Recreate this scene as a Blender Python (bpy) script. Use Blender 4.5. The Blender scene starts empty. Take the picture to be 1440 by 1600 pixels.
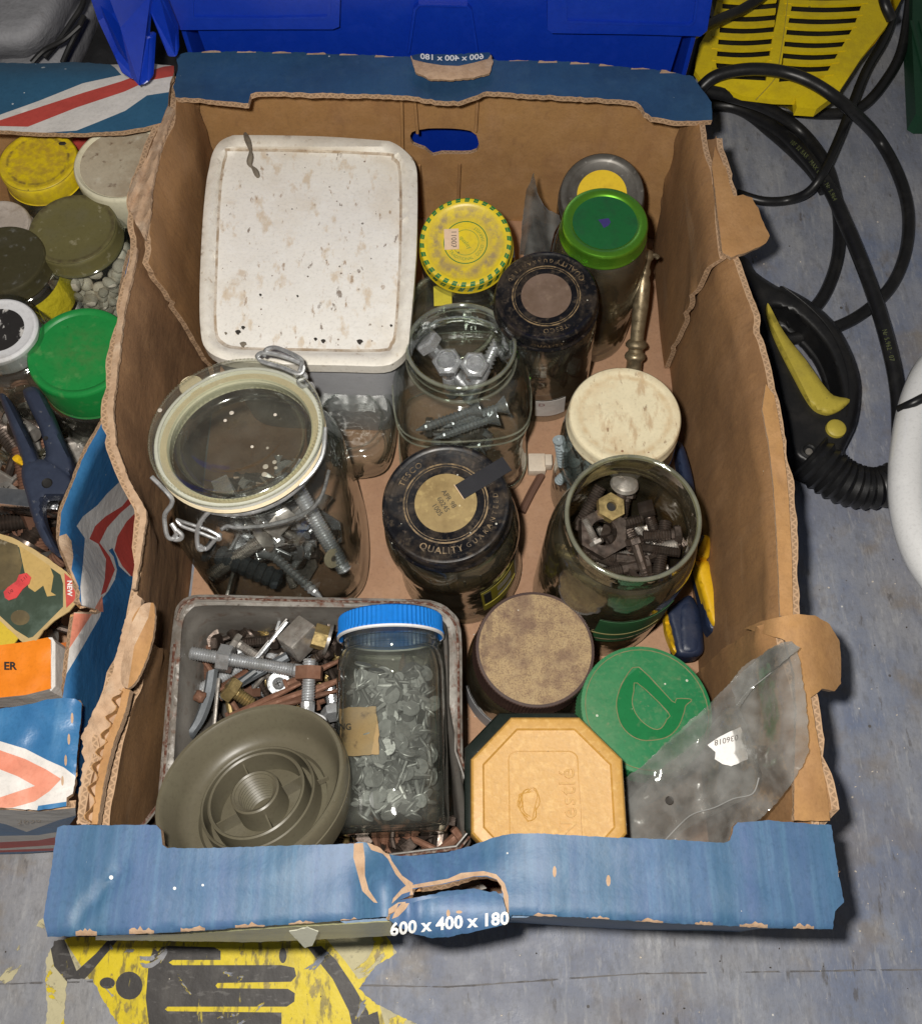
import bpy, bmesh, math, random
from math import sin, cos, pi, radians, sqrt, atan2, hypot
from mathutils import Vector, Matrix, noise
from mathutils.geometry import delaunay_2d_cdt
RN = random.Random(11)
SC = bpy.context.scene
COL = SC.collection

# ------------------------------------------------------------------ camera
# all building numbers below are millimetres; origin = middle of the cardboard tray on the board
FPX = 1503.0                       # focal length in pixels of the 1440 x 1600 photograph
TH = radians(23.1)
CAM = Vector((9.0, -297.0, 708.0))
FV = Vector((0, sin(TH), -cos(TH))); DV = Vector((0, -cos(TH), -sin(TH))); RV = Vector((1, 0, 0))
cam_d = bpy.data.cameras.new('camera'); cam = bpy.data.objects.new('camera', cam_d); COL.objects.link(cam)
cam_d.sensor_fit = 'VERTICAL'; cam_d.sensor_height = 24.0; cam_d.lens = FPX / 1600 * 24.0
cam_d.clip_start = 0.01; cam_d.clip_end = 60
cam.location = CAM * 0.001; cam.rotation_euler = (TH, 0, 0)
SC.camera = cam

# ------------------------------------------------------------------ world, flash lamp, exposure
w = bpy.data.worlds.new('World'); SC.world = w; w.use_nodes = True
wn = w.node_tree; wn.nodes.clear()
wo = wn.nodes.new('ShaderNodeOutputWorld'); wb = wn.nodes.new('ShaderNodeBackground')
wt = wn.nodes.new('ShaderNodeTexCoord'); ws = wn.nodes.new('ShaderNodeSeparateXYZ'); wr = wn.nodes.new('ShaderNodeValToRGB')
wn.links.new(wt.outputs['Generated'], ws.inputs[0]); wn.links.new(ws.outputs['Z'], wr.inputs[0])
wr.color_ramp.elements[0].position = 0.0; wr.color_ramp.elements[0].color = (0.62, 0.58, 0.52, 1)
wr.color_ramp.elements[1].position = 1.0; wr.color_ramp.elements[1].color = (0.30, 0.31, 0.33, 1)
wn.links.new(wr.outputs[0], wb.inputs[0]); wb.inputs[1].default_value = 0.21
wn.links.new(wb.outputs[0], wo.inputs[0])
ld = bpy.data.lights.new('camera_flash', 'POINT'); ld.energy = 20.0; ld.shadow_soft_size = 0.011; ld.color = (1.0, 0.955, 0.885)
lo = bpy.data.objects.new('camera_flash', ld); COL.objects.link(lo)
lo.location = (CAM - RV * 34 - DV * 30) * 0.001
SC.view_settings.view_transform = 'Standard'; SC.view_settings.look = 'None'
SC.view_settings.exposure = 0.0; SC.view_settings.gamma = 1.0
SC.render.engine = 'CYCLES'
SC.cycles.max_bounces = 10; SC.cycles.transparent_max_bounces = 40; SC.cycles.diffuse_bounces = 3; SC.cycles.glossy_bounces = 5
SC.cycles.use_denoising = True; SC.cycles.sample_clamp_indirect = 4.0
SC.cycles.caustics_reflective = False; SC.cycles.caustics_refractive = False

# ------------------------------------------------------------------ helpers: rays through the picture -> places in the world
def ray(px, py): return FV + RV * ((px - 720) / FPX) + DV * ((py - 800) / FPX)
def P(px, py, z):
    r = ray(px, py); return CAM + r * ((z - CAM.z) / r.z)
def PY(px, py, y):
    r = ray(px, py); return CAM + r * ((y - CAM.y) / r.y)
def PXX(px, py, x):
    r = ray(px, py); return CAM + r * ((x - CAM.x) / r.x)
def lerp(a, b, t): return a + (b - a) * t
def interp(tab, x):
    if x <= tab[0][0]: return tab[0][1]
    for (a, fa), (b, fb) in zip(tab, tab[1:]):
        if x <= b: return lerp(fa, fb, (x - a) / (b - a))
    return tab[-1][1]
def nz(x, y, z=0.0): return noise.noise(Vector((x, y, z)))

# ------------------------------------------------------------------ helpers: objects
def link(o): COL.objects.link(o); return o
def tag(o, label=None, cat=None, group=None, kind=None):
    if label: o['label'] = label
    if cat: o['category'] = cat
    if group: o['group'] = group
    if kind: o['kind'] = kind
    return o
def mk(name, verts, faces, mats, parent=None, smooth=True, fm=None, uvs=None, matrix=None, angle=38):
    me = bpy.data.meshes.new(name)
    me.from_pydata([tuple(Vector(v) * 0.001) for v in verts], [], faces)
    if not isinstance(mats, (list, tuple)): mats = [mats]
    for m in mats: me.materials.append(m)
    if fm: me.polygons.foreach_set('material_index', fm)
    if uvs:
        ul = me.uv_layers.new(name='UVMap')
        ul.data.foreach_set('uv', [c for f in uvs for uv in f for c in uv])
    me.validate(clean_customdata=False); me.update()
    if smooth:
        me.shade_smooth(); me.set_sharp_from_angle(angle=radians(angle))
    o = link(bpy.data.objects.new(name, me))
    if parent: o.parent = parent
    if matrix is not None: o.matrix_local = matrix
    return o
def thing(name, label, cat, matrix=None, group=None, loc=None):
    e = link(bpy.data.objects.new(name, None)); e.empty_display_size = 0.01
    if matrix is not None: e.matrix_world = matrix
    if loc is not None: e.location = Vector(loc) * 0.001
    return tag(e, label, cat, group)
def frame(base, top, spin=0.0, ref=Vector((1, 0, 0))):
    """matrix whose origin is base (mm) and whose z axis points at top"""
    z = (top - base).normalized(); x = (ref - z * ref.dot(z)).normalized(); y = z.cross(x)
    m = Matrix(((x.x, y.x, z.x), (x.y, y.y, z.y), (x.z, y.z, z.z))).to_4x4() @ Matrix.Rotation(spin, 4, 'Z')
    m.translation = base * 0.001
    return m
def copy_tree(o, parent=None):
    c = o.copy(); COL.objects.link(c); c.parent = parent
    for ch in list(o.children): copy_tree(ch, c)
    return c

# ------------------------------------------------------------------ helpers: shapes (each returns verts, faces)
def lathe(prof, n=48, shape=None, cap0=False, cap1=False):
    vs, fs = [], []
    for (r, z) in prof:
        for i in range(n):
            a = 2 * pi * i / n
            k = shape(a, z, r) if shape else 1.0
            vs.append((r * k * cos(a), r * k * sin(a), z))
    for j in range(len(prof) - 1):
        for i in range(n):
            a, b = j * n + i, j * n + (i + 1) % n
            fs.append((a, b, b + n, a + n))
    if cap0: fs.append(tuple(range(n))[::-1])
    if cap1: fs.append(tuple(range((len(prof) - 1) * n, len(prof) * n)))
    return vs, fs
def join(*parts):
    vs, fs = [], []
    for v, f in parts:
        k = len(vs); vs += list(v); fs += [tuple(i + k for i in q) for q in f]
    return vs, fs
def xf(part, m):
    v, f = part; return [tuple(m @ Vector(p)) for p in v], f
def box(x0, x1, y0, y1, z0, z1, b=0.0):
    if b <= 0:
        v = [(x, y, z) for z in (z0, z1) for y in (y0, y1) for x in (x0, x1)]
        return v, [(0, 2, 3, 1), (4, 5, 7, 6), (0, 1, 5, 4), (2, 6, 7, 3), (0, 4, 6, 2), (1, 3, 7, 5)]
    bm = bmesh.new(); bmesh.ops.create_cube(bm, size=1)
    for v in bm.verts: v.co = Vector((lerp(x0, x1, v.co.x + .5), lerp(y0, y1, v.co.y + .5), lerp(z0, z1, v.co.z + .5)))
    bmesh.ops.bevel(bm, geom=bm.edges[:], offset=b, segments=2, affect='EDGES', profile=.5)
    r = [tuple(v.co) for v in bm.verts], [tuple(v.index for v in f.verts) for f in bm.faces]
    bm.free(); return r
def spline(pts, k=6, closed=False):
    pts = [Vector(p) for p in pts]; n = len(pts); out = []
    rng = n if closed else n - 1
    for i in range(rng):
        p0 = pts[(i - 1) % n] if (closed or i > 0) else pts[0]; p1 = pts[i]; p2 = pts[(i + 1) % n]
        p3 = pts[(i + 2) % n] if (closed or i + 2 < n) else pts[-1]
        for j in range(k):
            t = j / k
            out.append(0.5 * ((2 * p1) + (p2 - p0) * t + (2 * p0 - 5 * p1 + 4 * p2 - p3) * t * t + (3 * p1 - p0 - 3 * p2 + p3) * t ** 3))
    if not closed: out.append(pts[-1])
    return out
def tube(pts, r, n=10, k=6, closed=False, rf=None, smooth=True):
    q = spline(pts, k, closed) if smooth else [Vector(p) for p in pts]
    m = len(q); vs, fs = [], []; up = None
    for i, p in enumerate(q):
        t = (q[(i + 1) % m] - q[i - 1]) if (closed or 0 < i < m - 1) else (q[1] - q[0] if i == 0 else q[-1] - q[-2])
        t.normalize()
        if up is None: up = t.orthogonal().normalized()
        up = (up - t * up.dot(t)).normalized(); s = t.cross(up)
        rr = rf(i / (m - 1)) if rf else r
        for a in range(n):
            vs.append(p + up * (rr * cos(2 * pi * a / n)) + s * (rr * sin(2 * pi * a / n)))
    for i in range(m if closed else m - 1):
        for a in range(n):
            j = (i + 1) % m; b = (a + 1) % n
            fs.append((i * n + a, i * n + b, j * n + b, j * n + a))
    if not closed:
        fs.append(tuple(range(n))[::-1]); fs.append(tuple(range((m - 1) * n, m * n)))
    return vs, fs
def inpoly(x, y, poly):
    c = False; j = len(poly) - 1
    for i in range(len(poly)):
        xi, yi = poly[i]; xj, yj = poly[j]
        if (yi > y) != (yj > y) and x < (xj - xi) * (y - yi) / (yj - yi) + xi: c = not c
        j = i
    return c
def dens(poly, step, jit=0.0, closed=True):
    out = []; n = len(poly)
    for i in range(n if closed else n - 1):
        a = poly[i]; b = poly[(i + 1) % n]; L = hypot(b[0] - a[0], b[1] - a[1]); k = max(1, int(L / step))
        for j in range(k):
            t = j / k; x, y = lerp(a[0], b[0], t), lerp(a[1], b[1], t)
            if jit and L > 1e-6:
                d = jit * (nz(x * .13, y * .13, 3.3) * 1.3 + RN.uniform(-.5, .5)); x += -(b[1] - a[1]) / L * d; y += (b[0] - a[0]) / L * d
            out.append((x, y))
    return out
def sm(poly, k=3): return [(p.x, p.y) for p in spline([(x, y, 0) for x, y in poly], k, True)]
def edist(x, y, poly):
    best = 1e9; n = len(poly)
    for i in range(n):
        ax, ay = poly[i]; bx, by = poly[(i + 1) % n]; dx, dy = bx - ax, by - ay; L2 = dx * dx + dy * dy or 1e-9
        t = max(0, min(1, ((x - ax) * dx + (y - ay) * dy) / L2)); best = min(best, hypot(x - ax - t * dx, y - ay - t * dy))
    return best
def sheet(name, outline, mapf, mats, th=4.0, step=14, jit=0.0, regions=(), holes=(), parent=None, face=None, down=None, smooth=True, es=None, angle=50):
    """a plate with real thickness. outline/holes/regions live in a 2-D domain, mapf(x,y)->mm.
    mats = [top, back, edge, region materials...]; regions = [(polygon, material index)]; face = point the top looks at"""
    es = es or step * .5
    ol = dens(outline, es, jit); hs = [dens(h, es, jit) for h in holes]
    pts, edges = [], []
    def loop(pl, closed=True):
        k = len(pts); pts.extend(pl); n = len(pl)
        edges.extend([(k + i, k + (i + 1) % n) for i in range(n if closed else n - 1)])
    loop(ol)
    for h in hs: loop(h)
    for rg, _ in regions: loop(dens(rg, step))
    x0 = min(p[0] for p in ol); x1 = max(p[0] for p in ol); y0 = min(p[1] for p in ol); y1 = max(p[1] for p in ol)
    nx = int((x1 - x0) / step) + 1; ny = int((y1 - y0) / step) + 1
    for i in range(nx + 1):
        for j in range(ny + 1):
            x = x0 + (i + (.5 if j & 1 else 0)) * step; y = y0 + j * step
            if inpoly(x, y, ol) and edist(x, y, ol) > es * .55 and not any(inpoly(x, y, h) or edist(x, y, h) < es * .5 for h in hs): pts.append((x, y))
    r = delaunay_2d_cdt([Vector(p) for p in pts], edges, [], 0, 1e-4)
    v2, tri = r[0], r[2]
    keep, fmat = [], []
    for t in tri:
        cx = sum(v2[i].x for i in t) / 3; cy = sum(v2[i].y for i in t) / 3
        if not inpoly(cx, cy, ol) or any(inpoly(cx, cy, h) for h in hs): continue
        mi = 0
        for rg, m in regions:
            if inpoly(cx, cy, rg): mi = m
        keep.append(tuple(t)); fmat.append(mi)
    used = sorted({i for t in keep for i in t}); idx = {u: k for k, u in enumerate(used)}
    keep = [tuple(idx[i] for i in t) for t in keep]; uv = [v2[u] for u in used]
    top = [Vector(mapf(p.x, p.y)) for p in uv]
    nrm = [Vector((0, 0, 0)) for _ in top]; tot = Vector((0, 0, 0))
    for t in keep:
        n = (top[t[1]] - top[t[0]]).cross(top[t[2]] - top[t[0]]); tot += n
        for i in t: nrm[i] += n
    ctr = sum(top, Vector((0, 0, 0))) / len(top)
    look = (Vector(face) if face is not None else CAM) - ctr
    if tot.dot(look) < 0:
        keep = [t[::-1] for t in keep]; nrm = [-n for n in nrm]
    dn = Vector(down).normalized() if down is not None else None
    bot = [t - (n.normalized() if dn is None else -dn) * th for t, n in zip(top, nrm)]
    N = len(top); verts = top + bot; faces = list(keep); fm = list(fmat)
    uvs = [[(uv[i].x, uv[i].y) for i in t] for t in keep]
    for t in keep:
        faces.append((t[2] + N, t[1] + N, t[0] + N)); fm.append(1); uvs.append([(uv[i].x, uv[i].y) for i in (t[2], t[1], t[0])])
    dire = {}
    for t in keep:
        for a, b in ((t[0], t[1]), (t[1], t[2]), (t[2], t[0])): dire[(a, b)] = 1
    bd = {a: b for (a, b) in dire if (b, a) not in dire}
    seen = set()
    for s in list(bd):
        if s in seen: continue
        a = s; L = 0.0
        while a in bd and a not in seen:
            seen.add(a); b = bd[a]; d = (top[b] - top[a]).length; k = len(verts)
            verts += [top[a], top[b], bot[b], bot[a]]
            faces.append((k + 1, k, k + 3, k + 2)); fm.append(2)
            uvs.append([(L + d, 1), (L, 1), (L, 0), (L + d, 0)]); L += d; a = b
    return mk(name, verts, faces, mats, parent, smooth, fm, uvs, angle=angle)
def zmap(zf):
    return (lambda x, y: P(x, y, zf(x, y))) if callable(zf) else (lambda x, y: P(x, y, zf))
def pillow(outline, z0, h, r):
    """traced outline, z0 height of its edge, domed by h over r pixels inside the edge"""
    def f(x, y):
        d = min(1.0, edist(x, y, outline) / r); return P(x, y, z0 + h * sqrt(max(0, 1 - (1 - d) ** 2)))
    return f
_tx = {}
def text_geo(s, size=1.0, bold=0.0, space=1.0, ext=0.0):
    key = (s, bold, space, ext)
    if key not in _tx:
        c = bpy.data.curves.new('t', 'FONT'); c.body = s; c.size = 1; c.offset = bold; c.space_character = space; c.extrude = ext
        c.align_x = 'CENTER'; c.align_y = 'CENTER'; c.resolution_u = 3
        o = bpy.data.objects.new('t', c); me = bpy.data.meshes.new_from_object(o)
        _tx[key] = ([tuple(v.co) for v in me.vertices], [tuple(p.vertices) for p in me.polygons])
        bpy.data.objects.remove(o); bpy.data.meshes.remove(me); bpy.data.curves.remove(c)
    v, f = _tx[key]; return [(a * size, b * size, d * size) for a, b, d in v], f
def text(s, size, f, mat, parent=None, name='lettering', bold=0.0, space=1.0, ext=0.0):
    v, fc = text_geo(s, size, bold, space, ext)
    return mk(name, [f(*p) for p in v], fc, mat, parent, smooth=False)
def arc(r, ang, z, out=True):
    """bend a line of text round a circle; ang = angle of its middle; out=True: tops point outwards"""
    if out: return lambda x, y, d: ((r + y) * cos(ang - x / r), (r + y) * sin(ang - x / r), z + d)
    return lambda x, y, d: ((r - y) * cos(ang + x / r), (r - y) * sin(ang + x / r), z + d)

# ------------------------------------------------------------------ helpers: procedural materials
def mat(name, base, rough=.6, metal=0.0, layers=(), bump=None, coat=0.0, spec=.5, rrough=None, vary=0.0, streak=None, alpha_noise=None, wave=None, sss=0, edgeuv=False, trans=0.0):
    m = bpy.data.materials.new(name); m.use_nodes = True; nt = m.node_tree; N = nt.nodes; L = nt.links
    b = N['Principled BSDF']; out = N['Material Output']
    b.inputs['Roughness'].default_value = rough; b.inputs['Metallic'].default_value = metal
    b.inputs['Coat Weight'].default_value = coat; b.inputs['Coat Roughness'].default_value = .15
    b.inputs['Specular IOR Level'].default_value = spec
    if sss: b.inputs['Subsurface Weight'].default_value = sss; b.inputs['Subsurface Radius'].default_value = (.004, .003, .002)
    tc = N.new('ShaderNodeTexCoord'); oi = N.new('ShaderNodeObjectInfo')
    add = N.new('ShaderNodeVectorMath'); add.operation = 'ADD'
    mul = N.new('ShaderNodeVectorMath'); mul.operation = 'SCALE'; mul.inputs[0].default_value = (1, .7, .4); L.new(oi.outputs['Random'], mul.inputs['Scale'])
    L.new(tc.outputs['Object'], add.inputs[0]); L.new(mul.outputs[0], add.inputs[1])
    V = add.outputs[0]
    rgb = N.new('ShaderNodeRGB'); rgb.outputs[0].default_value = (*base, 1); c = rgb.outputs[0]
    def noise_fac(scale, lo, hi, detail=6, stretch=None, rot=0.0, rgh=.6, dist=0.0):
        v = V
        if stretch:
            mp = N.new('ShaderNodeMapping'); mp.inputs['Scale'].default_value = stretch; mp.inputs['Rotation'].default_value = (0, 0, rot); L.new(V, mp.inputs['Vector']); v = mp.outputs[0]
        n = N.new('ShaderNodeTexNoise'); n.inputs['Scale'].default_value = scale; n.inputs['Detail'].default_value = detail; n.inputs['Roughness'].default_value = rgh
        n.inputs['Distortion'].default_value = dist
        L.new(v, n.inputs['Vector'])
        r = N.new('ShaderNodeMapRange'); r.inputs[1].default_value = lo; r.inputs[2].default_value = hi; L.new(n.outputs[0], r.inputs[0])
        return r.outputs[0]
    def mixc(fac, col, strength):
        nonlocal c
        mm = N.new('ShaderNodeMath'); mm.operation = 'MULTIPLY'; mm.inputs[1].default_value = strength; L.new(fac, mm.inputs[0])
        mx = N.new('ShaderNodeMix'); mx.data_type = 'RGBA'; L.new(mm.outputs[0], mx.inputs[0]); L.new(c, mx.inputs[6]); mx.inputs[7].default_value = (*col, 1)
        c = mx.outputs[2]; return mm.outputs[0]
    dirt = None
    for ly in layers:
        k = ly[0]
        if k == 'n':      # ('n', scale, lo, hi, colour, strength, [stretch], [rot])
            f = noise_fac(ly[1], ly[2], ly[3], stretch=ly[6] if len(ly) > 6 else None, rot=ly[7] if len(ly) > 7 else 0)
            dirt = mixc(f, ly[4], ly[5])
        elif k == 'v':    # specks ('v', scale, radius, colour, share)
            vo = N.new('ShaderNodeTexVoronoi'); vo.inputs['Scale'].default_value = ly[1]; L.new(V, vo.inputs['Vector'])
            sp = N.new('ShaderNodeSeparateColor'); L.new(vo.outputs['Color'], sp.inputs[0])
            a = N.new('ShaderNodeMath'); a.operation = 'MULTIPLY'; L.new(sp.outputs[1], a.inputs[0]); a.inputs[1].default_value = ly[2]
            d = N.new('ShaderNodeMath'); d.operation = 'LESS_THAN'; L.new(vo.outputs['Distance'], d.inputs[0]); L.new(a.outputs[0], d.inputs[1])
            g = N.new('ShaderNodeMath'); g.operation = 'LESS_THAN'; L.new(sp.outputs[0], g.inputs[0]); g.inputs[1].default_value = ly[4]
            h = N.new('ShaderNodeMath'); h.operation = 'MULTIPLY'; L.new(d.outputs[0], h.inputs[0]); L.new(g.outputs[0], h.inputs[1])
            mixc(h.outputs[0], ly[3], ly[5] if len(ly) > 5 else .9)
        elif k == 'r':    # radial ring of dirt round the local z axis ('r', radius mm, width mm, colour, strength)
            sx = N.new('ShaderNodeVectorMath'); sx.operation = 'MULTIPLY'; sx.inputs[1].default_value = (1000, 1000, 0); L.new(tc.outputs['Object'], sx.inputs[0])
            ln = N.new('ShaderNodeVectorMath'); ln.operation = 'LENGTH'; L.new(sx.outputs[0], ln.inputs[0])
            s1 = N.new('ShaderNodeMath'); s1.operation = 'SUBTRACT'; L.new(ln.outputs['Value'], s1.inputs[0]); s1.inputs[1].default_value = ly[1]
            s2 = N.new('ShaderNodeMath'); s2.operation = 'ABSOLUTE'; L.new(s1.outputs[0], s2.inputs[0])
            mr = N.new('ShaderNodeMapRange'); mr.inputs[1].default_value = ly[2]; mr.inputs[2].default_value = ly[2] * .2; L.new(s2.outputs[0], mr.inputs[0])
            f = noise_fac(150, .35, .6); m2 = N.new('ShaderNodeMath'); m2.operation = 'MULTIPLY'; L.new(mr.outputs[0], m2.inputs[0]); L.new(f, m2.inputs[1])
            mixc(m2.outputs[0] if ly[4] < 1.5 else mr.outputs[0], ly[3], min(ly[4], 1))
    mixc(noise_fac(420, .50, .72, detail=3), tuple(x * .62 for x in base), .32); mixc(noise_fac(95, .52, .72, detail=6), tuple(min(1, x * 1.22 + .01) for x in base), .28)
    if edgeuv:            # corrugated board seen end on: two liners, wavy paper, gaps painted dark for their shade
        uv = N.new('ShaderNodeUVMap'); sp = N.new('ShaderNodeSeparateXYZ'); L.new(uv.outputs[0], sp.inputs[0])
        a = N.new('ShaderNodeMath'); a.operation = 'MULTIPLY'; a.inputs[1].default_value = 2 * pi / 4.6; L.new(sp.outputs[0], a.inputs[0])
        s = N.new('ShaderNodeMath'); s.operation = 'SINE'; L.new(a.outputs[0], s.inputs[0])
        q = N.new('ShaderNodeMath'); q.operation = 'MULTIPLY_ADD'; q.inputs[1].default_value = .33; q.inputs[2].default_value = .5; L.new(s.outputs[0], q.inputs[0])
        d = N.new('ShaderNodeMath'); d.operation = 'SUBTRACT'; L.new(sp.outputs[1], d.inputs[0]); L.new(q.outputs[0], d.inputs[1])
        e = N.new('ShaderNodeMath'); e.operation = 'ABSOLUTE'; L.new(d.outputs[0], e.inputs[0])
        c1 = N.new('ShaderNodeMath'); c1.operation = 'GREATER_THAN'; L.new(e.outputs[0], c1.inputs[0]); c1.inputs[1].default_value = .2
        d2 = N.new('ShaderNodeMath'); d2.operation = 'SUBTRACT'; L.new(sp.outputs[1], d2.inputs[0]); d2.inputs[1].default_value = .5
        e2 = N.new('ShaderNodeMath'); e2.operation = 'ABSOLUTE'; L.new(d2.outputs[0], e2.inputs[0])
        c2 = N.new('ShaderNodeMath'); c2.operation = 'LESS_THAN'; L.new(e2.outputs[0], c2.inputs[0]); c2.inputs[1].default_value = .33
        c3 = N.new('ShaderNodeMath'); c3.operation = 'MULTIPLY'; L.new(c1.outputs[0], c3.inputs[0]); L.new(c2.outputs[0], c3.inputs[1])
        mixc(c3.outputs[0], (.13, .08, .045), .5)
    if vary:
        hv = N.new('ShaderNodeHueSaturation'); mr = N.new('ShaderNodeMapRange'); mr.inputs[3].default_value = 1 - vary; mr.inputs[4].default_value = 1 + vary
        L.new(oi.outputs['Random'], mr.inputs[0]); L.new(mr.outputs[0], hv.inputs['Value']); L.new(c, hv.inputs['Color']); c = hv.outputs[0]
    L.new(c, b.inputs['Base Color'])
    if rrough:            # (scale, lo roughness, hi roughness)
        f = noise_fac(rrough[0], .35, .65); mr = N.new('ShaderNodeMapRange'); mr.inputs[3].default_value = rrough[1]; mr.inputs[4].default_value = rrough[2]
        L.new(f, mr.inputs[0]); L.new(mr.outputs[0], b.inputs['Roughness'])
    last = None
    if wave:              # flutes showing through board: (period mm, axis index, height mm)
        sp = N.new('ShaderNodeSeparateXYZ'); L.new(tc.outputs['Object'], sp.inputs[0])
        a = N.new('ShaderNodeMath'); a.operation = 'MULTIPLY'; a.inputs[1].default_value = 2 * pi / (wave[0] * .001); L.new(sp.outputs[wave[1]], a.inputs[0])
        s = N.new('ShaderNodeMath'); s.operation = 'SINE'; L.new(a.outputs[0], s.inputs[0])
        bp = N.new('ShaderNodeBump'); bp.inputs['Distance'].default_value = wave[2] * .001; bp.inputs['Strength'].default_value = 1.0; L.new(s.outputs[0], bp.inputs['Height'])
        last = bp
    if bump:              # (scale, height mm[, stretch])
        for bb in (bump if isinstance(bump, list) else [bump]):
            f = noise_fac(bb[0], 0, 1, stretch=bb[2] if len(bb) > 2 else None)
            bp = N.new('ShaderNodeBump'); bp.inputs['Distance'].default_value = bb[1] * .001; bp.inputs['Strength'].default_value = 1.0
            L.new(f, bp.inputs['Height'])
            if last: L.new(last.outputs[0], bp.inputs['Normal'])
            last = bp
    if last: L.new(last.outputs[0], b.inputs['Normal'])
    if alpha_noise:       # worn away in patches: list of (scale, lo, hi)
        fac = None
        for an in alpha_noise:
            f = noise_fac(an[0], an[1], an[2], dist=an[3] if len(an) > 3 else 0)
            if fac is None: fac = f
            else:
                q = N.new('ShaderNodeMath'); q.operation = 'MULTIPLY'; L.new(f, q.inputs[0]); L.new(fac, q.inputs[1]); fac = q.outputs[0]
        L.new(fac, b.inputs['Alpha'])
    if trans: b.inputs['Alpha'].default_value = 1 - trans
    return m
def glass(name, tint=(.86, .9, .88), edge=(.30, .34, .31), dust=.05, dustcol=(.45, .42, .36), rough=.035, bump=.0, bscale=60, refl=1.0, f0=.05, dscale=55, even=.35):
    """thin-walled glass: clear face on, dark and mirror-like at grazing angles, with a film of dust"""
    m = bpy.data.materials.new(name); m.use_nodes = True; nt = m.node_tree; N = nt.nodes; L = nt.links
    N.remove(N['Principled BSDF']); out = N['Material Output']
    tc = N.new('ShaderNodeTexCoord')
    lw = N.new('ShaderNodeLayerWeight'); lw.inputs[0].default_value = .5
    pw = N.new('ShaderNodeMath'); pw.operation = 'POWER'; pw.inputs[1].default_value = 3.5; L.new(lw.outputs['Facing'], pw.inputs[0])
    fr = N.new('ShaderNodeMath'); fr.operation = 'MULTIPLY_ADD'; fr.inputs[1].default_value = .75 * refl; fr.inputs[2].default_value = f0; L.new(pw.outputs[0], fr.inputs[0])
    p2 = N.new('ShaderNodeMath'); p2.operation = 'POWER'; p2.inputs[1].default_value = 2.2; L.new(lw.outputs['Facing'], p2.inputs[0])
    mx = N.new('ShaderNodeMix'); mx.data_type = 'RGBA'; L.new(p2.outputs[0], mx.inputs[0]); mx.inputs[6].default_value = (*tint, 1); mx.inputs[7].default_value = (*edge, 1)
    tr = N.new('ShaderNodeBsdfTransparent'); L.new(mx.outputs[2], tr.inputs[0])
    gl = N.new('ShaderNodeBsdfGlossy'); gl.inputs['Roughness'].default_value = rough; gl.inputs[0].default_value = (.95, .97, .95, 1)
    if bump:
        n = N.new('ShaderNodeTexNoise'); n.inputs['Scale'].default_value = bscale; n.inputs['Detail'].default_value = 2; L.new(tc.outputs['Object'], n.inputs['Vector'])
        bp = N.new('ShaderNodeBump'); bp.inputs['Distance'].default_value = bump * .001; bp.inputs['Strength'].default_value = 1.0; L.new(n.outputs[0], bp.inputs['Height'])
        L.new(bp.outputs[0], gl.inputs['Normal'])
    s1 = N.new('ShaderNodeMixShader'); L.new(fr.outputs[0], s1.inputs[0]); L.new(tr.outputs[0], s1.inputs[1]); L.new(gl.outputs[0], s1.inputs[2])
    df = N.new('ShaderNodeBsdfDiffuse'); df.inputs[0].default_value = (*dustcol, 1)
    n2 = N.new('ShaderNodeTexNoise'); n2.inputs['Scale'].default_value = dscale; n2.inputs['Detail'].default_value = 7; L.new(tc.outputs['Object'], n2.inputs['Vector'])
    mr = N.new('ShaderNodeMapRange'); mr.inputs[1].default_value = .35; mr.inputs[2].default_value = .75; mr.inputs[3].default_value = dust * even; mr.inputs[4].default_value = dust * (2.3 - even); L.new(n2.outputs[0], mr.inputs[0])
    s2 = N.new('ShaderNodeMixShader'); L.new(mr.outputs[0], s2.inputs[0]); L.new(s1.outputs[0], s2.inputs[1]); L.new(df.outputs[0], s2.inputs[2])
    L.new(s2.outputs[0], out.inputs[0])
    return m

KRAFT = (.43, .235, .088); DUST = (.62, .58, .5)
M = {}
M['card'] = mat('brown_card', KRAFT, .85, layers=[('n', 26, .52, .66, (.30, .155, .07), .55, (1, .5, .4)), ('n', 130, .58, .7, (.24, .13, .06), .4, (1, .4, .4), .4), ('n', 9, .4, .7, (.36, .18, .075), .45), ('n', 60, .45, .7, (.56, .33, .165), .35), ('n', 500, .5, .8, (.22, .12, .06), .3), ('v', 35, .035, DUST, .25)], bump=[(25, 1.1), (700, .15)])
M['card_mid'] = mat('mid_brown_card', (.33, .175, .070), .82, layers=[('n', 12, .42, .66, (.17, .09, .042), .6, (1, .6, .5)), ('n', 60, .5, .68, (.36, .205, .10), .45, (1, .7, .3)), ('n', 420, .5, .75, (.15, .08, .04), .4, (.6, 1, .3)), ('n', 33, .62, .72, (.42, .27, .15), .5, (1, .2, 1), .4), ('v', 40, .04, DUST, .25)], bump=[(16, 1.8, (1, .8, .6)), (500, .25)], wave=(6.5, 1, .02))  # darker base than the plain card, with streaks and specks
M['card_dark'] = mat('dark_brown_card', (.27, .145, .068), .82, layers=[('n', 14, .35, .7, (.15, .08, .038), .8), ('n', 40, .5, .72, (.40, .23, .11), .5), ('n', 300, .5, .8, (.09, .05, .03), .4), ('v', 40, .04, DUST, .3)], bump=[(18, 2.0, (1, 1, 2.2)), (500, .2)])  # darkest of the brown cards, with random blotches and specks
M['card_floor'] = mat('pinkish_card', (.47, .275, .165), .85, layers=[('n', 12, .42, .65, (.36, .20, .12), .6), ('n', 90, .5, .75, (.5, .32, .22), .3), ('n', 400, .55, .8, (.15, .08, .05), .4)], bump=[(300, .2)])
M['edge'] = mat('corrugated_edge', (.50, .33, .20), .9, layers=[('n', 300, .4, .7, (.36, .22, .125), .6)], edgeuv=True, bump=(400, .4))
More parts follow.
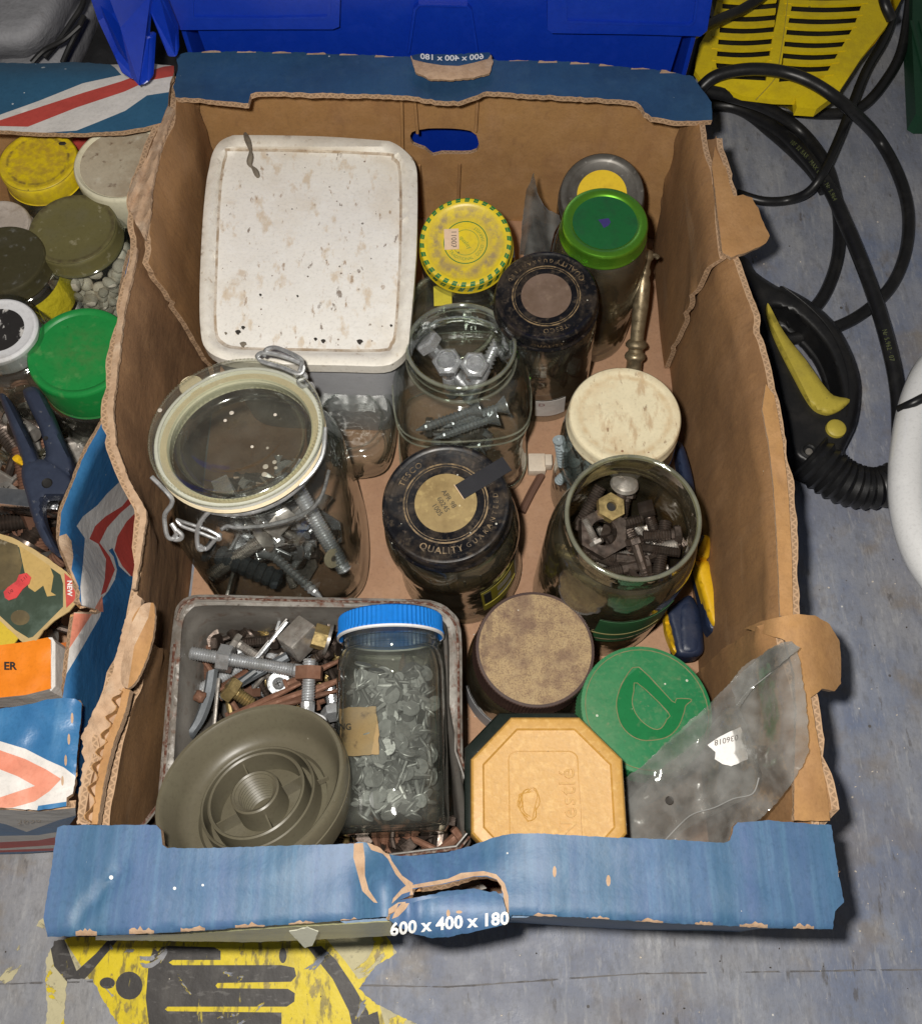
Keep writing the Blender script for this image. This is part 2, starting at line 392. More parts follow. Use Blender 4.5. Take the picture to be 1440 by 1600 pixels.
M['torn'] = mat('torn_card', (.50, .34, .22), .92, layers=[('n', 120, .4, .7, (.33, .2, .115), .7), ('n', 40, .55, .75, (.66, .55, .42), .6)], bump=[(120, 1.2, (1, .4, 1)), (500, .4)])
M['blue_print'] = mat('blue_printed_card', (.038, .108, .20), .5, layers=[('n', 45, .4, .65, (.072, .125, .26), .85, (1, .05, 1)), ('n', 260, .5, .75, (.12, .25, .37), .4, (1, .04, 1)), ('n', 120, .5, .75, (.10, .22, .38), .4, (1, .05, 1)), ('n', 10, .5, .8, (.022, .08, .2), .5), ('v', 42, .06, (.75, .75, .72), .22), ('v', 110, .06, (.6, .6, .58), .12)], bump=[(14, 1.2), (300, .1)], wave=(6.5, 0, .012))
M['blue_far'] = mat('blue_printed_card_worn_falloff', (.026, .078, .165), .45, layers=[('n', 22, .4, .7, (.02, .05, .11), .7), ('n', 90, .5, .75, (.05, .11, .18), .4), ('v', 55, .08, (.55, .6, .62), .3)], bump=[(14, 1.2), (300, .1)], wave=(6.5, 0, .01))  # worn blue print, base darkened to carry the flash falloff at the far end
M['blue_left'] = mat('blue_printed_card_light', (.03, .13, .30), .4, layers=[('n', 20, .45, .7, (.05, .2, .40), .6), ('n', 80, .55, .8, (.2, .38, .55), .35, (1, .2, 1)), ('v', 50, .06, (.7, .72, .72), .2)], bump=[(16, 2.2), (300, .1)])
M['white_print'] = mat('white_printed_card', (.66, .63, .60), .5, layers=[('n', 30, .5, .75, (.48, .44, .40), .5), ('v', 60, .05, (.2, .16, .12), .12)], bump=[(20, 2.2)])
M['red_print'] = mat('red_printed_card', (.50, .07, .055), .5, layers=[('n', 25, .5, .75, (.38, .05, .04), .5), ('v', 50, .06, (.75, .6, .55), .2)], bump=[(20, 1.8)])
M['salmon_print'] = mat('faded_red_printed_card', (.66, .23, .15), .5, layers=[('n', 25, .45, .7, (.72, .35, .24), .6)], bump=[(20, 2.0)])
M['board'] = mat('worn_painted_board', (.285, .29, .315), .62,
    layers=[('n', 4, .42, .62, (.165, .21, .33), .85), ('n', 11, .45, .62, (.36, .35, .345), .6), ('n', 40, .45, .66, (.40, .41, .44), .6, (1, .35, 1)), ('n', 70, .54, .72, (.20, .215, .27), .7, (1, .3, 1)),
            ('n', 24, .55, .66, (.25, .205, .155), .6), ('n', 8, .5, .62, (.21, .225, .29), .6), ('n', 240, .52, .72, (.16, .16, .17), .55, (1, .4, 1)), ('n', 210, .58, .68, (.50, .50, .50), .35, (1, .16, 1), .25), ('n', 330, .60, .68, (.54, .53, .52), .3, (1, .3, 1), -.3), ('n', 120, .64, .69, (.11, .10, .095), .7, (1, .3, 1), .4), ('v', 55, .09, (.10, .09, .08), .25), ('v', 90, .07, (.75, .73, .68), .10)],
    bump=[(60, .8, (1, .2, 1)), (300, .35)], rrough=(40, .45, .8))
M['plastic_blue'] = mat('blue_crate_plastic', (.004, .033, .37), .33, layers=[('n', 40, .5, .8, (.01, .05, .42), .5), ('v', 50, .04, (.3, .4, .8), .15)], bump=[(35, .3), (500, .05)])
M['plastic_yellow'] = mat('yellow_machine_plastic', (.88, .66, .012), .45, layers=[('n', 50, .5, .75, (.45, .32, .03), .5), ('v', 60, .08, (.2, .15, .05), .3), ('n', 20, .5, .75, (.6, .45, .02), .5)], bump=[(200, .2)])
M['rubber'] = mat('black_rubber', (.012, .012, .013), .38, layers=[('n', 60, .5, .8, (.045, .043, .04), .6)], bump=[(200, .15)])
M['black'] = mat('black_plastic', (.012, .012, .013), .42, layers=[('n', 50, .5, .8, (.05, .045, .04), .5), ('v', 90, .08, (.25, .24, .22), .2)], bump=[(250, .1)])
M['yellow_dull'] = mat('scuffed_yellow_plastic', (.55, .44, .06), .5, layers=[('n', 70, .45, .75, (.35, .28, .06), .6), ('v', 120, .1, (.2, .16, .06), .4)])
M['white_gloss'] = mat('white_glossy_plastic', (.82, .82, .82), .22, coat=.4)
M['grey_cloth'] = mat('grey_bag_cloth', (.33, .33, .35), .7, layers=[('n', 12, .4, .7, (.22, .22, .23), .6), ('n', 80, .6, .75, (.12, .09, .07), .3)], bump=[(15, 6), (90, 1)])
M['dark_cloth'] = mat('dark_cloth', (.02, .02, .022), .8, bump=[(30, 4)])
M['dark_green'] = mat('dark_green_plastic', (.012, .06, .03), .5, layers=[('v', 60, .08, (.1, .2, .1), .3)])
M['ink'] = mat('black_ink', (.015, .014, .013), .6)
M['ink_soft'] = mat('faded_ink', (.10, .085, .07), .6)
M['white_ink'] = mat('white_ink', (.78, .78, .76), .6)
# metals
def metal(name, col, rough, rust=0.0, rcol=(.13, .055, .03), vary=.25):
    return mat(name, col, rough, (.72 if rust < .6 else .35) if rough > .2 else 1.0, layers=[('n', 150, .5 - rust * .25, .72, rcol, min(1, rust * 1.3)), ('n', 60, .5, .8, (col[0] * .55, col[1] * .55, col[2] * .5), .6)], bump=[(300, .15)], vary=vary, rrough=(180, rough * .7, min(1, rough * 1.6)))
M['zinc'] = metal('zinc_plated_steel', (.68, .70, .72), .24, .12)
M['steel'] = metal('dull_steel', (.50, .47, .43), .36, .3)
M['oily'] = metal('oily_dark_steel', (.125, .10, .085), .34, .45, (.07, .04, .028))
M['rusty'] = metal('rusty_iron', (.24, .13, .085), .75, .9, (.17, .075, .045))
M['brassy'] = metal('yellow_passivated_steel', (.50, .38, .17), .34, .25)
M['brass'] = metal('tarnished_brass', (.30, .24, .15), .38, .4, (.10, .075, .05))
M['galv'] = mat('galvanised_nail', (.37, .38, .39), .5, .45, layers=[('n', 200, .45, .7, (.17, .18, .185), .7), ('n', 300, .6, .75, (.6, .6, .6), .5)], bump=[(300, .25)], vary=.65)
M['wire'] = metal('galvanised_wire', (.60, .61, .62), .33, .15)
M['chrome'] = metal('chromed_steel', (.75, .76, .78), .15, .08)
# glass
M['glass'] = glass('clear_jar_glass', tint=(.95, .965, .95), edge=(.22, .25, .22), dust=.02, rough=.085, bump=1.8, bscale=48, f0=.10)
M['glass_clean'] = glass('clean_jar_glass', tint=(.96, .98, .97), edge=(.22, .27, .25), dust=.012, rough=.085, bump=2.6, bscale=42, f0=.11)
M['glass_dirty'] = glass('dusty_jar_glass', tint=(.86, .86, .79), edge=(.20, .20, .15), dust=.05, dustcol=(.36, .32, .24), rough=.09, bump=1.8, bscale=45, f0=.08)
M['glass_big'] = glass('big_jar_glass', tint=(.985, .99, .985), edge=(.34, .38, .35), dust=.012, rough=.08, bump=2.2, bscale=36, f0=.09)
M['rim_glass'] = glass('highlighted_glass_rim', tint=(.8, .84, .78), edge=(.5, .52, .42), dust=.14, dustcol=(.70, .70, .55), rough=.08, f0=.16, even=.7)  # pale film mixed in stands for the bright highlight along glass rims
M['glass_olive'] = glass('grimy_jar_glass', tint=(.80, .78, .64), edge=(.20, .19, .13), dust=.07, dustcol=(.30, .26, .18), rough=.09, bump=1.8, bscale=40, f0=.08)
M['glass_lid'] = glass('glass_lid', tint=(.97, .975, .94), edge=(.50, .50, .40), dust=.025, dustcol=(.66, .65, .55), rough=.09, bump=1.0, bscale=26, f0=.12)
M['bag'] = glass('clear_plastic_bag', tint=(.87, .87, .86), edge=(.55, .55, .55), dust=.13, dustcol=(.62, .62, .60), rough=.14, bump=1.6, bscale=75, f0=.08, dscale=90, even=.6)
M['bag_edge'] = glass('thick_bag_edge', tint=(.8, .8, .8), edge=(.6, .6, .6), dust=.28, dustcol=(.75, .75, .73), rough=.15, f0=.12, even=.9)
M['sleeve'] = glass('clear_plastic_sleeve', tint=(.7, .7, .68), edge=(.4, .4, .4), dust=.2, dustcol=(.45, .44, .42), rough=.15, bump=.6, bscale=90, f0=.1)

# ================================================================== THE SETTING
board = mk('painted_board', *box(-1100, 1100, -760, 1500, -22, 0), M['board'], smooth=False)
tag(board, 'worn blue grey painted board that everything stands on', kind='structure')
# groove between two planks of the board, scratches catch the eye
M['groove'] = mat('dirty_groove', (.20, .19, .19), .9, alpha_noise=[(30, .4, .5)])
sheet('groove', [(-60, 1538), (200, 1531), (700, 1541), (1000, 1520), (1500, 1513), (1500, 1515.5), (1000, 1522.5), (700, 1543.5), (200, 1533.5), (-60, 1540.5)], zmap(.35), [M['groove']] * 3, th=.3, step=20, jit=.8, parent=board)
# crumbs, flakes and chips on the board
def crumbs(n, area, z, seed, name, m, parent=None, lo=.4, hi=1.5, label=None):
    r = random.Random(seed); parts = []
    for _ in range(n):
        x0, y0, x1, y1 = area[r.randrange(len(area))]; p = P(r.uniform(x0, x1), r.uniform(y0, y1), z); s = r.uniform(lo, hi)
        v = [(s * r.uniform(.5, 1) * cos(a), s * r.uniform(.4, .9) * sin(a), 0) for a in (0, 1.3, 2.4, 3.5, 5)]
        q = Matrix.Rotation(r.uniform(0, 6), 3, 'Z')
        vs = [p + q @ Vector(c) for c in v] + [p + q @ Vector(c) * .6 + Vector((0, 0, s * .6)) for c in v]
        parts.append((vs, [tuple(range(5))[::-1], tuple(range(5, 10))] + [(i, (i + 1) % 5, 5 + (i + 1) % 5, 5 + i) for i in range(5)]))
    v, f = join(*parts); o = mk(name, v, f, m, parent, smooth=False)
    return tag(o, label, kind='stuff')
M['crumb'] = mat('pale_crumb', (.62, .56, .48), .8, vary=.2)
M['crumb_dark'] = mat('dark_crumb', (.06, .045, .03), .8)
crumbs(46, [(1150, 200, 1430, 560), (1250, 850, 1440, 1300), (0, 1480, 1440, 1600), (1330, 1100, 1440, 1500)], .2, 3, 'crumbs', M['crumb'], lo=.4, hi=1.3, label='pale crumbs and paint flakes scattered over the board')
crumbs(90, [(600, 620, 830, 960), (560, 380, 660, 620), (1060, 560, 1110, 1000), (720, 960, 760, 1130)], 4.4, 9, 'crumbs', M['crumb'], None, lo=.3, hi=1.2, label='pale crumbs on the floor of the tray')
crumbs(40, [(1150, 200, 1430, 560), (1250, 850, 1440, 1300), (0, 1480, 1440, 1600), (600, 1480, 1440, 1600)], .2, 5, 'grit', M['crumb_dark'], lo=.3, hi=1.0, label='dark grit scattered over the board')

# the worn sticker on the board, front left
M['stk_y'] = mat('yellow_sticker_print', (.80, .62, .015), .5, layers=[('n', 60, .52, .68, (.40, .31, .04), .6, (1, .5, 1), .5), ('n', 230, .54, .62, (.13, .10, .06), .75, (1, .3, 1), .4), ('n', 90, .60, .64, (.20, .15, .08), .8, (1, .6, 1), -.6), ('v', 70, .2, (.25, .2, .1), .15)], bump=[(90, .5)], alpha_noise=[(30, .36, .375, 1.5)])
M['stk_k'] = mat('black_sticker_print', (.055, .05, .048), .55, layers=[('n', 70, .5, .72, (.13, .12, .11), .6, (1, .4, 1)), ('n', 240, .58, .66, (.19, .18, .17), .6, (.4, 1, 1)), ('n', 130, .63, .67, (.62, .50, .06), .85, (1, .2, 1), .5)], bump=[(90, .5)], alpha_noise=[(30, .36, .375, 1.5)])
M['stk_w'] = mat('bleached_sticker_paper', (.62, .56, .34), .7, layers=[('n', 60, .5, .7, (.42, .38, .25), .7), ('n', 160, .6, .7, (.15, .13, .1), .7)], bump=[(90, .6)], alpha_noise=[(22, .42, .44, 1.5)])
stk = [(72, 1500), (85, 1470), (150, 1455), (600, 1455), (620, 1490), (585, 1510), (560, 1545), (590, 1570), (650, 1600), (670, 1660), (200, 1660), (190, 1610), (160, 1560), (145, 1530), (105, 1530), (100, 1600), (80, 1640), (60, 1660), (75, 1580), (72, 1540)]
def circ(cx, cy, rx, ry=None, n=20, a0=0, a1=2 * pi): return [(cx + rx * cos(lerp(a0, a1, i / n)), cy + (ry or rx) * sin(lerp(a0, a1, i / n))) for i in range(n if abs(a1 - a0) > 6.28 else n + 1)]
hand = [(240, 1482)] + circ(262, 1480 + 12, 16, 14, 4, pi, 1.5 * pi)[1:] + [(335, 1480), (345, 1486), (345, 1500), (270, 1500), (264, 1504), (270, 1508), (350, 1508), (440, 1508), (460, 1512), (463, 1525), (455, 1534), (340, 1536), (337, 1540), (340, 1544), (450, 1545), (461, 1552), (460, 1565), (448, 1573), (262, 1573), (258, 1577), (262, 1580), (440, 1582), (440, 1620), (235, 1620), (228, 1560), (232, 1510)]
regs = [([(60, 1445), (86, 1445), (140, 1530), (118, 1560), (60, 1660)], 4), ([(500, 1455), (640, 1455), (640, 1500), (560, 1530), (538, 1500)], 4), ([(590, 1560), (700, 1600), (700, 1670), (620, 1670)], 4),
        ([(76, 1465), (100, 1465), (125, 1530), (110, 1540), (85, 1510)], 3), ([(108, 1528), (150, 1490), (168, 1470), (185, 1468), (142, 1520), (118, 1545)], 3),
        (hand, 3), (circ(202, 1540, 21, 22), 3), (circ(168, 1536, 12, 9), 3),
        ([(480, 1480), (502, 1478), (525, 1500), (552, 1540), (575, 1580), (590, 1660), (562, 1660), (545, 1580), (520, 1530)], 3), ([(120, 1458), (345, 1458), (340, 1463), (120, 1464)], 3),
        ([(565, 1590), (590, 1580), (600, 1640), (575, 1660)], 3), (circ(405, 1598, 12, 9), 3), (circ(442, 1493, 6, 12), 3)]
stkobj = sheet('worn_sticker', stk, zmap(.5), [M['stk_y'], M['stk_y'], M['stk_w'], M['stk_k'], M['stk_w']], th=.3, step=16, jit=1.6, regions=regs, parent=board, es=3.5)
stkobj['label'] = 'worn yellow and black sticker with torn edges'
peel = sheet('peeling_paint', [(-5, 1540), (8, 1510), (35, 1470), (62, 1440), (70, 1432), (75, 1455), (60, 1490), (35, 1505), (20, 1530), (2, 1542)], zmap(.5), [M['stk_w']] * 3, th=.3, step=16, jit=1.6, parent=board, es=3.5)

# ================================================================== THE CARDBOARD TRAY
tray = thing('cardboard_tray', 'large worn blue and brown cardboard tray full of jars, printed 600 x 400 x 180', 'cardboard box', loc=(0, 0, 0))
CB = [M['card'], M['blue_print'], M['edge']]
rect = lambda a, b, c, d: [(a, b), (c, b), (c, d), (a, d)]
# floor of the tray
sheet('bottom', rect(-198, -296, 198, 296), lambda x, y: (x, y, 3.4 + .8 * nz(x * .02, y * .02)), [M['card_floor'], M['card'], M['edge']], th=3, step=30, parent=tray)
# side walls, each a curved panel between its top edge and its foot
TL = [(250, 190, 178), (222, 262, 177), (206, 320, 176), (212, 385, 174), (190, 480, 172), (178, 580, 172), (170, 640, 172), (176, 700, 170), (196, 755, 168), (222, 800, 166), (220, 850, 164), (208, 920, 164), (200, 985, 166), (160, 1110, 170), (128, 1290, 176)]
tlp = sorted([(P(*q).y, P(*q)) for q in TL], key=lambda a: a[0])
TRR = [(1112, 190, 179), (1140, 300, 178), (1142, 400, 176), (1178, 500, 174), (1206, 620, 173), (1228, 750, 172), (1239, 960, 172), (1262, 1090, 174), (1300, 1290, 177)]
trp = sorted([(P(*q).y, P(*q)) for q in TRR], key=lambda a: a[0])
def wallmap(tab, x_foot, crest, side):
    ks = [(a, b) for a, b in tab]
    def f(u, v):       # u = y along the tray, v = height 0..180
        t = interp([(a, b.x) for a, b in ks], u); z = interp([(a, b.z) for a, b in ks], u); k = max(0.0, v / 180.0)
        xb = x_foot + side * 2 * nz(u * .01, 7.7)
        x = lerp(xb, t - side * crest, k ** 1.5) + side * (1.8 * nz(u * .016, v * .02, side) + 3.0 * nz(u * .03, v * .05, 4 + side) * k - 2.6 * max(0, 1 - 9 * abs(nz(u * .011 + v * .013, v * .012 - u * .004, 12 + side))) ** 2 * min(1, v / 40))
        if v > 168: x += side * crest * ((v - 168) / 12) ** 1.2
        return (x, u, 3 + k * (z - 3))
    return f
wl = wallmap(tlp, -199, 3, -1); wr_ = wallmap(trp, 186, 7, 1)
def topline(y0, y1, n, fn): return [(lerp(y0, y1, i / n), fn(lerp(y0, y1, i / n))) for i in range(n + 1)]
lw_out = [(292, 0)] + topline(292, -293, 60, lambda y: (180 if -250 < y < 238 else 168) + 2.2 * nz(y * .07, 1.1) - (6 if -160 < y < -90 else 0)) + [(-293, 0)]
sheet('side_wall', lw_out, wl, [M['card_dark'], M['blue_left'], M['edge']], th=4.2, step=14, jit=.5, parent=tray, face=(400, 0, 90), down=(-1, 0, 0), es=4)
rw_out = [(266, 0)] + topline(266, -288, 60, lambda y: (180 if -246 < y < 226 else 168) + 1.5 * nz(y * .06, 5.1)) + [(-288, 0)]
sheet('side_wall', rw_out, wr_, [M['card_mid'], M['blue_print'], M['edge']], th=4.2, step=14, jit=.4, parent=tray, face=(-400, 0, 90), down=(1, 0, 0), es=4)
# corner gussets: the end walls' wings folded against the insides of the side walls
def gus(base, off): return lambda u, v: tuple(Vector(base(u, v)) + Vector((off * (1 + .5 * min(1, v / 160)), 0, 0)))
gl_off = gus(wl, 5.2); gr_off = gus(wr_, -5.2)
g1 = [(290, 3), (290, 172)] + [(y, 177 + 2 * nz(y * .1, 2)) for y in (260, 235, 210, 185, 160, 140)] + [(116, 178), (115, 170), (118, 100), (119, 3)]
sheet('corner_gusset', g1, gl_off, [M['card_mid'], M['card'], M['edge']], th=4, step=14, jit=.6, parent=tray, face=(400, 0, 90), down=(-1, 0, 0), es=4)
g2 = [(264, 3), (264, 170)] + [(y, 177 + 2 * nz(y * .1, 5)) for y in (235, 210, 185, 160, 140)] + [(117, 179), (118, 168), (128, 90), (135, 3)]
sheet('corner_gusset', g2, gr_off, [M['card_mid'], M['card'], M['edge']], th=4, step=14, jit=.4, parent=tray, face=(-400, 0, 90), down=(1, 0, 0), es=4)
g3 = [(-294, 3), (-294, 176), (-240, 176), (-200, 177), (-170, 178), (-145, 177), (-137, 173), (-131, 100), (-130, 3)]
sheet('corner_gusset', g3, gr_off, [M['card_mid'], M['card'], M['edge']], th=4, step=14, jit=.4, parent=tray, face=(-400, 0, 90), down=(1, 0, 0), es=4)
g4 = [(-294, 3), (-294, 172), (-240, 168), (-200, 165), (-165, 158), (-150, 150), (-140, 140), (-131, 90), (-130, 3)]
sheet('corner_gusset', g4, gl_off, [M['card_mid'], M['card'], M['edge']], th=4, step=14, jit=.8, parent=tray, face=(400, 0, 90), down=(-1, 0, 0), es=4)
# ears and torn tabs folded out over the side walls
def earz(cx, cy, z, k): return lambda x, y: z - k * ((x - cx) ** 2 + .3 * (y - cy) ** 2) * .01 + 1.2 * nz(x * .03, y * .03)
sheet('folded_ear', [(1118, 212), (1128, 240), (1140, 290), (1146, 306), (1160, 304), (1174, 309), (1183, 325), (1192, 348), (1201, 368), (1196, 380), (1170, 392), (1142, 402), (1128, 395), (1120, 330), (1112, 260)],
      zmap(earz(1120, 340, 180.5, .10)), [M['card'], M['card'], M['edge']], th=3.6, step=12, jit=.9, parent=tray, es=5)
sheet('folded_ear', [(1162, 982), (1190, 970), (1222, 963), (1245, 959), (1272, 962), (1295, 975), (1310, 1000), (1313, 1030), (1313, 1068), (1303, 1080), (1284, 1076), (1266, 1090), (1276, 1150), (1290, 1230), (1296, 1283), (1240, 1282), (1240, 1200), (1244, 1110), (1240, 1050), (1226, 1000)],
      zmap(lambda x, y: 181 - .0035 * max(0, x - 1240) ** 2 * (1 if y < 1095 else .4) - .01 * max(0, 1232 - x) ** 2 * (1 if y < 1000 else .2) + nz(x * .03, y * .03)), [M['card'], M['card'], M['edge']], th=3.8, step=12, jit=.8, parent=tray, es=5)
sheet('rolled_torn_flap', sm([(236, 941), (242, 948), (241, 985), (230, 1028), (214, 1062), (200, 1076), (190, 1066), (190, 1040), (198, 1000), (210, 960), (222, 946)], 2),
      zmap(lambda x, y: 178 + 5 * sin(max(0, min(1, (x - 186) / 56)) * pi) + 1.2 * nz(x * .09, y * .03)), [M['card'], M['card'], M['torn'], M['torn']], th=3, step=6, jit=.9, regions=[([(222, 944), (237, 938), (232, 965), (210, 1010), (200, 1075), (186, 1078), (184, 1040), (200, 985)], 3)], parent=tray, es=3, down=(0, 0, -1))
sheet('torn_edge', [(210, 925), (222, 935), (218, 950), (206, 980), (196, 1020), (192, 1070), (198, 1085), (184, 1112), (172, 1150), (158, 1215), (146, 1288), (121, 1288), (124, 1235), (131, 1190), (128, 1150), (148, 1108), (164, 1078), (176, 1050), (186, 1005), (198, 965)],
      zmap(lambda x, y: 172 + 2.2 * nz(x * .07, y * .04)), [M['torn'], M['torn'], M['torn']], th=5, step=6, jit=2.0, parent=tray, es=4, down=(0, 0, -1))
sheet('torn_liner', [(192, 1075), (204, 1078), (196, 1112), (178, 1160), (164, 1215), (152, 1288), (143, 1288), (152, 1215), (166, 1155), (186, 1108)],
      zmap(lambda x, y: 176.5 + 1.2 * nz(x * .05, y * .03)), [M['card'], M['torn'], M['torn']], th=6, step=6, jit=.8, parent=tray, es=4, down=(0, 0, -1))
sheet('torn_edge', [(262, 165), (272, 172), (262, 195), (248, 240), (238, 290), (234, 340), (226, 372), (212, 350), (200, 318), (202, 295), (214, 272), (232, 240), (250, 195)],
      zmap(lambda x, y: 179 + 2.5 * nz(x * .06, y * .03) + 1.4 * sin(x * .35 + y * .12)), [M['torn'], M['torn'], M['torn']], th=3, step=5, jit=1.2, parent=tray, es=3, down=(0, 0, -1))
# torn paper flutes standing in the gap of the ragged edge
r = random.Random(4)
axis = [(190, 1078), (174, 1120), (160, 1170), (150, 1215), (140, 1286)]
for off in (-4,):
    a_ = spline([(x + off, y, 0) for x, y in axis], 14); vv, ff_ = [], []
    for i, p in enumerate(a_):
        q = P(p.x + (6.5 + 3.5 * nz(i * .3, off)) * sin(i * .8 + 1.5 * nz(i * .13, 3)), p.y + r.uniform(-1, 1), 178 + r.uniform(-1, 1.2)); n_ = Vector((.5, .1, 0))
        vv += [q, q + n_, q + n_ + Vector((0, 0, -7)), q + Vector((0, 0, -7))]
        if i: k = i * 4; ff_ += [(k - 4, k - 3, k + 1, k), (k - 3, k - 2, k + 2, k + 1), (k - 2, k - 1, k + 3, k + 2), (k - 1, k - 4, k, k + 3)]
    mk('torn_flute', vv, ff_, M['card'], tray, smooth=False)
sheet('wall_crest', [(1196, 600), (1209, 618), (1222, 690), (1230, 760), (1236, 860), (1238, 962), (1218, 962), (1214, 860), (1208, 760), (1200, 690), (1190, 640)], zmap(lambda x, y: 175.2 + .8 * nz(x * .05, y * .03)), [M['card'], M['card'], M['torn']], th=2, step=7, jit=.5, parent=tray, es=5, down=(0, 0, -1))
# flap edge lying along the top of the left wall: layered liner
sheet('wall_crest', [(211, 385), (216, 388), (196, 480), (184, 575), (177, 640), (182, 695), (203, 752), (228, 796), (228, 812), (222, 855), (212, 920), (205, 920), (214, 850), (219, 808), (196, 757), (174, 700), (167, 640), (174, 577), (187, 478)],
      zmap(lambda x, y: 175.5 + 1.0 * nz(x * .1, y * .06)), [M['torn'], M['torn'], M['torn']], th=3, step=6, jit=1.2, parent=tray, es=4, down=(0, 0, -1))
# end walls
FT = [(P(x, y, 178).x, P(x, y, 178).y - 3.5) for x, y in [(275, 88), (480, 84), (700, 91), (900, 99), (1050, 112), (1084, 128)]]
NT = [(P(x, y, 178).x, P(x, y, 178).y + 4) for x, y in [(75, 1466), (300, 1459), (500, 1446), (800, 1434), (1000, 1441), (1304, 1452)]]
handle = [(640, 222), (652, 213), (690, 209), (735, 211), (747, 226), (745, 244), (722, 249), (690, 250), (676, 254), (664, 244), (645, 237)]
hp = [(PY(a, b, 291).x, PY(a, b, 291).z) for a, b in sm(handle, 2)]
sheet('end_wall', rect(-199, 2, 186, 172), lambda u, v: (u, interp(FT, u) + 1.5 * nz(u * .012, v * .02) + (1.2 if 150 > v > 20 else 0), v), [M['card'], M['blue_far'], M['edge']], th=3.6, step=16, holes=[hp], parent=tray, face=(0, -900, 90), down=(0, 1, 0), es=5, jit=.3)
sheet('end_wall', rect(-203, 1, 196, 171), lambda u, v: (u, interp(NT, u) - 7 * (1 - v / 178) + 1.5 * nz(u * .012, v * .02) - (4 if abs(u) < 50 else 0) * (v / 178) ** 2, v), [M['blue_print'], M['card'], M['blue_print']], th=4, step=20, parent=tray, face=(0, -900, 90), down=(0, 1, 0))
# score lines pressed in the far wall
for px, ya, yb in ((627, 150, 330), (746, 152, 205), (655, 258, 330), (718, 256, 330), (648, 156, 208)):
    a = PY(px, ya, 290.6); b = PY(px + (4 if px < 700 else -3), yb, 290.6)
    mk('crease', *tube([a, (a + b) / 2, b], 1.3, 8, 3), M['card'], tray)
# flanges
NAILS = []
def chips(fold, n, x0, x1, wv, hv):
    out = []
    for i in range(n):
        cx = lerp(x0, x1, (i + .5) / n) + RN.uniform(-6, 6); cy = interp(fold, cx); ww = wv * RN.uniform(.7, 1.2)
        out.append(([(cx - ww, cy + 6)] + [(cx - ww + 2 * ww * k / 9, cy + 1 - hv * RN.uniform(.1, 1.0) * sin(.35 + k / 9 * 2.5)) for k in range(10)] + [(cx + ww, cy + 6)], 3))
    return out
far_fold = [(275, 86), (480, 84), (700, 90), (900, 99), (1050, 112), (1090, 130)]
ff = [(276, 88), (290, 82), (330, 80), (480, 82), (640, 89), (760, 93), (900, 97), (1040, 110), (1082, 120), (1096, 138), (1110, 160), (1112, 188), (1060, 189), (1018, 182), (1006, 176), (1000, 165), (994, 158), (900, 151), (820, 147), (760, 143), (735, 152), (715, 158), (680, 157), (640, 150), (560, 147), (480, 145), (400, 143), (392, 147), (388, 162), (350, 158), (310, 154), (275, 152), (271, 135), (278, 110)]
fc = [([(cx - 15, cy + 1.5), (cx - 12, cy - 4), (cx, cy - 5), (cx + 14, cy - 3), (cx + 15, cy + 1)], 3) for cx, cy in [(330, 81), (385, 81), (440, 82), (494, 84), (545, 85), (600, 88), (810, 94), (855, 97), (905, 99), (950, 102), (1000, 107), (1045, 113)]]
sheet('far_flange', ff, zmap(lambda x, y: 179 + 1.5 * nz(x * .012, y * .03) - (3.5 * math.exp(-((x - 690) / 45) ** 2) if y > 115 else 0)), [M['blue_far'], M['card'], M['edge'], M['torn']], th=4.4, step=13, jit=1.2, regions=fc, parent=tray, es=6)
# torn handle tab curled over the far flange, its print upside down
ftab = [(640, 88), (655, 92), (700, 101), (745, 96), (766, 84), (770, 100), (765, 114), (740, 121), (700, 125), (668, 122), (648, 112)]
fprint = [(641, 84), (770, 80), (762, 92), (740, 98), (716, 103), (690, 102), (665, 98), (645, 93)]
ftab2 = [(641, 87), (652, 84), (700, 85), (765, 82)] + ftab[4:]
ftz = lambda x, y: 186 + 3 * sin((x - 640) / 130 * pi) - .02 * (y - 100) ** 2 * .2
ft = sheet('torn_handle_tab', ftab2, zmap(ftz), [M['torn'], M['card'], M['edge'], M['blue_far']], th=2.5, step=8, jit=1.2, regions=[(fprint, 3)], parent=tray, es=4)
text('600 x 400 x 180', 15, lambda x, y, d: P(706 - x, 91 - y * .8 + .0012 * x * x * -1, ftz(706, 91) + 1.0), M['white_ink'], ft, bold=.02)
# near flange with its torn-through hand hole
nf = [(90, 1293), (100, 1289), (245, 1289), (251, 1297), (254, 1320), (262, 1325), (330, 1325), (420, 1322), (500, 1320), (553, 1318), (560, 1315), (575, 1317), (590, 1322), (602, 1332), (615, 1337), (650, 1337), (700, 1331), (735, 1322), (770, 1309), (800, 1302), (860, 1303), (950, 1308), (1050, 1312), (1130, 1317), (1140, 1313), (1145, 1292), (1152, 1285), (1200, 1282), (1250, 1286), (1298, 1289),
      (1304, 1330), (1312, 1380), (1318, 1410), (1304, 1424), (1300, 1452), (1200, 1450), (1100, 1445), (1000, 1440), (900, 1433), (800, 1430), (796, 1440), (700, 1462), (640, 1452), (606, 1432), (500, 1441), (400, 1448), (250, 1458), (150, 1462), (75, 1464), (68, 1435), (72, 1410), (80, 1360), (88, 1310)]
hole = [(622, 1407), (640, 1404), (660, 1400), (700, 1392), (740, 1388), (775, 1396), (784, 1396), (783, 1384), (776, 1375), (760, 1369), (740, 1370), (715, 1376), (690, 1382), (665, 1386), (644, 1389), (646, 1397)]
hole_lip = [(640, 1398), (643, 1383), (670, 1378), (700, 1373), (720, 1364), (755, 1361), (775, 1366), (788, 1380), (794, 1400), (795, 1438), (788, 1438), (786, 1396), (776, 1374), (760, 1368), (740, 1369), (715, 1375), (690, 1381), (665, 1385), (644, 1388), (646, 1400)]
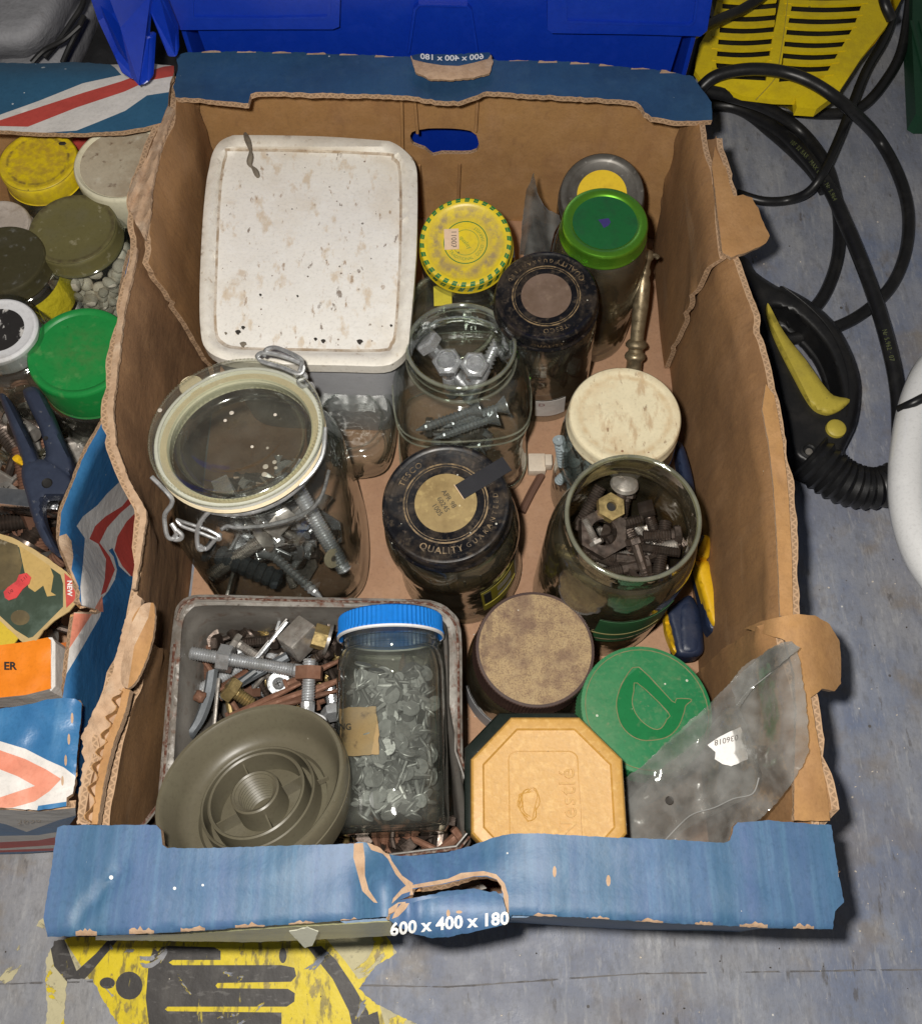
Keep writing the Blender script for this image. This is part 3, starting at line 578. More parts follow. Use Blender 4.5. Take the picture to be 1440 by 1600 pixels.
tear1 = [(553, 1318), (567, 1317), (570, 1340), (570, 1368), (576, 1390), (590, 1411), (584, 1410), (566, 1392), (558, 1362), (552, 1340)]
tear2 = [(571, 1313), (590, 1318), (604, 1325), (612, 1345), (628, 1368), (645, 1380), (644, 1392), (628, 1397), (612, 1412), (614, 1404), (628, 1388), (634, 1384), (618, 1366), (606, 1342), (598, 1334), (580, 1328)]
tear3 = [(607, 1420), (622, 1410), (634, 1409), (628, 1420), (615, 1434), (606, 1436)]
fold_n = [(75, 1466), (300, 1457), (500, 1444), (800, 1433), (1000, 1443), (1300, 1455)]
nch = chips([(75, 1458), (300, 1451), (500, 1441), (620, 1433)], 6, 95, 600, 20, 8) + chips([(800, 1429), (1000, 1439), (1300, 1449)], 6, 810, 1300, 20, 7)
nch += [([(1306, 1324), (1312, 1330), (1317, 1350), (1315, 1372), (1309, 1370), (1308, 1345)], 3), (circ(866, 1362, 3, 9, 10), 3), (circ(950, 1376, 3.5, 9, 10), 3), (circ(174, 1371, 3.4, 3.4, 10), 4), (circ(273, 1388, 2.6, 2.6, 8), 4), (circ(317, 1383, 2, 2, 8), 4)]
def nfz(x, y):
    z = 178 + 1.2 * nz(x * .01, y * .02)
    dip = math.exp(-((x - 690) / 85) ** 2); inner = max(0, min(1, (1400 - y) / 70))
    z -= 13 * dip * inner
    if 552 < x < 650: z += 7 * math.exp(-((x - 600) / 30) ** 2) * max(0, min(1, (y - 1320) / 60))
    z += 2.2 * math.exp(-((x - 470 - (1460 - y) * .0 - 0) / 400) ** 2) * 0
    c = abs((x - 115) - (1440 - y) * 0.95); 
    if 115 < x < 200 and c < 16: z -= 2.2 * (1 - c / 16)
    e = interp(fold_n, x) - y
    if e < 10: z -= .03 * (10 - e) ** 2
    return z
sheet('near_flange', nf, zmap(nfz), [M['blue_print'], M['card'], M['edge'], M['torn'], M['white_ink']], th=4.4, step=11, jit=.9, regions=nch + [(hole_lip, 3), (tear1, 3), (tear2, 3), (tear3, 3)], holes=[hole], parent=tray, es=5)
# printed hand-hole tab hanging out of the flange
ntab = [(622, 1412), (640, 1411), (660, 1406), (700, 1400), (740, 1395), (775, 1393), (785, 1402), (790, 1420), (793, 1443), (770, 1449), (735, 1457), (700, 1464), (675, 1466), (650, 1460), (625, 1450), (608, 1438), (610, 1430), (618, 1424)]
ntz = lambda x, y: 184 + 2.0 * sin((y - 1392) / 60 * pi) + 1.6 * sin(x * .16) * max(0, min(1, (690 - x) / 60)) - .004 * max(0, y - 1440) ** 2
nt_ = sheet('torn_handle_tab', ntab, zmap(ntz), [M['blue_print'], M['card'], M['edge'], M['torn']], th=3, step=7, jit=.8, regions=[([(612, 1436), (618, 1422), (628, 1410), (640, 1410), (634, 1420), (622, 1432)], 3), (circ(700, 1427, 3, 6, 8), 3), (circ(717, 1425, 5, 2.5, 8), 3)], parent=tray, es=4)
def ntx(x, y, d):
    px = 702 + x; py = 1443 - y - 7 * (x / 85) + .0016 * max(0, -x) ** 2 * .25
    return P(px, py, ntz(px, py) + .7)
text('600 x 400 x 180', 27.5, ntx, M['white_ink'], nt_, bold=.03, space=1.02)
# clear tape and a scrap of paper sticking out under the fold
M['tape'] = mat('yellowed_packing_tape', (.30, .30, .17), .25, layers=[('n', 90, .5, .7, (.16, .16, .09), .6, (.2, 1, 1))], coat=.6)
sheet('packing_tape', [(150, 1462), (300, 1459), (470, 1448), (612, 1440), (612, 1462), (500, 1468), (400, 1472), (150, 1469)], zmap(lambda x, y: 176 - (y - 1440) * 1.2), [M['tape']] * 3, th=.6, step=14, jit=.6, parent=tray)
sheet('paper_scrap', [(452, 1456), (480, 1449), (498, 1456), (488, 1478), (476, 1482), (464, 1468)], zmap(lambda x, y: 178 - (y - 1448) * .8), [mat('scrap_of_paper', (.62, .62, .5), .6)] * 3, th=.5, step=8, jit=1, parent=tray)

# ================================================================== THE NEIGHBOUR TRAY ON THE LEFT
lt = thing('cardboard_tray', 'cardboard tray at the left printed with red, white and blue flag stripes', 'cardboard box', loc=(-420, 20, 0))
Lm = lt.location * 1000
def lsheet(*a, **k):
    o = sheet(*a, parent=lt, **k); o.location = -lt.location; return o
PRM = [M['blue_left'], M['card'], M['edge'], M['white_print'], M['red_print'], M['salmon_print'], M['torn']]
lsheet('bottom', rect(-640, -250, -225, 284), lambda x, y: (x, y, 3.2), [M['card_floor'], M['card'], M['edge']], th=3, step=60)
lsheet('far_flange', [(-90, 100), (0, 98), (60, 99), (120, 97), (175, 101), (235, 99), (272, 103), (272, 113), (266, 130), (262, 165), (252, 192), (225, 199), (190, 205), (130, 208), (60, 207), (0, 203), (-90, 205)],
       zmap(lambda x, y: 179 + 1.5 * nz(x * .02, y * .02) - .02 * max(0, 118 - y) ** 2), [mat('blue_printed_card_slate', (.028, .105, .195), .45, layers=[('n', 40, .5, .75, (.05, .16, .27), .4), ('v', 75, .16, (.62, .68, .70), .32), ('v', 160, .14, (.62, .68, .70), .3)], bump=[(16, 1.8)])] + PRM[1:], th=4, step=13, jit=.6,
       regions=[([(-90, 210), (-10, 183), (60, 158), (130, 130), (190, 117), (180, 106), (172, 100), (250, 99), (280, 100), (270, 143), (230, 149), (196, 173), (150, 192), (120, 204), (0, 212)], 3),
                ([(-90, 214), (0, 188), (60, 168), (130, 145), (190, 127), (230, 112), (256, 104), (280, 101), (270, 119), (232, 126), (195, 143), (120, 168), (44, 198), (0, 197)], 4)], es=6)
le = [(388, 206), (450, 190), (540, 183), (600, 172), (650, 165), (665, 158), (710, 132), (760, 112), (800, 96), (850, 92), (880, 104), (905, 118), (940, 122), (958, 116), (1010, 106), (1095, 102), (1240, 100)]
def lz(x, y):
    d = max(0, x - interp(le, y)); z = 160 - .35 * min(d, 14) - 1.25 * max(0, d - 14) + 3 * nz(x * .02, y * .015)
    if 830 < y < 950: z += 9 * sin((x - 90) * .055) * (1 - abs(y - 890) / 60)
    return z
lwout = [(206, 388), (190, 450), (183, 540), (172, 600), (165, 650), (158, 665), (132, 710), (112, 760), (96, 800), (92, 850), (104, 876), (114, 905), (126, 925), (123, 940), (130, 948), (152, 954), (150, 957), (116, 957), (109, 1010), (104, 1055), (98, 1090), (126, 1094), (130, 1102), (122, 1200), (118, 1240), (165, 1240), (170, 1130), (196, 1000), (206, 930), (218, 850), (222, 806), (196, 757), (174, 700), (167, 640), (174, 575), (187, 480), (212, 388)]
lsheet('side_wall', lwout, zmap(lz), PRM, th=4, step=9, jit=.7, es=5,
       regions=[([(120, 822), (130, 807), (153, 789), (167, 772), (191, 749), (240, 735), (250, 800), (205, 900), (185, 905), (160, 935), (150, 957), (128, 945), (126, 917), (130, 881), (133, 841)], 3),
                ([(212, 765), (245, 770), (209, 784), (189, 801), (168, 824), (156, 848), (172, 870), (180, 890), (166, 925), (158, 930), (164, 905), (166, 874), (154, 850), (140, 842), (149, 822), (165, 807), (191, 791)], 4),
                ([(219, 794), (260, 790), (250, 905), (205, 900), (191, 884), (179, 860), (184, 838), (198, 815)], 4),
                ([(176, 856), (183, 872), (186, 884), (192, 890), (205, 902), (230, 905), (225, 1000), (205, 1060), (150, 1060), (146, 1010), (152, 960), (166, 930), (180, 905), (183, 890), (178, 870), (170, 860)], 0),
                ([(100, 957), (160, 950), (157, 963), (130, 1010), (100, 1060), (98, 1060)], 3), ([(112, 955), (147, 955), (109, 1013), (100, 1016)], 5), ([(149, 949), (160, 930), (162, 956), (150, 956)], 5),
                ([(163, 657), (200, 657), (190, 540), (176, 538), (168, 600)], 3),
                ([(92, 838), (104, 834), (112, 845), (115, 870), (112, 890), (124, 918), (118, 918), (100, 885), (88, 860)], 6), ([(120, 925), (128, 946), (152, 952), (158, 957), (150, 960), (116, 958), (118, 930)], 6)])
lsheet('near_flange', [(-90, 1112), (0, 1107), (45, 1101), (75, 1093), (100, 1090), (118, 1092), (128, 1099), (127, 1120), (121, 1180), (117, 1225), (114, 1240), (104, 1246), (104, 1260), (60, 1266), (0, 1262), (-90, 1262)], zmap(lambda x, y: 174 + 2.5 * nz(x * .03, y * .03) - .01 * max(0, x - 108) ** 2), PRM, th=4, step=11, jit=.8, es=5,
       regions=[([(-90, 1140), (0, 1158), (40, 1170), (75, 1188), (100, 1199), (117, 1212), (140, 1240), (108, 1252), (60, 1259), (55, 1280), (-90, 1280)], 3), ([(-90, 1150), (0, 1172), (40, 1186), (72, 1202), (96, 1217), (78, 1236), (55, 1252), (20, 1262), (-90, 1266), (-90, 1256), (0, 1246), (30, 1236), (55, 1228), (28, 1213), (0, 1202), (-90, 1190)], 5),
                (circ(113, 1122, 2.2, 9, 8), 6), (circ(108, 1155, 2.2, 9, 8), 6), (circ(103, 1188, 2.2, 9, 8), 6), (circ(98, 1220, 2.2, 8, 8), 6)])
lf = lsheet('end_wall', [(-90, 1262), (0, 1264), (60, 1268), (118, 1262), (119, 1276), (100, 1300), (84, 1330), (40, 1334), (-90, 1337)], zmap(lambda x, y: lerp(168, 2, max(0, min(1, (y - 1265) / 70)))), PRM, th=4, step=12, es=6,
       regions=[([(-90, 1262), (119, 1262), (120, 1274), (90, 1282), (42, 1300), (10, 1288), (-20, 1282), (-90, 1280)], 3), ([(-90, 1308), (60, 1305), (130, 1293), (120, 1326), (60, 1330), (-90, 1332)], 3), ([(-90, 1318), (0, 1316), (60, 1313), (130, 1300), (120, 1318), (60, 1322), (0, 1326), (-90, 1327)], 4), ([(-90, 1332), (120, 1324), (120, 1328), (-90, 1335)], 4)])
t = text('2630', 17, lambda x, y, d: P(46 + x * 1.15, 1283 - y * .62 - x * .12, lerp(168, 2, (1283 - 1265) / 70) + 3), M['ink_soft'], lf, name='handwriting')
lsheet('end_wall', rect(-640, 2, -226, 172), lambda u, v: (u, 286, v), [M['card'], M['blue_left'], M['edge']], th=4, step=40, face=(-400, -900, 90), down=(0, 1, 0))
lsheet('side_wall', rect(-248, 2, 284, 172), lambda u, v: (-640, u, v), [M['card'], M['blue_left'], M['edge']], th=4, step=50, face=(400, 0, 90), down=(-1, 0, 0))

# ================================================================== BOLTS, NUTS, NAILS: one mesh of each kind, copied
def hexhead(rr, h, z0=0.0, n=6):
    v = [(rr * .86 * cos(i * pi / 3), rr * .86 * sin(i * pi / 3), z0) for i in range(6)]
    v += [(rr * cos(i * pi / 3), rr * sin(i * pi / 3), z0 + h * .08) for i in range(6)]
    v += [(rr * cos(i * pi / 3), rr * sin(i * pi / 3), z0 + h * .84) for i in range(6)]
    v += [(rr * .84 * cos(i * pi / 3), rr * .84 * sin(i * pi / 3), z0 + h) for i in range(6)]
    f = [tuple(range(6))[::-1], tuple(range(18, 24))]
    for k in (0, 6, 12): f += [(k + i, k + (i + 1) % 6, k + 6 + (i + 1) % 6, k + 6 + i) for i in range(6)]
    return v, f
def thread(r, z0, z1, pitch=1.5, n=10, depth=.14, point=0):
    pr = []; k = max(2, int((z1 - z0) / pitch))
    for i in range(k):
        z = lerp(z0, z1, i / k); s = 1.0 if not point else min(1, (i + 1) / point)
        pr += [(r * (1 - depth) * s, z), (r * s, z + (z1 - z0) / k * .5)]
    pr.append((r * .8, z1)); return lathe([(.01, z0)] + pr + [(.01, z1)], n)
def bolt_parts(r, L, hr, hh, thr=.6, sq=False):
    """head on top (z = 0..hh), shank down to -L"""
    head = hexhead(hr, hh) if not sq else box(-hr * .8, hr * .8, -hr * .8, hr * .8, 0, hh, .6)
    shank = join(lathe([(r, -L * (1 - thr)), (r, 0.2)], 10), thread(r, -L, -L * (1 - thr), 1.7 if r > 3 else 1.1, 10))
    return head, shank
def nut_geo(hr, ir, h):
    v, f = [], []
    n = 24
    def rad(a): k = (a + pi / 6) % (pi / 3) - pi / 6; return hr * .866 / cos(k)
    for (rr, z) in ((0, 0), (0, h)):
        pass
    ring = []
    for z, kind in ((0, 'o'), (h, 'o'), (h, 'i'), (0, 'i')):
        for i in range(n):
            a = 2 * pi * i / n; q = rad(a) if kind == 'o' else ir
            v.append((q * cos(a), q * sin(a), z))
    for k in range(4):
        for i in range(n):
            a, b = k * n + i, k * n + (i + 1) % n; c, d = ((k + 1) % 4) * n + (i + 1) % n, ((k + 1) % 4) * n + i
            f.append((a, b, c, d))
    return v, f
def cen(part):   # recentre on the middle of its length
    v, f = part; z0 = min(p[2] for p in v); z1 = max(p[2] for p in v); m = (z0 + z1) / 2
    return [(x, y, z - m) for x, y, z in v], f
def clout(rh, L, rs=1.5): return cen(join(lathe([(.01, 1.1), (rh * .96, 1.0), (rh, .5), (rh * .96, 0), (rs, -.1)], 16), lathe([(rs, 0), (rs * 1.02, -L * .2), (rs * .98, -L * .86), (.15, -L)], 8)))
def csk(rh, L, r, pitch=1.9): return cen(join(lathe([(.01, .2), (rh * .3, .2), (rh, 0.3), (rh, 0), (r, -rh * .8)], 14), thread(r, -L, -rh * .7, pitch, 8, .28, 4)))
def dome(rh, L, r): return cen(join(lathe([(.01, rh * .62), (rh * .5, rh * .55), (rh * .85, rh * .3), (rh, 0), (r, -.1)], 16), thread(r, -L, 0, 1.3, 9)))
def washer_geo(r, ir, h): return lathe([(ir, 0), (r, 0), (r, h), (ir, h), (ir, 0)], 22)
KIND = {
    'hex_bolt_m8': cen(join(*bolt_parts(3.9, 34, 7.2, 5.4))), 'hex_bolt_m10': cen(join(*bolt_parts(5, 46, 9.6, 6.6, .7))), 'hex_bolt_m6': cen(join(*bolt_parts(3, 24, 5.6, 4, .9))),
    'set_screw': cen(join(*bolt_parts(3.9, 20, 7.0, 5, 1))), 'square_bolt': cen(join(*bolt_parts(3.8, 26, 7, 5, .8, True))), 'nut_m10': nut_geo(9.6, 5, 8), 'nut_m8': nut_geo(7.4, 4, 6.4), 'nut_m16': nut_geo(16, 9, 11),
    'clout': clout(5.4, 21), 'clout_small': clout(3.9, 17, 1.2), 'wood_screw': csk(5.2, 34, 2.6), 'small_screw': csk(3.6, 20, 1.8, 1.3), 'dome_screw': dome(5.2, 22, 2.6), 'coach_bolt': dome(9.5, 38, 4.2), 'washer': washer_geo(9, 4.2, 1.6),
    'nail': cen(join(lathe([(.01, 1.4), (4.2, 1.2), (4.2, 0), (2.1, -.2)], 12), lathe([(2.1, 0), (2.1, -62), (.2, -70)], 8))),
    'stud': cen(thread(4.6, -30, 30, 1.6)), 'bracket': join(box(-20, 20, -6, 6, 0, 1.8, .4), box(-20, -18.2, -6, 6, 1.5, 20, .4)),
}
NAMEOF = {'hex_bolt_m8': ('hex_bolt', 'bolt'), 'hex_bolt_m10': ('hex_bolt', 'bolt'), 'hex_bolt_m6': ('hex_bolt', 'bolt'), 'set_screw': ('hex_bolt', 'bolt'), 'square_bolt': ('square_bolt', 'bolt'), 'nut_m10': ('hex_nut', 'nut'), 'nut_m8': ('hex_nut', 'nut'), 'nut_m16': ('hex_nut', 'nut'),
          'clout': ('clout_nail', 'nail'), 'clout_small': ('clout_nail', 'nail'), 'wood_screw': ('wood_screw', 'screw'), 'small_screw': ('wood_screw', 'screw'), 'dome_screw': ('dome_screw', 'screw'), 'coach_bolt': ('coach_bolt', 'bolt'), 'washer': ('washer', 'washer'), 'nail': ('nail', 'nail'), 'stud': ('threaded_rod', 'rod'), 'bracket': ('metal_bracket', 'bracket')}
WORD = {'zinc_plated_steel': 'shiny', 'dull_steel': 'dull grey', 'oily_dark_steel': 'dark oily', 'rusty_iron': 'rusty brown', 'yellow_passivated_steel': 'yellowish', 'tarnished_brass': 'tarnished brass', 'galvanised_nail': 'pale grey', 'grey_wall_plug': 'grey plastic', 'pale_pebble': 'pale'}
NOUN = {'hex_bolt_m8': 'hexagon bolt', 'hex_bolt_m10': 'thick hexagon bolt', 'hex_bolt_m6': 'small hexagon bolt', 'set_screw': 'short hexagon bolt', 'nut_m10': 'hexagon nut', 'nut_m8': 'small hexagon nut', 'nut_m16': 'big hexagon nut', 'clout': 'wide headed nail', 'clout_small': 'small headed nail', 'wood_screw': 'countersunk screw', 'small_screw': 'small screw'}
_mesh = {}
def piece(kind, m, mw, label, group=None, cat=None, scale=1.0):
    k = (kind, m.name)
    if k not in _mesh:
        o = mk(NAMEOF[kind][0], *KIND[kind], m, angle=30); _mesh[k] = o.data
    else: o = link(bpy.data.objects.new(NAMEOF[kind][0], _mesh[k]))
    o.matrix_world = mw @ Matrix.Scale(scale, 4)
    return tag(o, label, cat or NAMEOF[kind][1], group)
def at(p, d, spin=0.0):
    """matrix at p (mm) with the z axis (head end) along d"""
    d = Vector(d).normalized(); ref = Vector((1, 0, 0)) if abs(d.x) < .9 else Vector((0, 1, 0))
    return frame(Vector(p), Vector(p) + d, spin, ref)
def rdir(r, flat=1.0):
    a = r.uniform(0, 2 * pi); z = r.uniform(-1, 1) * flat; q = sqrt(max(0, 1 - z * z)); return Vector((q * cos(a), q * sin(a), z))
def heap(n, inside, kinds, mats, seed, label, group, flat=.4, scale=(.85, 1.1), cat=None):
    """inside(r) -> point in mm"""
    r = random.Random(seed); ps = [(r.choice(kinds), r.choice(mats), Vector(inside(r)), rdir(r, flat), r.uniform(0, 6), r.uniform(*scale)) for _ in range(n)]
    cx = sum(p[2].x for p in ps) / n; cy = sum(p[2].y for p in ps) / n
    for k, m, p, d, sp, sc in ps:
        side = ('far' if p.y > cy else 'near') + (' right' if p.x > cx else ' left')
        piece(k, m, at(p, d, sp), (WORD.get(m.name, '') + ' ' + NOUN.get(k, NAMEOF[k][0].replace('_', ' '))).strip() + ', ' + side + ' of ' + label, group, cat, sc)
def two(p1, z1, p2, z2): return P(*p1, z1), P(*p2, z2)
def hero_bolt(head_px, zh, tip_px, zt, r, hr, hh, m, label, group=None, nut=None, thr=.9, sq=False, washer=False):
    a = P(*head_px, zh); b = P(*tip_px, zt); L = (a - b).length; t = thing('square_bolt' if sq else 'hex_bolt', label, 'bolt', at(a, a - b), group)
    hd, sh = bolt_parts(r, L, hr, hh, thr, sq)
    mk('head', *hd, m, t, angle=30); mk('shank', *sh, m, t, angle=30)
    if nut is not None: mk('nut', *xf(nut_geo(nut[1], r * .95, nut[2]), Matrix.Translation((0, 0, -nut[0] * L))), nut[3] if len(nut) > 3 else m, t, angle=30)
    return t

# ================================================================== JARS
def sqshape(sq, rmax, z0, z1, pw=4.0, spin=0.0, zl=0, neck=None):
    """cross-section: a rounded square between heights z0 and z1, a circle above"""
    def f(a, z, r):
        k = 1.0
        if z > z1: k = max(0.0, 1 - (z - z1) / max(1e-6, (neck - z1))) if neck else 0.0
        c = (abs(cos(a + spin)) ** pw + abs(sin(a + spin)) ** pw) ** (-1 / pw)
        return 1 + (c - 1) * sq * k
    return f
def octshape(k=1.0, cut=.0):
    def f(a, z, r):
        q = (a + pi / 8) % (pi / 4) - pi / 8; return (cos(pi / 8) / cos(q)) * .5 + .5 if 0 else 1 / (cos(q) / cos(pi / 8))
    return f
def glass_body(e, H, rb, rn, hs, neck_h, m, sq=0.0, pw=4.0, waist=None, n=64, t=2.4, name='glass_body', spin=0.0, open_top=False, rings=0):
    """H to the rim, rb body radius, rn neck radius, hs height of the shoulder, neck_h length of neck"""
    zn = H - neck_h
    pr = [(.01, 1.8), (rb * .62, 1.4), (rb * .80, 0), (rb * .93, .8), (rb * .985, 4), (rb, 9)]
    for i in range(1, 6): pr.append((rb * (waist(i / 6) if waist else 1), lerp(9, hs, i / 6)))
    pr.append((rb, hs))
    for i in range(1, 7):
        a = i / 6 * pi / 2; pr.append((lerp(rn, rb, cos(a) ** .9 if i < 6 else 0), lerp(hs, zn, sin(a) ** 1.15)))
    if open_top:
        k = max(2, int(neck_h / 4))
        for i in range(1, k): pr.append((rn + (.9 if i % 2 else -.1), lerp(zn, H - 2, i / k)))
        pr += [(rn + .4, H - 2.4), (rn + .9, H - 1.2), (rn + .3, H - .2), (rn - 1.2, H), (rn - 2.2, H - .9)]
    else: pr += [(rn, zn + 2), (rn, H)]
    sh = sqshape(sq, rb, 0, hs, pw, spin, neck=zn) if sq else None
    out = lathe(pr, n, sh)
    if open_top: mk('rim_bead', *lathe([(rn - 1.9, H - 1.2), (rn - 1.2, H + .25), (rn + .4, H + .3), (rn + 1.1, H - 1.2), (rn + .5, H - 2.6), (rn - 1.9, H - 2.4)], n), M['rim_glass'], e, angle=70)
    inn = [(.01, 5.0), (rb * .55, 4.6), (rb * .84, 5.5), (rb - t - .8, 10)] + [(rb * (waist(i / 6) if waist else 1) - t, lerp(12, hs, i / 6)) for i in range(1, 6)] + [(rb - t, hs - 1)]
    for i in range(1, 7):
        a = i / 6 * pi / 2; inn.append((lerp(rn - t, rb - t, cos(a) ** .9 if i < 6 else 0), lerp(hs - 1, zn - .5, sin(a) ** 1.15)))
    inn += [(rn - t, H - (1.0 if open_top else .4))]
    iv, if_ = lathe(inn, n, sh); if_ = [q[::-1] for q in if_]
    return mk(name, *join(out, (iv, if_)), m, e, angle=60)
def metal_lid(e, H, r, h, m, recess=1.3, ring=.80, knurl=0, name='lid', side=None, curl=1.0, bead=True, n=96, raised=0):
    pr = [(r * .9, H - h + 1.2), (r + .2, H - h + .2), (r + curl * .7, H - h), (r + curl, H - h + 1), (r + curl * .5, H - h + 2.2), (r, H - h + 3), (r, H - 3), (r - .35, H - 1.2), (r - 1.2, H - .25), (r - 2.4, H), (r * ring + 1.5, H), (r * ring + .3, H - recess * .5), (r * ring - .8, H - recess), (r * ring * .5, H - recess), (.01, H - recess)]
    if raised: pr = pr[:-4] + [(r * ring + .3, H + raised * .4), (r * ring - .9, H + raised), (r * ring * .5, H + raised), (.01, H + raised)]
    sh = None
    if knurl:
        n = knurl * 2
        def sh(a, z, rr): return 1 + ((.022 if n < 200 else .012) if int(round(a / (2 * pi) * n)) % 2 else 0) * (1 if rr > r * .97 and z < H - 1 else 0)
    return mk(name, *lathe(pr, n, sh), m, e, angle=32)
def disc(e, r, z, m, name, n=48, r0=.01, h=.25): return mk(name, *lathe([(r0, z), (r, z), (r, z - h)] if r0 < .1 else [(r0, z - h), (r0, z), (r, z), (r, z - h)], n), m, e, angle=30)
def band(e, r, z0, z1, a0, a1, m, name='paper_label', n=24, shape=None, t=.25):
    """paper round a jar: curved strip from angle a0 to a1, with thickness"""
    v, f = [], []
    for k, rr in enumerate((r, r + t)):
        for j, z in enumerate((z0, (z0 + z1) / 2, z1)):
            for i in range(n + 1):
                a = lerp(a0, a1, i / n); q = rr * (shape(a, z, rr) if shape else 1); v.append((q * cos(a), q * sin(a), z))
    w_ = n + 1
    for j in range(2):
        for i in range(n):
            a = j * w_ + i; f.append((a, a + w_, a + w_ + 1, a + 1)); b = a + 3 * w_; f.append((b, b + 1, b + w_ + 1, b + w_))
    for i in range(n):
        f.append((i, i + 1, i + 1 + 3 * w_, i + 3 * w_)); a = 2 * w_ + i; f.append((a, a + 3 * w_, a + 1 + 3 * w_, a + 1))
    for j in range(2):
        a = j * w_; f.append((a, a + 3 * w_, a + 4 * w_, a + w_)); a = j * w_ + n; f.append((a, a + w_, a + 4 * w_, a + 3 * w_))
    return mk(name, v, f, m, e, angle=40)
def jar(label, lid_px, zt, base_px, zb=4, spin=0.0, group=None, name='glass_jar', cat='jar'):
    b = P(*lid_px, zt); a = P(*base_px, zb) if base_px else Vector((b.x, b.y, zb))
    return thing(name, label, cat, frame(a, b, spin), group), (b - a).length

L_ = lambda name, col, rough=.4, extra=(), **k: mat(name, col, rough, layers=[('n', 45, .5, .72, tuple(c * .45 + .04 for c in col), .6), ('n', 130, .56, .74, (.14, .09, .05), .55), ('v', 160, .14, (.55, .5, .42), .25), *extra], bump=[(120, .15)], **k)
# ---- jar with the yellow and green striped lid
e, H = jar('glass jar with a yellow lid striped green round its edge and a small price sticker', (727, 378), 124, (738, 462), name='glass_jar')
glass_body(e, H, 37, 32, H - 34, 16, M['glass'])
M['lid_yel'] = mat('yellow_printed_tin', (.74, .56, .02), .38, layers=[('r', 23, 7, (.32, .24, .13), 1.0), ('n', 50, .45, .7, (.5, .36, .08), .6), ('v', 130, .14, (.2, .15, .06), .3)], bump=[(120, .15)])
metal_lid(e, H, 35, 13, M['lid_yel'], recess=1.0, ring=.82)
M['grn_print'] = mat('green_print', (.015, .17, .045), .4)
st = []
for i in range(30):
    a = 2 * pi * i / 30; vs = []
    for (rr, z, da) in ((35.12, H - 10.5, -.09), (35.12, H - 2.9, -.02), (34.2, H - .15, .0), (31.2, H + .12, .02)):
        vs += [(rr * cos(a + da), rr * sin(a + da), z), (rr * cos(a + da + .11), rr * sin(a + da + .11), z)]
    st.append((vs, [(0, 1, 3, 2), (2, 3, 5, 4), (4, 5, 7, 6)]))
for s_ in st: mk('green_stripe', *s_, M['grn_print'], e, smooth=False)
disc(e, 16.6, H - .95, M['grn_print'], 'printed_ring', r0=15.9, h=.1)
M['grn_faint'] = mat('faded_green_print', (.16, .27, .05), .5)
disc(e, 10.0, H - .95, M['grn_faint'], 'printed_ring', r0=9.6, h=.1)
text('BEST · TRADITIONAL · GOOD · HARVEST', 3.4, lambda x, y, d: arc(13, -pi / 2 + .4, H - .8, False)(x * .92, y, d), M['grn_faint'], e)
text('quality', 4.5, lambda x, y, d: (x * cos(-.9) - y * sin(-.9), x * sin(-.9) + y * cos(-.9), H - .8), M['grn_faint'], e)
M['price'] = mat('faded_price_sticker', (.72, .52, .36), .7, layers=[('n', 80, .5, .7, (.55, .38, .25), .5)])
tk = mk('price_sticker', *xf(box(-5.5, 5.5, -8, 8, H - .6, H - .25), Matrix.Translation((-10.5, 2.5, 0)) @ Matrix.Rotation(.03, 4, 'Z')), M['price'], e, smooth=False)
text('£0011', 5.6, lambda x, y, d: (-10.5 - y + 2, 2.5 + x * .95, H - .18), M['ink_soft'], tk)
heap(10, lambda r: e.matrix_world.translation * 1000 + Vector((r.uniform(-22, 22), r.uniform(-22, 22), r.uniform(8, 35))), ['hex_bolt_m6', 'nut_m8', 'small_screw'], [M['oily'], M['steel']], 21, 'the yellow and green lidded jar', 'bolts inside the yellow and green lidded jar')

# ---- low glass jar behind the open square one, with a yellow paper label on its shoulder
e, H = jar('clear glass jar with a torn yellow paper label, half hidden behind the open square jar', (705, 492), 82, (712, 545))
glass_body(e, H, 40, 36, H - 26, 12, M['glass_clean'], open_top=True)
mk('glass_lid', *lathe([(37, H - 2), (38, H), (36, H + 2), (20, H + 2.6), (.01, H + 2.8)], 64), M['glass_lid'], e)
M['lab_yel'] = mat('yellow_paper_label', (.70, .60, .06), .5, layers=[('n', 60, .5, .7, (.5, .42, .05), .5)])
o = sheet('paper_label', [(677, 447), (705, 445), (706, 476), (678, 478)], zmap(90), [M['lab_yel']] * 3, th=.4, step=8, es=6)
o.parent = e; o.matrix_parent_inverse = e.matrix_world.inverted()
band(e, 40.3, 12, H - 30, .9, 2.2, M['lab_yel'])

# ---- silver rimmed lid with yellow centre, far right corner
e, H = jar('glass jar in the far right corner, dull silver lid with a yellow centre', (940, 303), 124, (926, 385))
glass_body(e, H, 34, 30, H - 30, 14, M['glass_dirty'])
metal_lid(e, H, 32.5, 13, mat('dull_silver_tin', (.12, .112, .10), .4, .4, layers=[('n', 60, .45, .7, (.05, .04, .03), .8), ('n', 160, .6, .75, (.5, .48, .44), .5)]), recess=1)
disc(e, 19, H - .7, mat('yellow_lid_centre', (.76, .52, .02), .45, layers=[('n', 60, .5, .7, (.6, .38, .02), .5)]), 'printed_disc', h=.2)
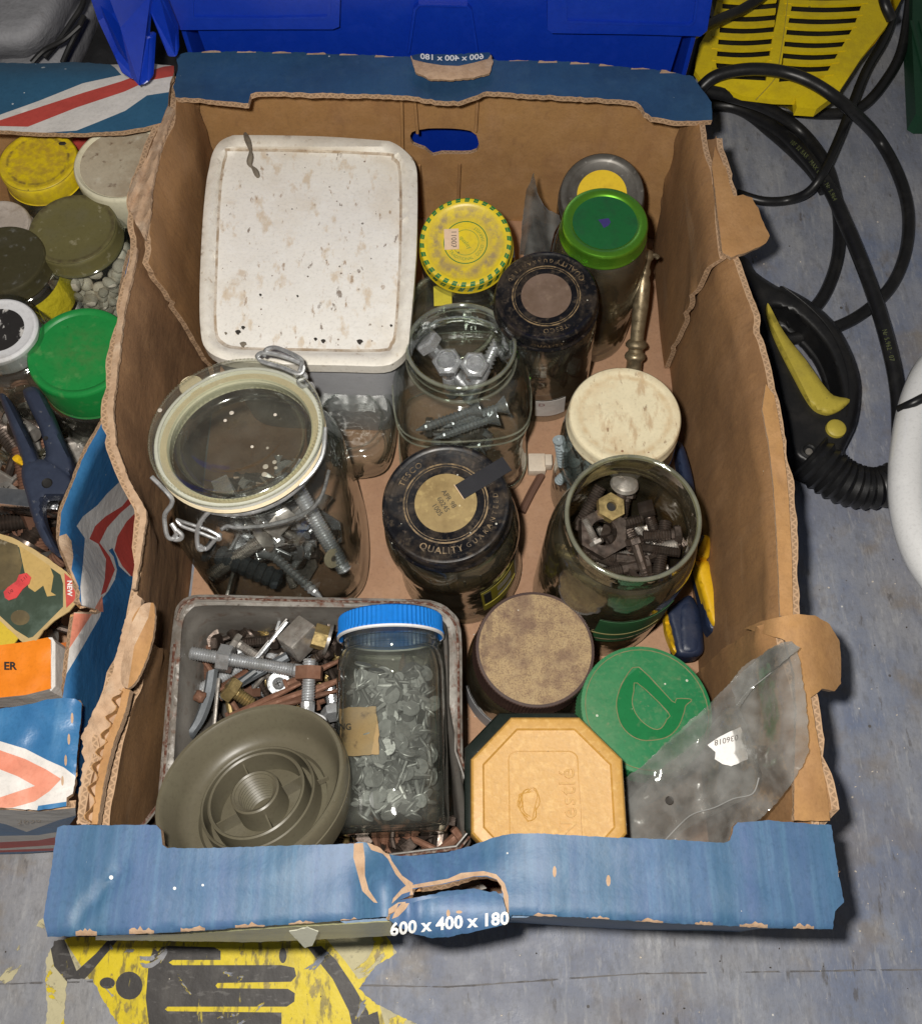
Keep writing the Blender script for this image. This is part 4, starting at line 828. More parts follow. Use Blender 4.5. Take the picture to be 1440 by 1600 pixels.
# ---- metallic green lid on a tall jar
e, H = jar('tall glass jar with a shiny metallic green screw lid', (945, 346), 148, (912, 515))
glass_body(e, H, 36, 29, H - 42, 15, M['glass_dirty'])
M['lid_mgrn'] = mat('metallic_green_tin', (.03, .20, .025), .3, .55, layers=[('r', 12, 30, (.01, .10, .03), 2), ('v', 110, .13, (.7, .75, .6), .4)], bump=[(120, .1)])
metal_lid(e, H, 31.5, 14, mat('metallic_green_tin_bright', (.22, .62, .05), .30, .85, coat=.6, layers=[('v', 110, .13, (.75, .8, .6), .35)]), recess=1.4, ring=.76)
disc(e, 23.6, H - 1.15, mat('green_lid_centre', (.012, .115, .03), .4, layers=[('v', 120, .13, (.6, .7, .5), .4), ('n', 60, .5, .7, (.02, .07, .03), .6)], bump=[(60, .2)]), 'printed_disc', h=.2)
mk('date_stamp', *lathe([(.01, H - 1.0), (4.2, H - 1.0)], 7, lambda a, z, r: 1 + .3 * sin(3 * a)), mat('purple_ink', (.045, .035, .17), .6), e, smooth=False)
# ---- black printed lid 2
M['lid_blk'] = mat('black_printed_tin', (.006, .006, .008), .24, spec=.35, layers=[('n', 75, .48, .66, (.060, .045, .032), .65), ('n', 240, .55, .66, (.10, .075, .05), .45), ('v', 120, .14, (.6, .58, .5), .35), ('n', 160, .62, .74, (.16, .12, .09), .5)], bump=[(120, .12)], rrough=(60, .2, .5))
M['gold_print'] = mat('worn_gold_print', (.24, .165, .085), .5, layers=[('n', 220, .44, .56, (.04, .03, .02), .85)])
M['gold_disc'] = mat('rubbed_gold_disc', (.30, .215, .09), .45, layers=[('n', 70, .4, .65, (.17, .11, .04), .7), ('n', 160, .55, .7, (.50, .38, .16), .5), ('v', 150, .14, (.6, .5, .3), .3)])
M['brown_disc'] = mat('rubbed_brown_disc', (.17, .115, .085), .55, layers=[('n', 60, .4, .65, (.10, .06, .035), .7), ('n', 180, .55, .7, (.30, .22, .15), .4)])
def tesco(e, H, r, rot, cm, guar=True):
    metal_lid(e, H, r, 14, M['lid_blk'], recess=.9, ring=.9, curl=1.4)
    z = H - .75
    disc(e, r * .485, z + .1, cm, 'printed_disc', h=.2)
    disc(e, r * .665, z, M['gold_print'], 'printed_ring', r0=r * .64, h=.1); disc(e, r * .615, z, M['gold_print'], 'printed_ring', r0=r * .603, h=.1)
    text('TESCO', r * .135, arc(r * .76, rot + 2.3, z + .05), M['gold_print'], e, bold=.01, space=1.25)
    text('QUALITY', r * .15, arc(r * .78, rot - 1.78, z + .05, False), M['gold_print'], e, bold=.012, space=1.15)
    if guar: text('GUARANTEED', r * .105, arc(r * .78, rot - .60, z + .05, False), M['gold_print'], e, space=1.75)
e, H = jar('jar with a glossy black TESCO lid, brown centre, further from the camera', (853, 461), 145, (846, 598))
glass_body(e, H, 38, 32, H - 38, 14, M['glass'])
tesco(e, H, 36.5, 2.63, M['brown_disc'])
text('QUALITY', 5, lambda x, y, d: ((36.9) * sin(x / 37), -(36.9) * cos(x / 37), H - 6.5 + y * .9), M['gold_print'], e, space=1.2)
lb = band(e, 38.3, 18, 46, -1.75, -1.12, M['white_print'], 'paper_label')
text('D', 7, lambda x, y, d: (38.8 * cos(-1.62 + x / 38), 38.8 * sin(-1.62 + x / 38), 40 + y), mat('maroon_ink', (.2, .03, .05), .5), lb)
heap(16, lambda r: e.matrix_world.translation * 1000 + Vector((r.uniform(-22, 22), r.uniform(-22, 22), r.uniform(8, 60))), ['hex_bolt_m6', 'nut_m8', 'wood_screw', 'washer'], [M['oily'], M['steel'], M['brass']], 22, 'the pile under the far black TESCO lid', 'fixings inside the far black lidded jar')
# ---- cream lid
e, H = jar('glass jar with a stained cream lid, holding grey wall plugs', (976, 648), 132, (938, 772))
glass_body(e, H, 41, 35, H - 40, 15, M['glass'])
M['lid_cream'] = mat('stained_cream_tin', (.72, .64, .44), .55, layers=[('n', 34, .5, .68, (.58, .43, .25), .6), ('n', 120, .55, .66, (.42, .26, .13), .6, (1, .4, 1), .6), ('n', 330, .62, .70, (.22, .12, .06), .8, (1, .3, 1), -.5), ('r', 30, 3, (.55, .40, .22), .7), ('v', 120, .12, (.25, .12, .06), .2)], bump=[(120, .15)])
metal_lid(e, H, 38.5, 12, M['lid_cream'], recess=.7, ring=.84, curl=.7)
M['plug'] = mat('grey_wall_plug', (.30, .35, .37), .6, vary=.2)
plugg = cen(join(*[lathe([(3.2, z), (3.9, z + 1.4), (3.2, z + 2.8)], 10) for z in range(0, 24, 3)], lathe([(.01, -1), (2.6, 0), (3.2, 0)], 10), lathe([(3.2, 26), (4.4, 26.5), (4.4, 28), (1.5, 28), (.01, 26)], 12)))
KIND['plug'] = plugg; NAMEOF['plug'] = ('wall_plug', 'wall plug')
c0 = e.matrix_world.translation * 1000
heap(34, lambda r: (lambda a, q: c0 + Vector((q * cos(a), q * sin(a), r.uniform(10, 82))))(r.uniform(0, 6.28), r.uniform(8, 31)), ['plug'], [M['plug']], 23, 'the filling of the cream lidded jar', 'wall plugs inside the cream lidded jar', flat=1)
for px, z in (((876, 708), 88), ((890, 712), 86), ((884, 740), 70), ((902, 742), 74), ((893, 768), 55)): piece('plug', M['plug'], at(P(*px, z), (RN.uniform(-.4, .4), RN.uniform(-.3, .5), 1)), 'grey plastic wall plug pressed against the side of the cream lidded jar', 'wall plugs inside the cream lidded jar')

# ---- open square jar with big hexagon bolts
e, H = jar('open square glass jar with a screw neck, holding a few large shiny hexagon bolts', (720, 538), 132, (722, 700), spin=.05)
OPENSQ = e
glass_body(e, H, 51, 38.3, H - 46, 17, M['glass_clean'], sq=.85, pw=4.2, open_top=True, n=80, waist=lambda t: .95 + .05 * abs(2 * t - 1), spin=0)
disc(e, 40, H - 15, M['rim_glass'], 'neck_ring', r0=38.2, h=1.8)
shq = sqshape(.85, 51, 0, H - 46, 4.2, 0, neck=H - 17)
for zz_, kk_ in ((H - 46, 1.006), (H - 54, 1.0), (12, 1.0)):  # ridges added in pale rim glass to give the jar more highlights
    mk('highlight_ridge', *tube([(50.8 * kk_ * shq(t_, zz_ - 1, 47) * cos(t_), 50.8 * kk_ * shq(t_, zz_ - 1, 47) * sin(t_), zz_) for t_ in [i * pi / 40 for i in range(80)]], .7, 6, 1, True), M['rim_glass'], e)
mk('thread_ridge', *tube([(38.4 * cos(t_), 38.4 * sin(t_), H - 6 - t_ * .5) for t_ in [i * pi / 20 for i in range(38)]], .6, 6, 1), M['rim_glass'], e)
GB = 'large bolts in the open square jar'
def vbolt(px, z, d, r, L, hr, hh, m, label, group): # bolt seen from its head
    a = P(*px, z); t = thing('hex_bolt', label, 'bolt', at(a, d), group); hd, sh = bolt_parts(r, L, hr, hh, .7); mk('head', *hd, m, t, angle=30); mk('shank', *sh, m, t, angle=30)
    mk('head_face', *lathe([(.01, hh + .1), (hr * .55, hh + .1), (hr * .6, hh + .5), (hr * .7, hh)], 24), m, t, angle=30)
vbolt((699, 569), 76, (-.05, -.16, 1), 6, 60, 11.5, 7.5, M['zinc'], 'shiny hexagon bolt head, left of the front pair in the open square jar', GB)
vbolt((740, 574), 76, (.1, -.2, 1), 6, 60, 11.0, 7.5, M['zinc'], 'shiny hexagon bolt head, right of the front pair in the open square jar', GB)
vbolt((672, 540), 82, (-.55, .25, .8), 6, 50, 11, 9, M['zinc'], 'shiny hexagon bolt tilted against the left wall of the open square jar', GB)
a, b = P(757, 575, 66), P(779, 528, 82)
t = thing('coach_screw', 'shiny coarse threaded screw point standing up at the right of the open square jar', 'screw', at(a, b - a)); L = (b - a).length
mk('shank', *lathe([(5.5, -30), (5.5, 0)] + [q for i in range(7) for q in ((4.2 * (1 - i * .03), L / 8 * i + 1), (6.3 * (1 - i * .05), L / 8 * i + L / 16 + 1))] + [(1, L + 3), (.01, L + 4)], 16), M['zinc'], t)
r = random.Random(31); c0 = e.matrix_world.translation * 1000
heap(7, lambda r: c0 + Vector((r.uniform(-14, 14), r.uniform(-14, 14), r.uniform(10, 45))), ['hex_bolt_m8', 'coach_bolt', 'wood_screw'], [M['zinc'], M['steel']], 32, 'the bottom of the open square jar', GB, scale=(1.0, 1.3))
for q, z in (((700, 655), 72), ((728, 668), 60), ((742, 650), 66)):
    pp = P(*q, z); piece('wood_screw', M['zinc'], at(pp, (.9, .25, .2)), 'long shiny screw lying on its side in the open square jar', GB, scale=1.5)
# ---- square jar lying upside down next to it
e, H = jar('empty small square glass jar standing upside down on its mouth, base ring uppermost', (548, 655), 72, (556, 700), spin=-.1)
glass_up = glass_body(e, H, 33, 26, H * .55, 10, M['glass_clean'], sq=.8, pw=4, n=64)
glass_up.matrix_local = Matrix.Translation((0, 0, H * .001)) @ Matrix.Rotation(pi, 4, 'X')
mk('base_ring', *tube([(23 * cos(a), 23 * sin(a), H + .4) for a in [i * pi / 12 for i in range(24)]], .8, 6, 2, True), M['glass_clean'], e)
M['bright_dab'] = mat('white_label_scrap', (.75, .75, .72), .5)

# ---- jar with black TESCO lid in the middle
e, H = jar('squat jar with a worn black TESCO lid, gold centre and black tape', (696, 785), 150, (722, 888))
TJ = e
glass_body(e, H, 46, 36, H - 52, 20, M['glass_dirty'], n=72, waist=lambda t: .94)
tesco(e, H, 41, .12, M['gold_disc'])
for i, s in enumerate(('APR 98', '6024S', '1005')):
    text(s, 4.6, lambda x, y, d, i=i: (lambda X, Y: (X * cos(-1.0) - Y * sin(-1.0), X * sin(-1.0) + Y * cos(-1.0), H - .5))(x - 1 + i, y + 3 - i * 5), M['ink'], e, name='date_stamp')
mk('black_tape', *xf(box(-18, 18, -5.6, 5.6, -.2, .25), Matrix.Translation((24, 16, H + .1)) @ Matrix.Rotation(.55, 4, 'Z')), mat('black_tape', (.018, .018, .022), .4, layers=[('v', 140, .12, (.7, .7, .68), .4)]), e, smooth=False)
mk('tape_edge', *xf(box(-.2, .2, -6, 6, -.1, .5), Matrix.Translation((8.6, 6.6, H + .1)) @ Matrix.Rotation(.55, 4, 'Z')), M['price'], e, smooth=False)
M['lab_mus'] = mat('dull_yellow_label', (.30, .25, .02), .5, layers=[('n', 60, .5, .7, (.22, .18, .02), .5)])
lb = band(e, 43.6, 24, 70, -1.15, -.35, M['lab_mus'], 'paper_label')
band(e, 43.9, 42, 66, -1.11, -.98, M['ink'], 'printed_block')
for zz in (62, 58, 54, 44, 40): band(e, 43.9, zz, zz + 1.0, -.85, -.5, M['ink_soft'], 'printed_line')
band(e, 43.9, 37, 38, -1.12, -.37, mat('gold_line', (.5, .42, .05), .4), 'printed_line')
band(e, 43.7, 24, 70, -.33, .25, mat('clear_label_side', (.42, .40, .34), .4), 'paper_label')
lg = M['glass_dirty']
for i in range(9):
    a = -2.7 + i * .27; mk('moulded_rib', *xf(box(-.8, .8, -.5, .8, -7, 7, .4), Matrix.Translation((43.5 * cos(a) * .97, 43.5 * sin(a) * .97, H - 44)) @ Matrix.Rotation(a - pi / 2, 4, 'Z')), lg, e)

# ---- open jar full of dark bolts
e, H = jar('tall open grimy glass jar full of dark bolts, green band round it', (989, 806), 167, (930, 930))
BJ = e
glass_body(e, H, 49, 41, H - 52, 22, M['glass_olive'], open_top=True, n=80)
M['grn_band'] = mat('green_label_inside', (.035, .14, .05), .55, layers=[('n', 40, .45, .7, (.02, .07, .03), .6)])
band(e, 49.2, 50, 98, -1.85, -.75, M['grn_band'], 'paper_label'); band(e, 49.4, 68, 70, -2.2, -.9, mat('tape_line', (.35, .3, .12), .5), 'tape_edge'); band(e, 49.4, 56, 57.2, -2.1, -.9, M['gold_print'], 'tape_edge')
mk('torn_paper_ring', *lathe([(41.8, H - 9), (42.3, H - 6), (42.1, H - 3)], 64, lambda a, z, r: 1 + .006 * sin(9 * a) + .004 * sin(23 * a)), mat('brown_paper_remnant', (.28, .20, .12), .8, alpha_noise=[(60, .5, .52)]), e)
c0 = e.matrix_world.translation * 1000; ax = (e.matrix_world.to_3x3() @ Vector((0, 0, 1))).normalized()
def incyl(c, ax, rmax, z0, z1): return lambda r: (lambda a, q: c + Vector((q * cos(a), q * sin(a), 0)) + ax * r.uniform(z0, z1))(r.uniform(0, 6.28), rmax * sqrt(r.random()))
heap(46, incyl(c0, ax, 30, 14, 92), ['hex_bolt_m8', 'hex_bolt_m6', 'set_screw', 'nut_m10', 'square_bolt', 'stud'], [M['oily'], M['oily'], M['steel']], 41, 'the heap in the tall open jar', 'dark bolts inside the tall open jar', scale=(.7, .95))
G2 = 'dark bolts on top of the heap in the tall open jar'
zz = 108
hero_bolt((1052, 835), zz, (1004, 838), zz - 2, 4.2, 6.6, 5, M['oily'], 'dark hexagon bolt lying level at the right of the open jar', G2)
hero_bolt((992, 850), zz + 4, (1010, 905), zz - 6, 3.3, 6.0, 5, M['oily'], 'dark bolt with a round hexagon head uppermost in the open jar', G2, thr=.3)
hero_bolt((1000, 855), zz - 3, (1062, 864), zz, 3.5, 5, 4, M['oily'], 'long dark threaded bolt pointing right in the open jar', G2, thr=1)
hero_bolt((1011, 800), zz + 2, (1020, 825), zz - 12, 3.8, 6.5, 6, M['oily'], 'short square headed dark bolt at the top right of the heap', G2, sq=True)
hero_bolt((905, 820), zz - 4, (938, 760), zz + 12, 4.6, 5, 4, M['oily'], 'thick dark threaded bolt leaning on the left wall of the open jar', G2, thr=.85)
hero_bolt((963, 822), zz, (1004, 810), zz + 2, 3.8, 6, 4, M['oily'], 'dark threaded bolt lying across the middle of the open jar', G2, thr=1)
hero_bolt((930, 845), zz + 6, (913, 812), zz + 8, 2.6, 5, 3, M['steel'], 'thin grey screw standing in the big nut of the open jar', G2, thr=.9)
t = thing('coach_bolt', 'coach bolt with a pale domed head at the back of the open jar', 'bolt', at(P(975, 757, 122), (0.05, .3, 1)), G2)
mk('head', *lathe([(.01, 5), (5, 4.4), (8.6, 2.4), (9.6, 0), (4, -.5)], 28), M['steel'], t); mk('shank', *thread(3.6, -46, 0, 1.6), M['oily'], t)
t = thing('hex_nut', 'very large dark hexagon nut on the left of the open jar', 'nut', at(P(937, 836, 104), (.12, -.2, 1)), G2); mk('nut_body', *nut_geo(17.5, 9, 10), M['oily'], t, angle=30)
t = thing('hex_nut', 'yellowish hexagon nut with a black hole near the top of the open jar', 'nut', at(P(951, 796, 114), (.1, -.1, 1)), G2); mk('nut_body', *nut_geo(9.8, 3.4, 7), M['brassy'], t, angle=30); mk('nut_hole', *lathe([(.01, 4), (3.4, 4)], 12), M['ink'], t)
for px, k, d in (((985, 835), 'set_screw', (.3, -1, .2)), ((960, 872), 'hex_bolt_m8', (1, -.1, 0)), ((1030, 880), 'stud', (.2, 1, .1)), ((1005, 870), 'nut_m8', (.2, .3, 1)), ((935, 872), 'hex_bolt_m6', (-1, .4, .1)), ((1040, 860), 'hex_bolt_m6', (1, .5, .2)), ((970, 890), 'hex_bolt_m8', (1, .2, .1)), ((1000, 893), 'washer', (.3, .1, 1)), ((975, 800), 'hex_bolt_m6', (.2, 1, .6))):
    piece(k, M['oily'], at(P(*px, zz - 8), d), 'small dark ' + NAMEOF[k][0].replace('_', ' ') + ' wedged in the tall open jar, ' + ('under the big nut' if px[0] < 965 else 'near the front rim' if px[1] > 875 else 'towards the right wall' if px[0] > 1025 else 'in the middle of the heap'), 'dark bolts inside the tall open jar')

# ---- brown dusty lid
e, H = jar('dark glass jar with a ridged brown plastic lid thick with tan dust', (836, 1013), 97, (812, 1066))
glass_body(e, H, 42, 34, H - 42, 20, M['glass_olive'])
M['lid_brown'] = mat('brown_plastic', (.055, .030, .024), .45, layers=[('n', 60, .5, .7, (.12, .07, .05), .5)])
metal_lid(e, H, 39, 22, M['lid_brown'], recess=.3, ring=.95, knurl=110, curl=.6)
wv_ = mat('dust_covered_lid_top', (.40, .285, .155), .92, layers=[('n', 38, .50, .60, (.17, .105, .078), .7), ('n', 100, .48, .62, (.20, .125, .085), .55), ('n', 1100, .48, .60, (.13, .078, .06), .6), ('n', 70, .6, .66, (.12, .075, .06), .5, (1, .1, 1), .8), ('n', 160, .5, .7, (.46, .35, .2), .4), ('v', 110, .16, (.75, .72, .65), .2)], bump=[(700, .5)])
disc(e, 36.8, H + .1, wv_, 'dusty_top', n=64, h=.5)
band(e, 42.3, 6, 30, -2.9, -1.6, mat('grey_label', (.48, .48, .50), .5), 'paper_label')
# ---- green lid with moulded leaf
e, H = jar('jar with a large dusty green plastic lid moulded with a leaf shape', (1010, 1107), 97, (962, 1170))
GJ = e
glass_body(e, H, 44, 38, H - 40, 20, M['glass_olive'])
M['lid_green'] = mat('green_plastic_lid', (.018, .195, .072), .45, layers=[('n', 260, .5, .66, (.12, .24, .11), .5), ('n', 40, .45, .7, (.06, .24, .10), .6), ('n', 14, .45, .65, (.13, .26, .13), .45), ('v', 130, .13, (.72, .72, .6), .35), ('n', 170, .64, .72, (.3, .25, .16), .5)], bump=[(150, .15)])
metal_lid(e, H, 42.0, 18, M['lid_green'], recess=-.3, ring=.96, knurl=120, curl=.5)
M['lid_green_deep'] = mat('green_plastic_moulding', (.008, .17, .05), .38, layers=[('v', 130, .13, (.72, .72, .6), .35), ('n', 170, .6, .72, (.12, .2, .1), .5)])
M['dirt_line'] = mat('dirt_in_the_moulding', (.20, .22, .10), .9, layers=[('n', 150, .5, .65, (.34, .27, .17), .6)])
g_px = lambda x, y: (lambda v: (v.x, v.y))((e.matrix_world.inverted() @ (P(x, y, 97.8) * .001)) * 1000)
leaf_o = [(999, 1040), (976, 1060), (965, 1085), (962, 1105), (967, 1130), (980, 1148), (1000, 1158), (1025, 1157), (1045, 1150), (1060, 1134), (1069, 1112), (1072, 1101), (1081, 1093), (1078, 1090), (1058, 1090), (1050, 1094)]
leaf_i = [(996, 1066), (990, 1080), (987, 1098), (992, 1115), (1004, 1130), (1020, 1140), (1032, 1138), (1041, 1124), (1043, 1112)]
lo2 = [g_px(*p) for p in leaf_o]; li2 = [g_px(*p) for p in leaf_i]
sheet('moulded_leaf', lo2, lambda x, y: (x, y, H + .9), [M['lid_green_deep']] * 3, th=.8, step=5, holes=[li2], parent=e, face=(0, 0, 1e5), es=3)
for ln in (leaf_o, leaf_i):
    mk('moulded_line', *tube([(*g_px(*p), H + .75) for p in ln], .42, 5, 3, True), M['dirt_line'], e)
mk('moulded_line', *tube([(39.4 * cos(a), 39.4 * sin(a), H + .35) for a in [i * pi / 20 for i in range(40)]], .35, 5, 1, True), M['dirt_line'], e)
# ---- octagonal gold lid with embossed name
def octpts(cx, cy, rx, ry, c=.42): return [(cx + sx * rx * k1, cy + sy * ry * k2) for sx, sy, k1, k2 in ((-1, -1, c, 1), (1, -1, c, 1), (1, -1, 1, c), (1, 1, 1, c), (1, 1, c, 1), (-1, 1, c, 1), (-1, 1, 1, c), (-1, -1, 1, c))]
M['lid_gold'] = mat('gold_coloured_plastic', (.50, .275, .062), .46, layers=[('n', 300, .5, .7, (.66, .42, .14), .6), ('n', 30, .55, .75, (.50, .28, .07), .5), ('v', 170, .12, (.2, .12, .05), .25), ('v', 60, .1, (.8, .66, .4), .1)], bump=[(300, .12)])
zg = 141; cg = P(856, 1243, zg); e = thing('coffee_jar', 'coffee jar with an octagonal gold plastic lid embossed Nestlé', 'jar', loc=(cg.x, cg.y, 4)); H = zg - 4
def oct3(R, z, c=.46): return [(x, y, z) for x, y in octpts(0, 0, R, R * 1.02, c)]
def octloft(prof, c=.46):
    vs, fs = [], []
    for k, (R_, z) in enumerate(prof): vs += oct3(R_, z, c)
    for k in range(len(prof) - 1): fs += [(k * 8 + i, k * 8 + (i + 1) % 8, k * 8 + 8 + (i + 1) % 8, k * 8 + 8 + i) for i in range(8)]
    fs.append(tuple(range(len(prof) * 8 - 8, len(prof) * 8))); return vs, fs
mk('lid', *octloft([(44, H - 22), (44, H - 3), (43.4, H - 1.2), (42.4, H - .2), (41.5, H), (37.2, H), (36.8, H - .4), (36.2, H - 1.3), (35.6, H - 1.4)]), M['lid_gold'], e, angle=25)
mk('glass_body', *join(octloft([(34, 0), (36, 3), (38, 10), (38, H - 45), (33, H - 34), (31, H - 10)]), ([], [])), M['glass_olive'], e, angle=25)
rr_ = []
for cx, cy, a0 in ((13, 20, 0), (-17, 20, pi / 2), (-17, -22, pi), (13, -22, 1.5 * pi)):
    rr_ += [(cx + 5 * cos(a0 + k * pi / 8), cy + 5 * sin(a0 + k * pi / 8), H - 1.35) for k in range(5)]
mk('moulded_frame', *tube(rr_, .38, 5, 1, True), M['lid_gold'], e)
mk('embossed_name', *(lambda g: ([(13 - y * 1.0 - 1.5, -4 + x * 1.0, H - 1.35 + d) for x, y, d in g[0]], g[1]))(text_geo('Nestlé', 13, .004, 1.12, .10)), M['lid_gold'], e, smooth=False)
# a plain moulded oval of twigs beside the name
r = random.Random(8)
for i in range(9):
    a = r.uniform(0, 6); q = [(-11 + 6 * cos(a + k * .7) * r.uniform(.5, 1.1), -4 + 11 * sin(a + k * .7) * r.uniform(.5, 1.1), H - 1.35) for k in range(4)]
    mk('moulded_twig', *tube(q, .34, 5, 3), M['lid_gold'], e)
# black octagonal lid beside it
zk = 104; ck = P(842, 1232, zk); e = thing('coffee_jar', 'jar with a glossy black octagonal lid, mostly under the gold one', 'jar', loc=(ck.x, ck.y, 4)); H = zk - 4
M['lid_blackoct'] = mat('glossy_black_green_plastic', (.012, .017, .014), .22, layers=[('v', 90, .12, (.5, .5, .45), .3), ('n', 40, .5, .75, (.04, .045, .04), .5)])
mk('lid', *octloft([(45.5, H - 20), (45.5, H - 2.5), (44.6, H - .8), (43, H), (36, H), (35.5, H - .8)], .52), M['lid_blackoct'], e, angle=25)
mk('glass_body', *octloft([(36, 0), (40, 4), (40, H - 24), (38, H - 20)], .52), M['glass_olive'], e, angle=25)

# ---- big clip-top jar
a, b = P(458, 858, 4), P(366, 665, 168)
KJ = thing('clip_top_jar', 'big square clip-top glass jar with a glass lid, rubber seal and wire clasp', 'jar', frame(a, b, .12)); H = (b - a).length; e = KJ
glass_body(e, H - 14, 61, 49, H - 66, 20, M['glass_big'], sq=.75, pw=4.5, n=88, open_top=True)
M['seal'] = mat('cream_rubber_seal', (.84, .72, .50), .55, layers=[('n', 60, .5, .75, (.6, .48, .3), .5)])
M['seal_w'] = mat('whitish_lid_rim', (.84, .84, .76), .35)
mk('rubber_seal', *lathe([(47, H - 16), (55, H - 16.2), (56, H - 14.6), (55, H - 13), (47, H - 13)], 72), M['seal'], e)
mk('seal_tab', *xf(join(lathe([(.01, 1.2), (8, 1.2), (8.4, 0), (8, -1.2), (.01, -1.2)], 24)), Matrix.Translation((-33, 49, H - 14))), M['seal'], e)
lip = [(50, H - 12.5), (54, H - 12.2), (54.6, H - 9)]
mk('rim_ring', *lathe([(52.2, H - 13), (54.8, H - 12.4), (54.8, H - 9.5), (52.2, H - 9)], 72), M['seal_w'], e)
lid = mk('glass_lid', *lathe([(46, H - 12.5), (55.2, H - 9), (56.6, H - 6), (56.8, H - 3), (55.4, H - 1), (53, H), (50.4, H - .4), (48, H - 2.2), (44, H - 3.2), (41.8, H - 2.6), (40.6, H - 3.4), (36, H - 3.8), (33.4, H - 3.2), (32.4, H - 4.2), (20, H - 5), (.01, H - 5.2)], 96), M['glass_lid'], e, angle=70)
mk('lid_underside', *lathe([(.01, H - 22), (36, H - 22), (41, H - 20), (43, H - 12)], 64), M['glass_lid'], e, angle=70)
mk('inner_rim', *lathe([(47.4, H - 22), (47.8, H - 13), (47.2, H - 12), (46.8, H - 13), (46.6, H - 22), (47.4, H - 22)], 72), mat('pale_seal_under_glass', (.88, .86, .64), .5), e)
kn = [xf(lathe([(.01, .5), (.55, .2), (.6, -.6)], 6), Matrix.Translation((54.6 * cos(i * 2 * pi / 130), 54.6 * sin(i * 2 * pi / 130), H - .6))) for i in range(130)]
tag(mk('beaded_edge', *join(*kn), M['glass_lid'], lid), kind='stuff')
# local direction of the clasp (towards the lower left of the picture) and of the hinge (upper right)
inv = e.matrix_world.inverted()
def loc(px, py, z): return (inv @ (P(px, py, z) * .001)) * 1000
wv = lambda pts, r=1.3, k=6, smooth=True: tube([loc(*q) for q in pts], r, 8, k, False, smooth=smooth)
zc = 158
mk('wire_ring', *tube([(51.6 * cos(t), 51.6 * sin(t), H - 24) for t in [i * pi / 24 for i in range(48)]], 1.25, 8, 1, True), M['wire'], e)
mk('lid_wire', *wv([(508, 668, 166), (502, 715, 162), (470, 755, 158), (410, 782, 156), (372, 788, 156), (345, 790, 156), (327, 800, 153), (312, 818, 147), (308, 838, 140), (311, 858, 134), (322, 856, 133)], 1.5), M['wire'], e)
mk('lid_wire', *wv([(237, 745, 163), (266, 775, 158), (268, 788, 153), (258, 803, 148), (258, 820, 142), (262, 838, 136), (270, 842, 134), (278, 838, 134)], 1.5), M['wire'], e)
mk('clasp_bar', *wv([(276, 812, 143), (300, 820, 143), (325, 828, 142), (343, 838, 140), (340, 843, 138), (312, 832, 140), (285, 822, 141), (276, 812, 143)], 1.2), M['wire'], e)
mk('clasp_lever', *wv([(345, 834, 139), (334, 846, 136), (322, 858, 133), (312, 852, 136)], 1.4), M['wire'], e)
mk('clasp_twist', *wv([(268, 818, 140), (276, 832, 137), (272, 842, 133), (282, 842, 134), (284, 836, 136), (276, 828, 139)], 1.6), M['wire'], e)
mk('clasp_wire', *wv([(345, 828, 140), (355, 822, 139), (372, 824, 137), (420, 820, 134), (470, 805, 132), (500, 780, 132), (514, 735, 133)], 1.3), M['wire'], e)
mk('hinge_loop', *wv([(404, 560, 166), (402, 556, 168), (412, 551, 170), (440, 556, 170), (470, 568, 168), (474, 578, 166), (466, 584, 165), (440, 574, 166), (410, 565, 166), (404, 560, 166)], 1.5, 4), M['wire'], e)
mk('hinge_loop', *wv([(413, 556, 168), (416, 546, 172), (430, 543, 173), (450, 550, 173), (466, 558, 172), (472, 565, 170), (468, 580, 166)], 1.4, 4), M['wire'], e)
mk('hinge_coil', *wv([(460, 588, 164), (472, 582, 163), (478, 590, 160), (466, 596, 160), (474, 604, 158), (486, 600, 157), (490, 612, 155)], 1.6, 4), M['wire'], e)
for q in ((362, 645, 1.6), (352, 657, 1.2), (430, 648, 1.2), (394, 698, 1.1), (418, 700, 1.0), (429, 722, 1.5), (415, 729, 1.9), (431, 731, 1.2), (413, 741, 1.8), (250, 641, 1.6)):
    mk('paint_fleck', *xf(lathe([(.01, .5), (q[2] * .8, .4), (q[2], 0)], 9), Matrix.Translation(loc(q[0], q[1], 166))), M['crumb'], e)
c0 = e.matrix_world.translation * 1000; ax = (e.matrix_world.to_3x3() @ Vector((0, 0, 1))).normalized(); ax = Vector((ax.x / ax.z, ax.y / ax.z, 1))
heap(95, incyl(c0, ax, 33, 12, 70), ['hex_bolt_m8', 'wood_screw', 'hex_bolt_m6', 'small_screw', 'washer', 'nut_m8', 'dome_screw', 'bracket'], [M['zinc'], M['zinc'], M['steel'], M['oily']], 51, 'the jumble in the clip-top jar', 'fixings inside the big clip-top jar', flat=.5, scale=(.8, 1.15))
G3 = 'larger pieces seen through the side of the big clip-top jar'
M['plugblk'] = mat('dark_grey_expansion_plug', (.05, .06, .068), .45, layers=[('n', 60, .5, .7, (.12, .13, .14), .5)])
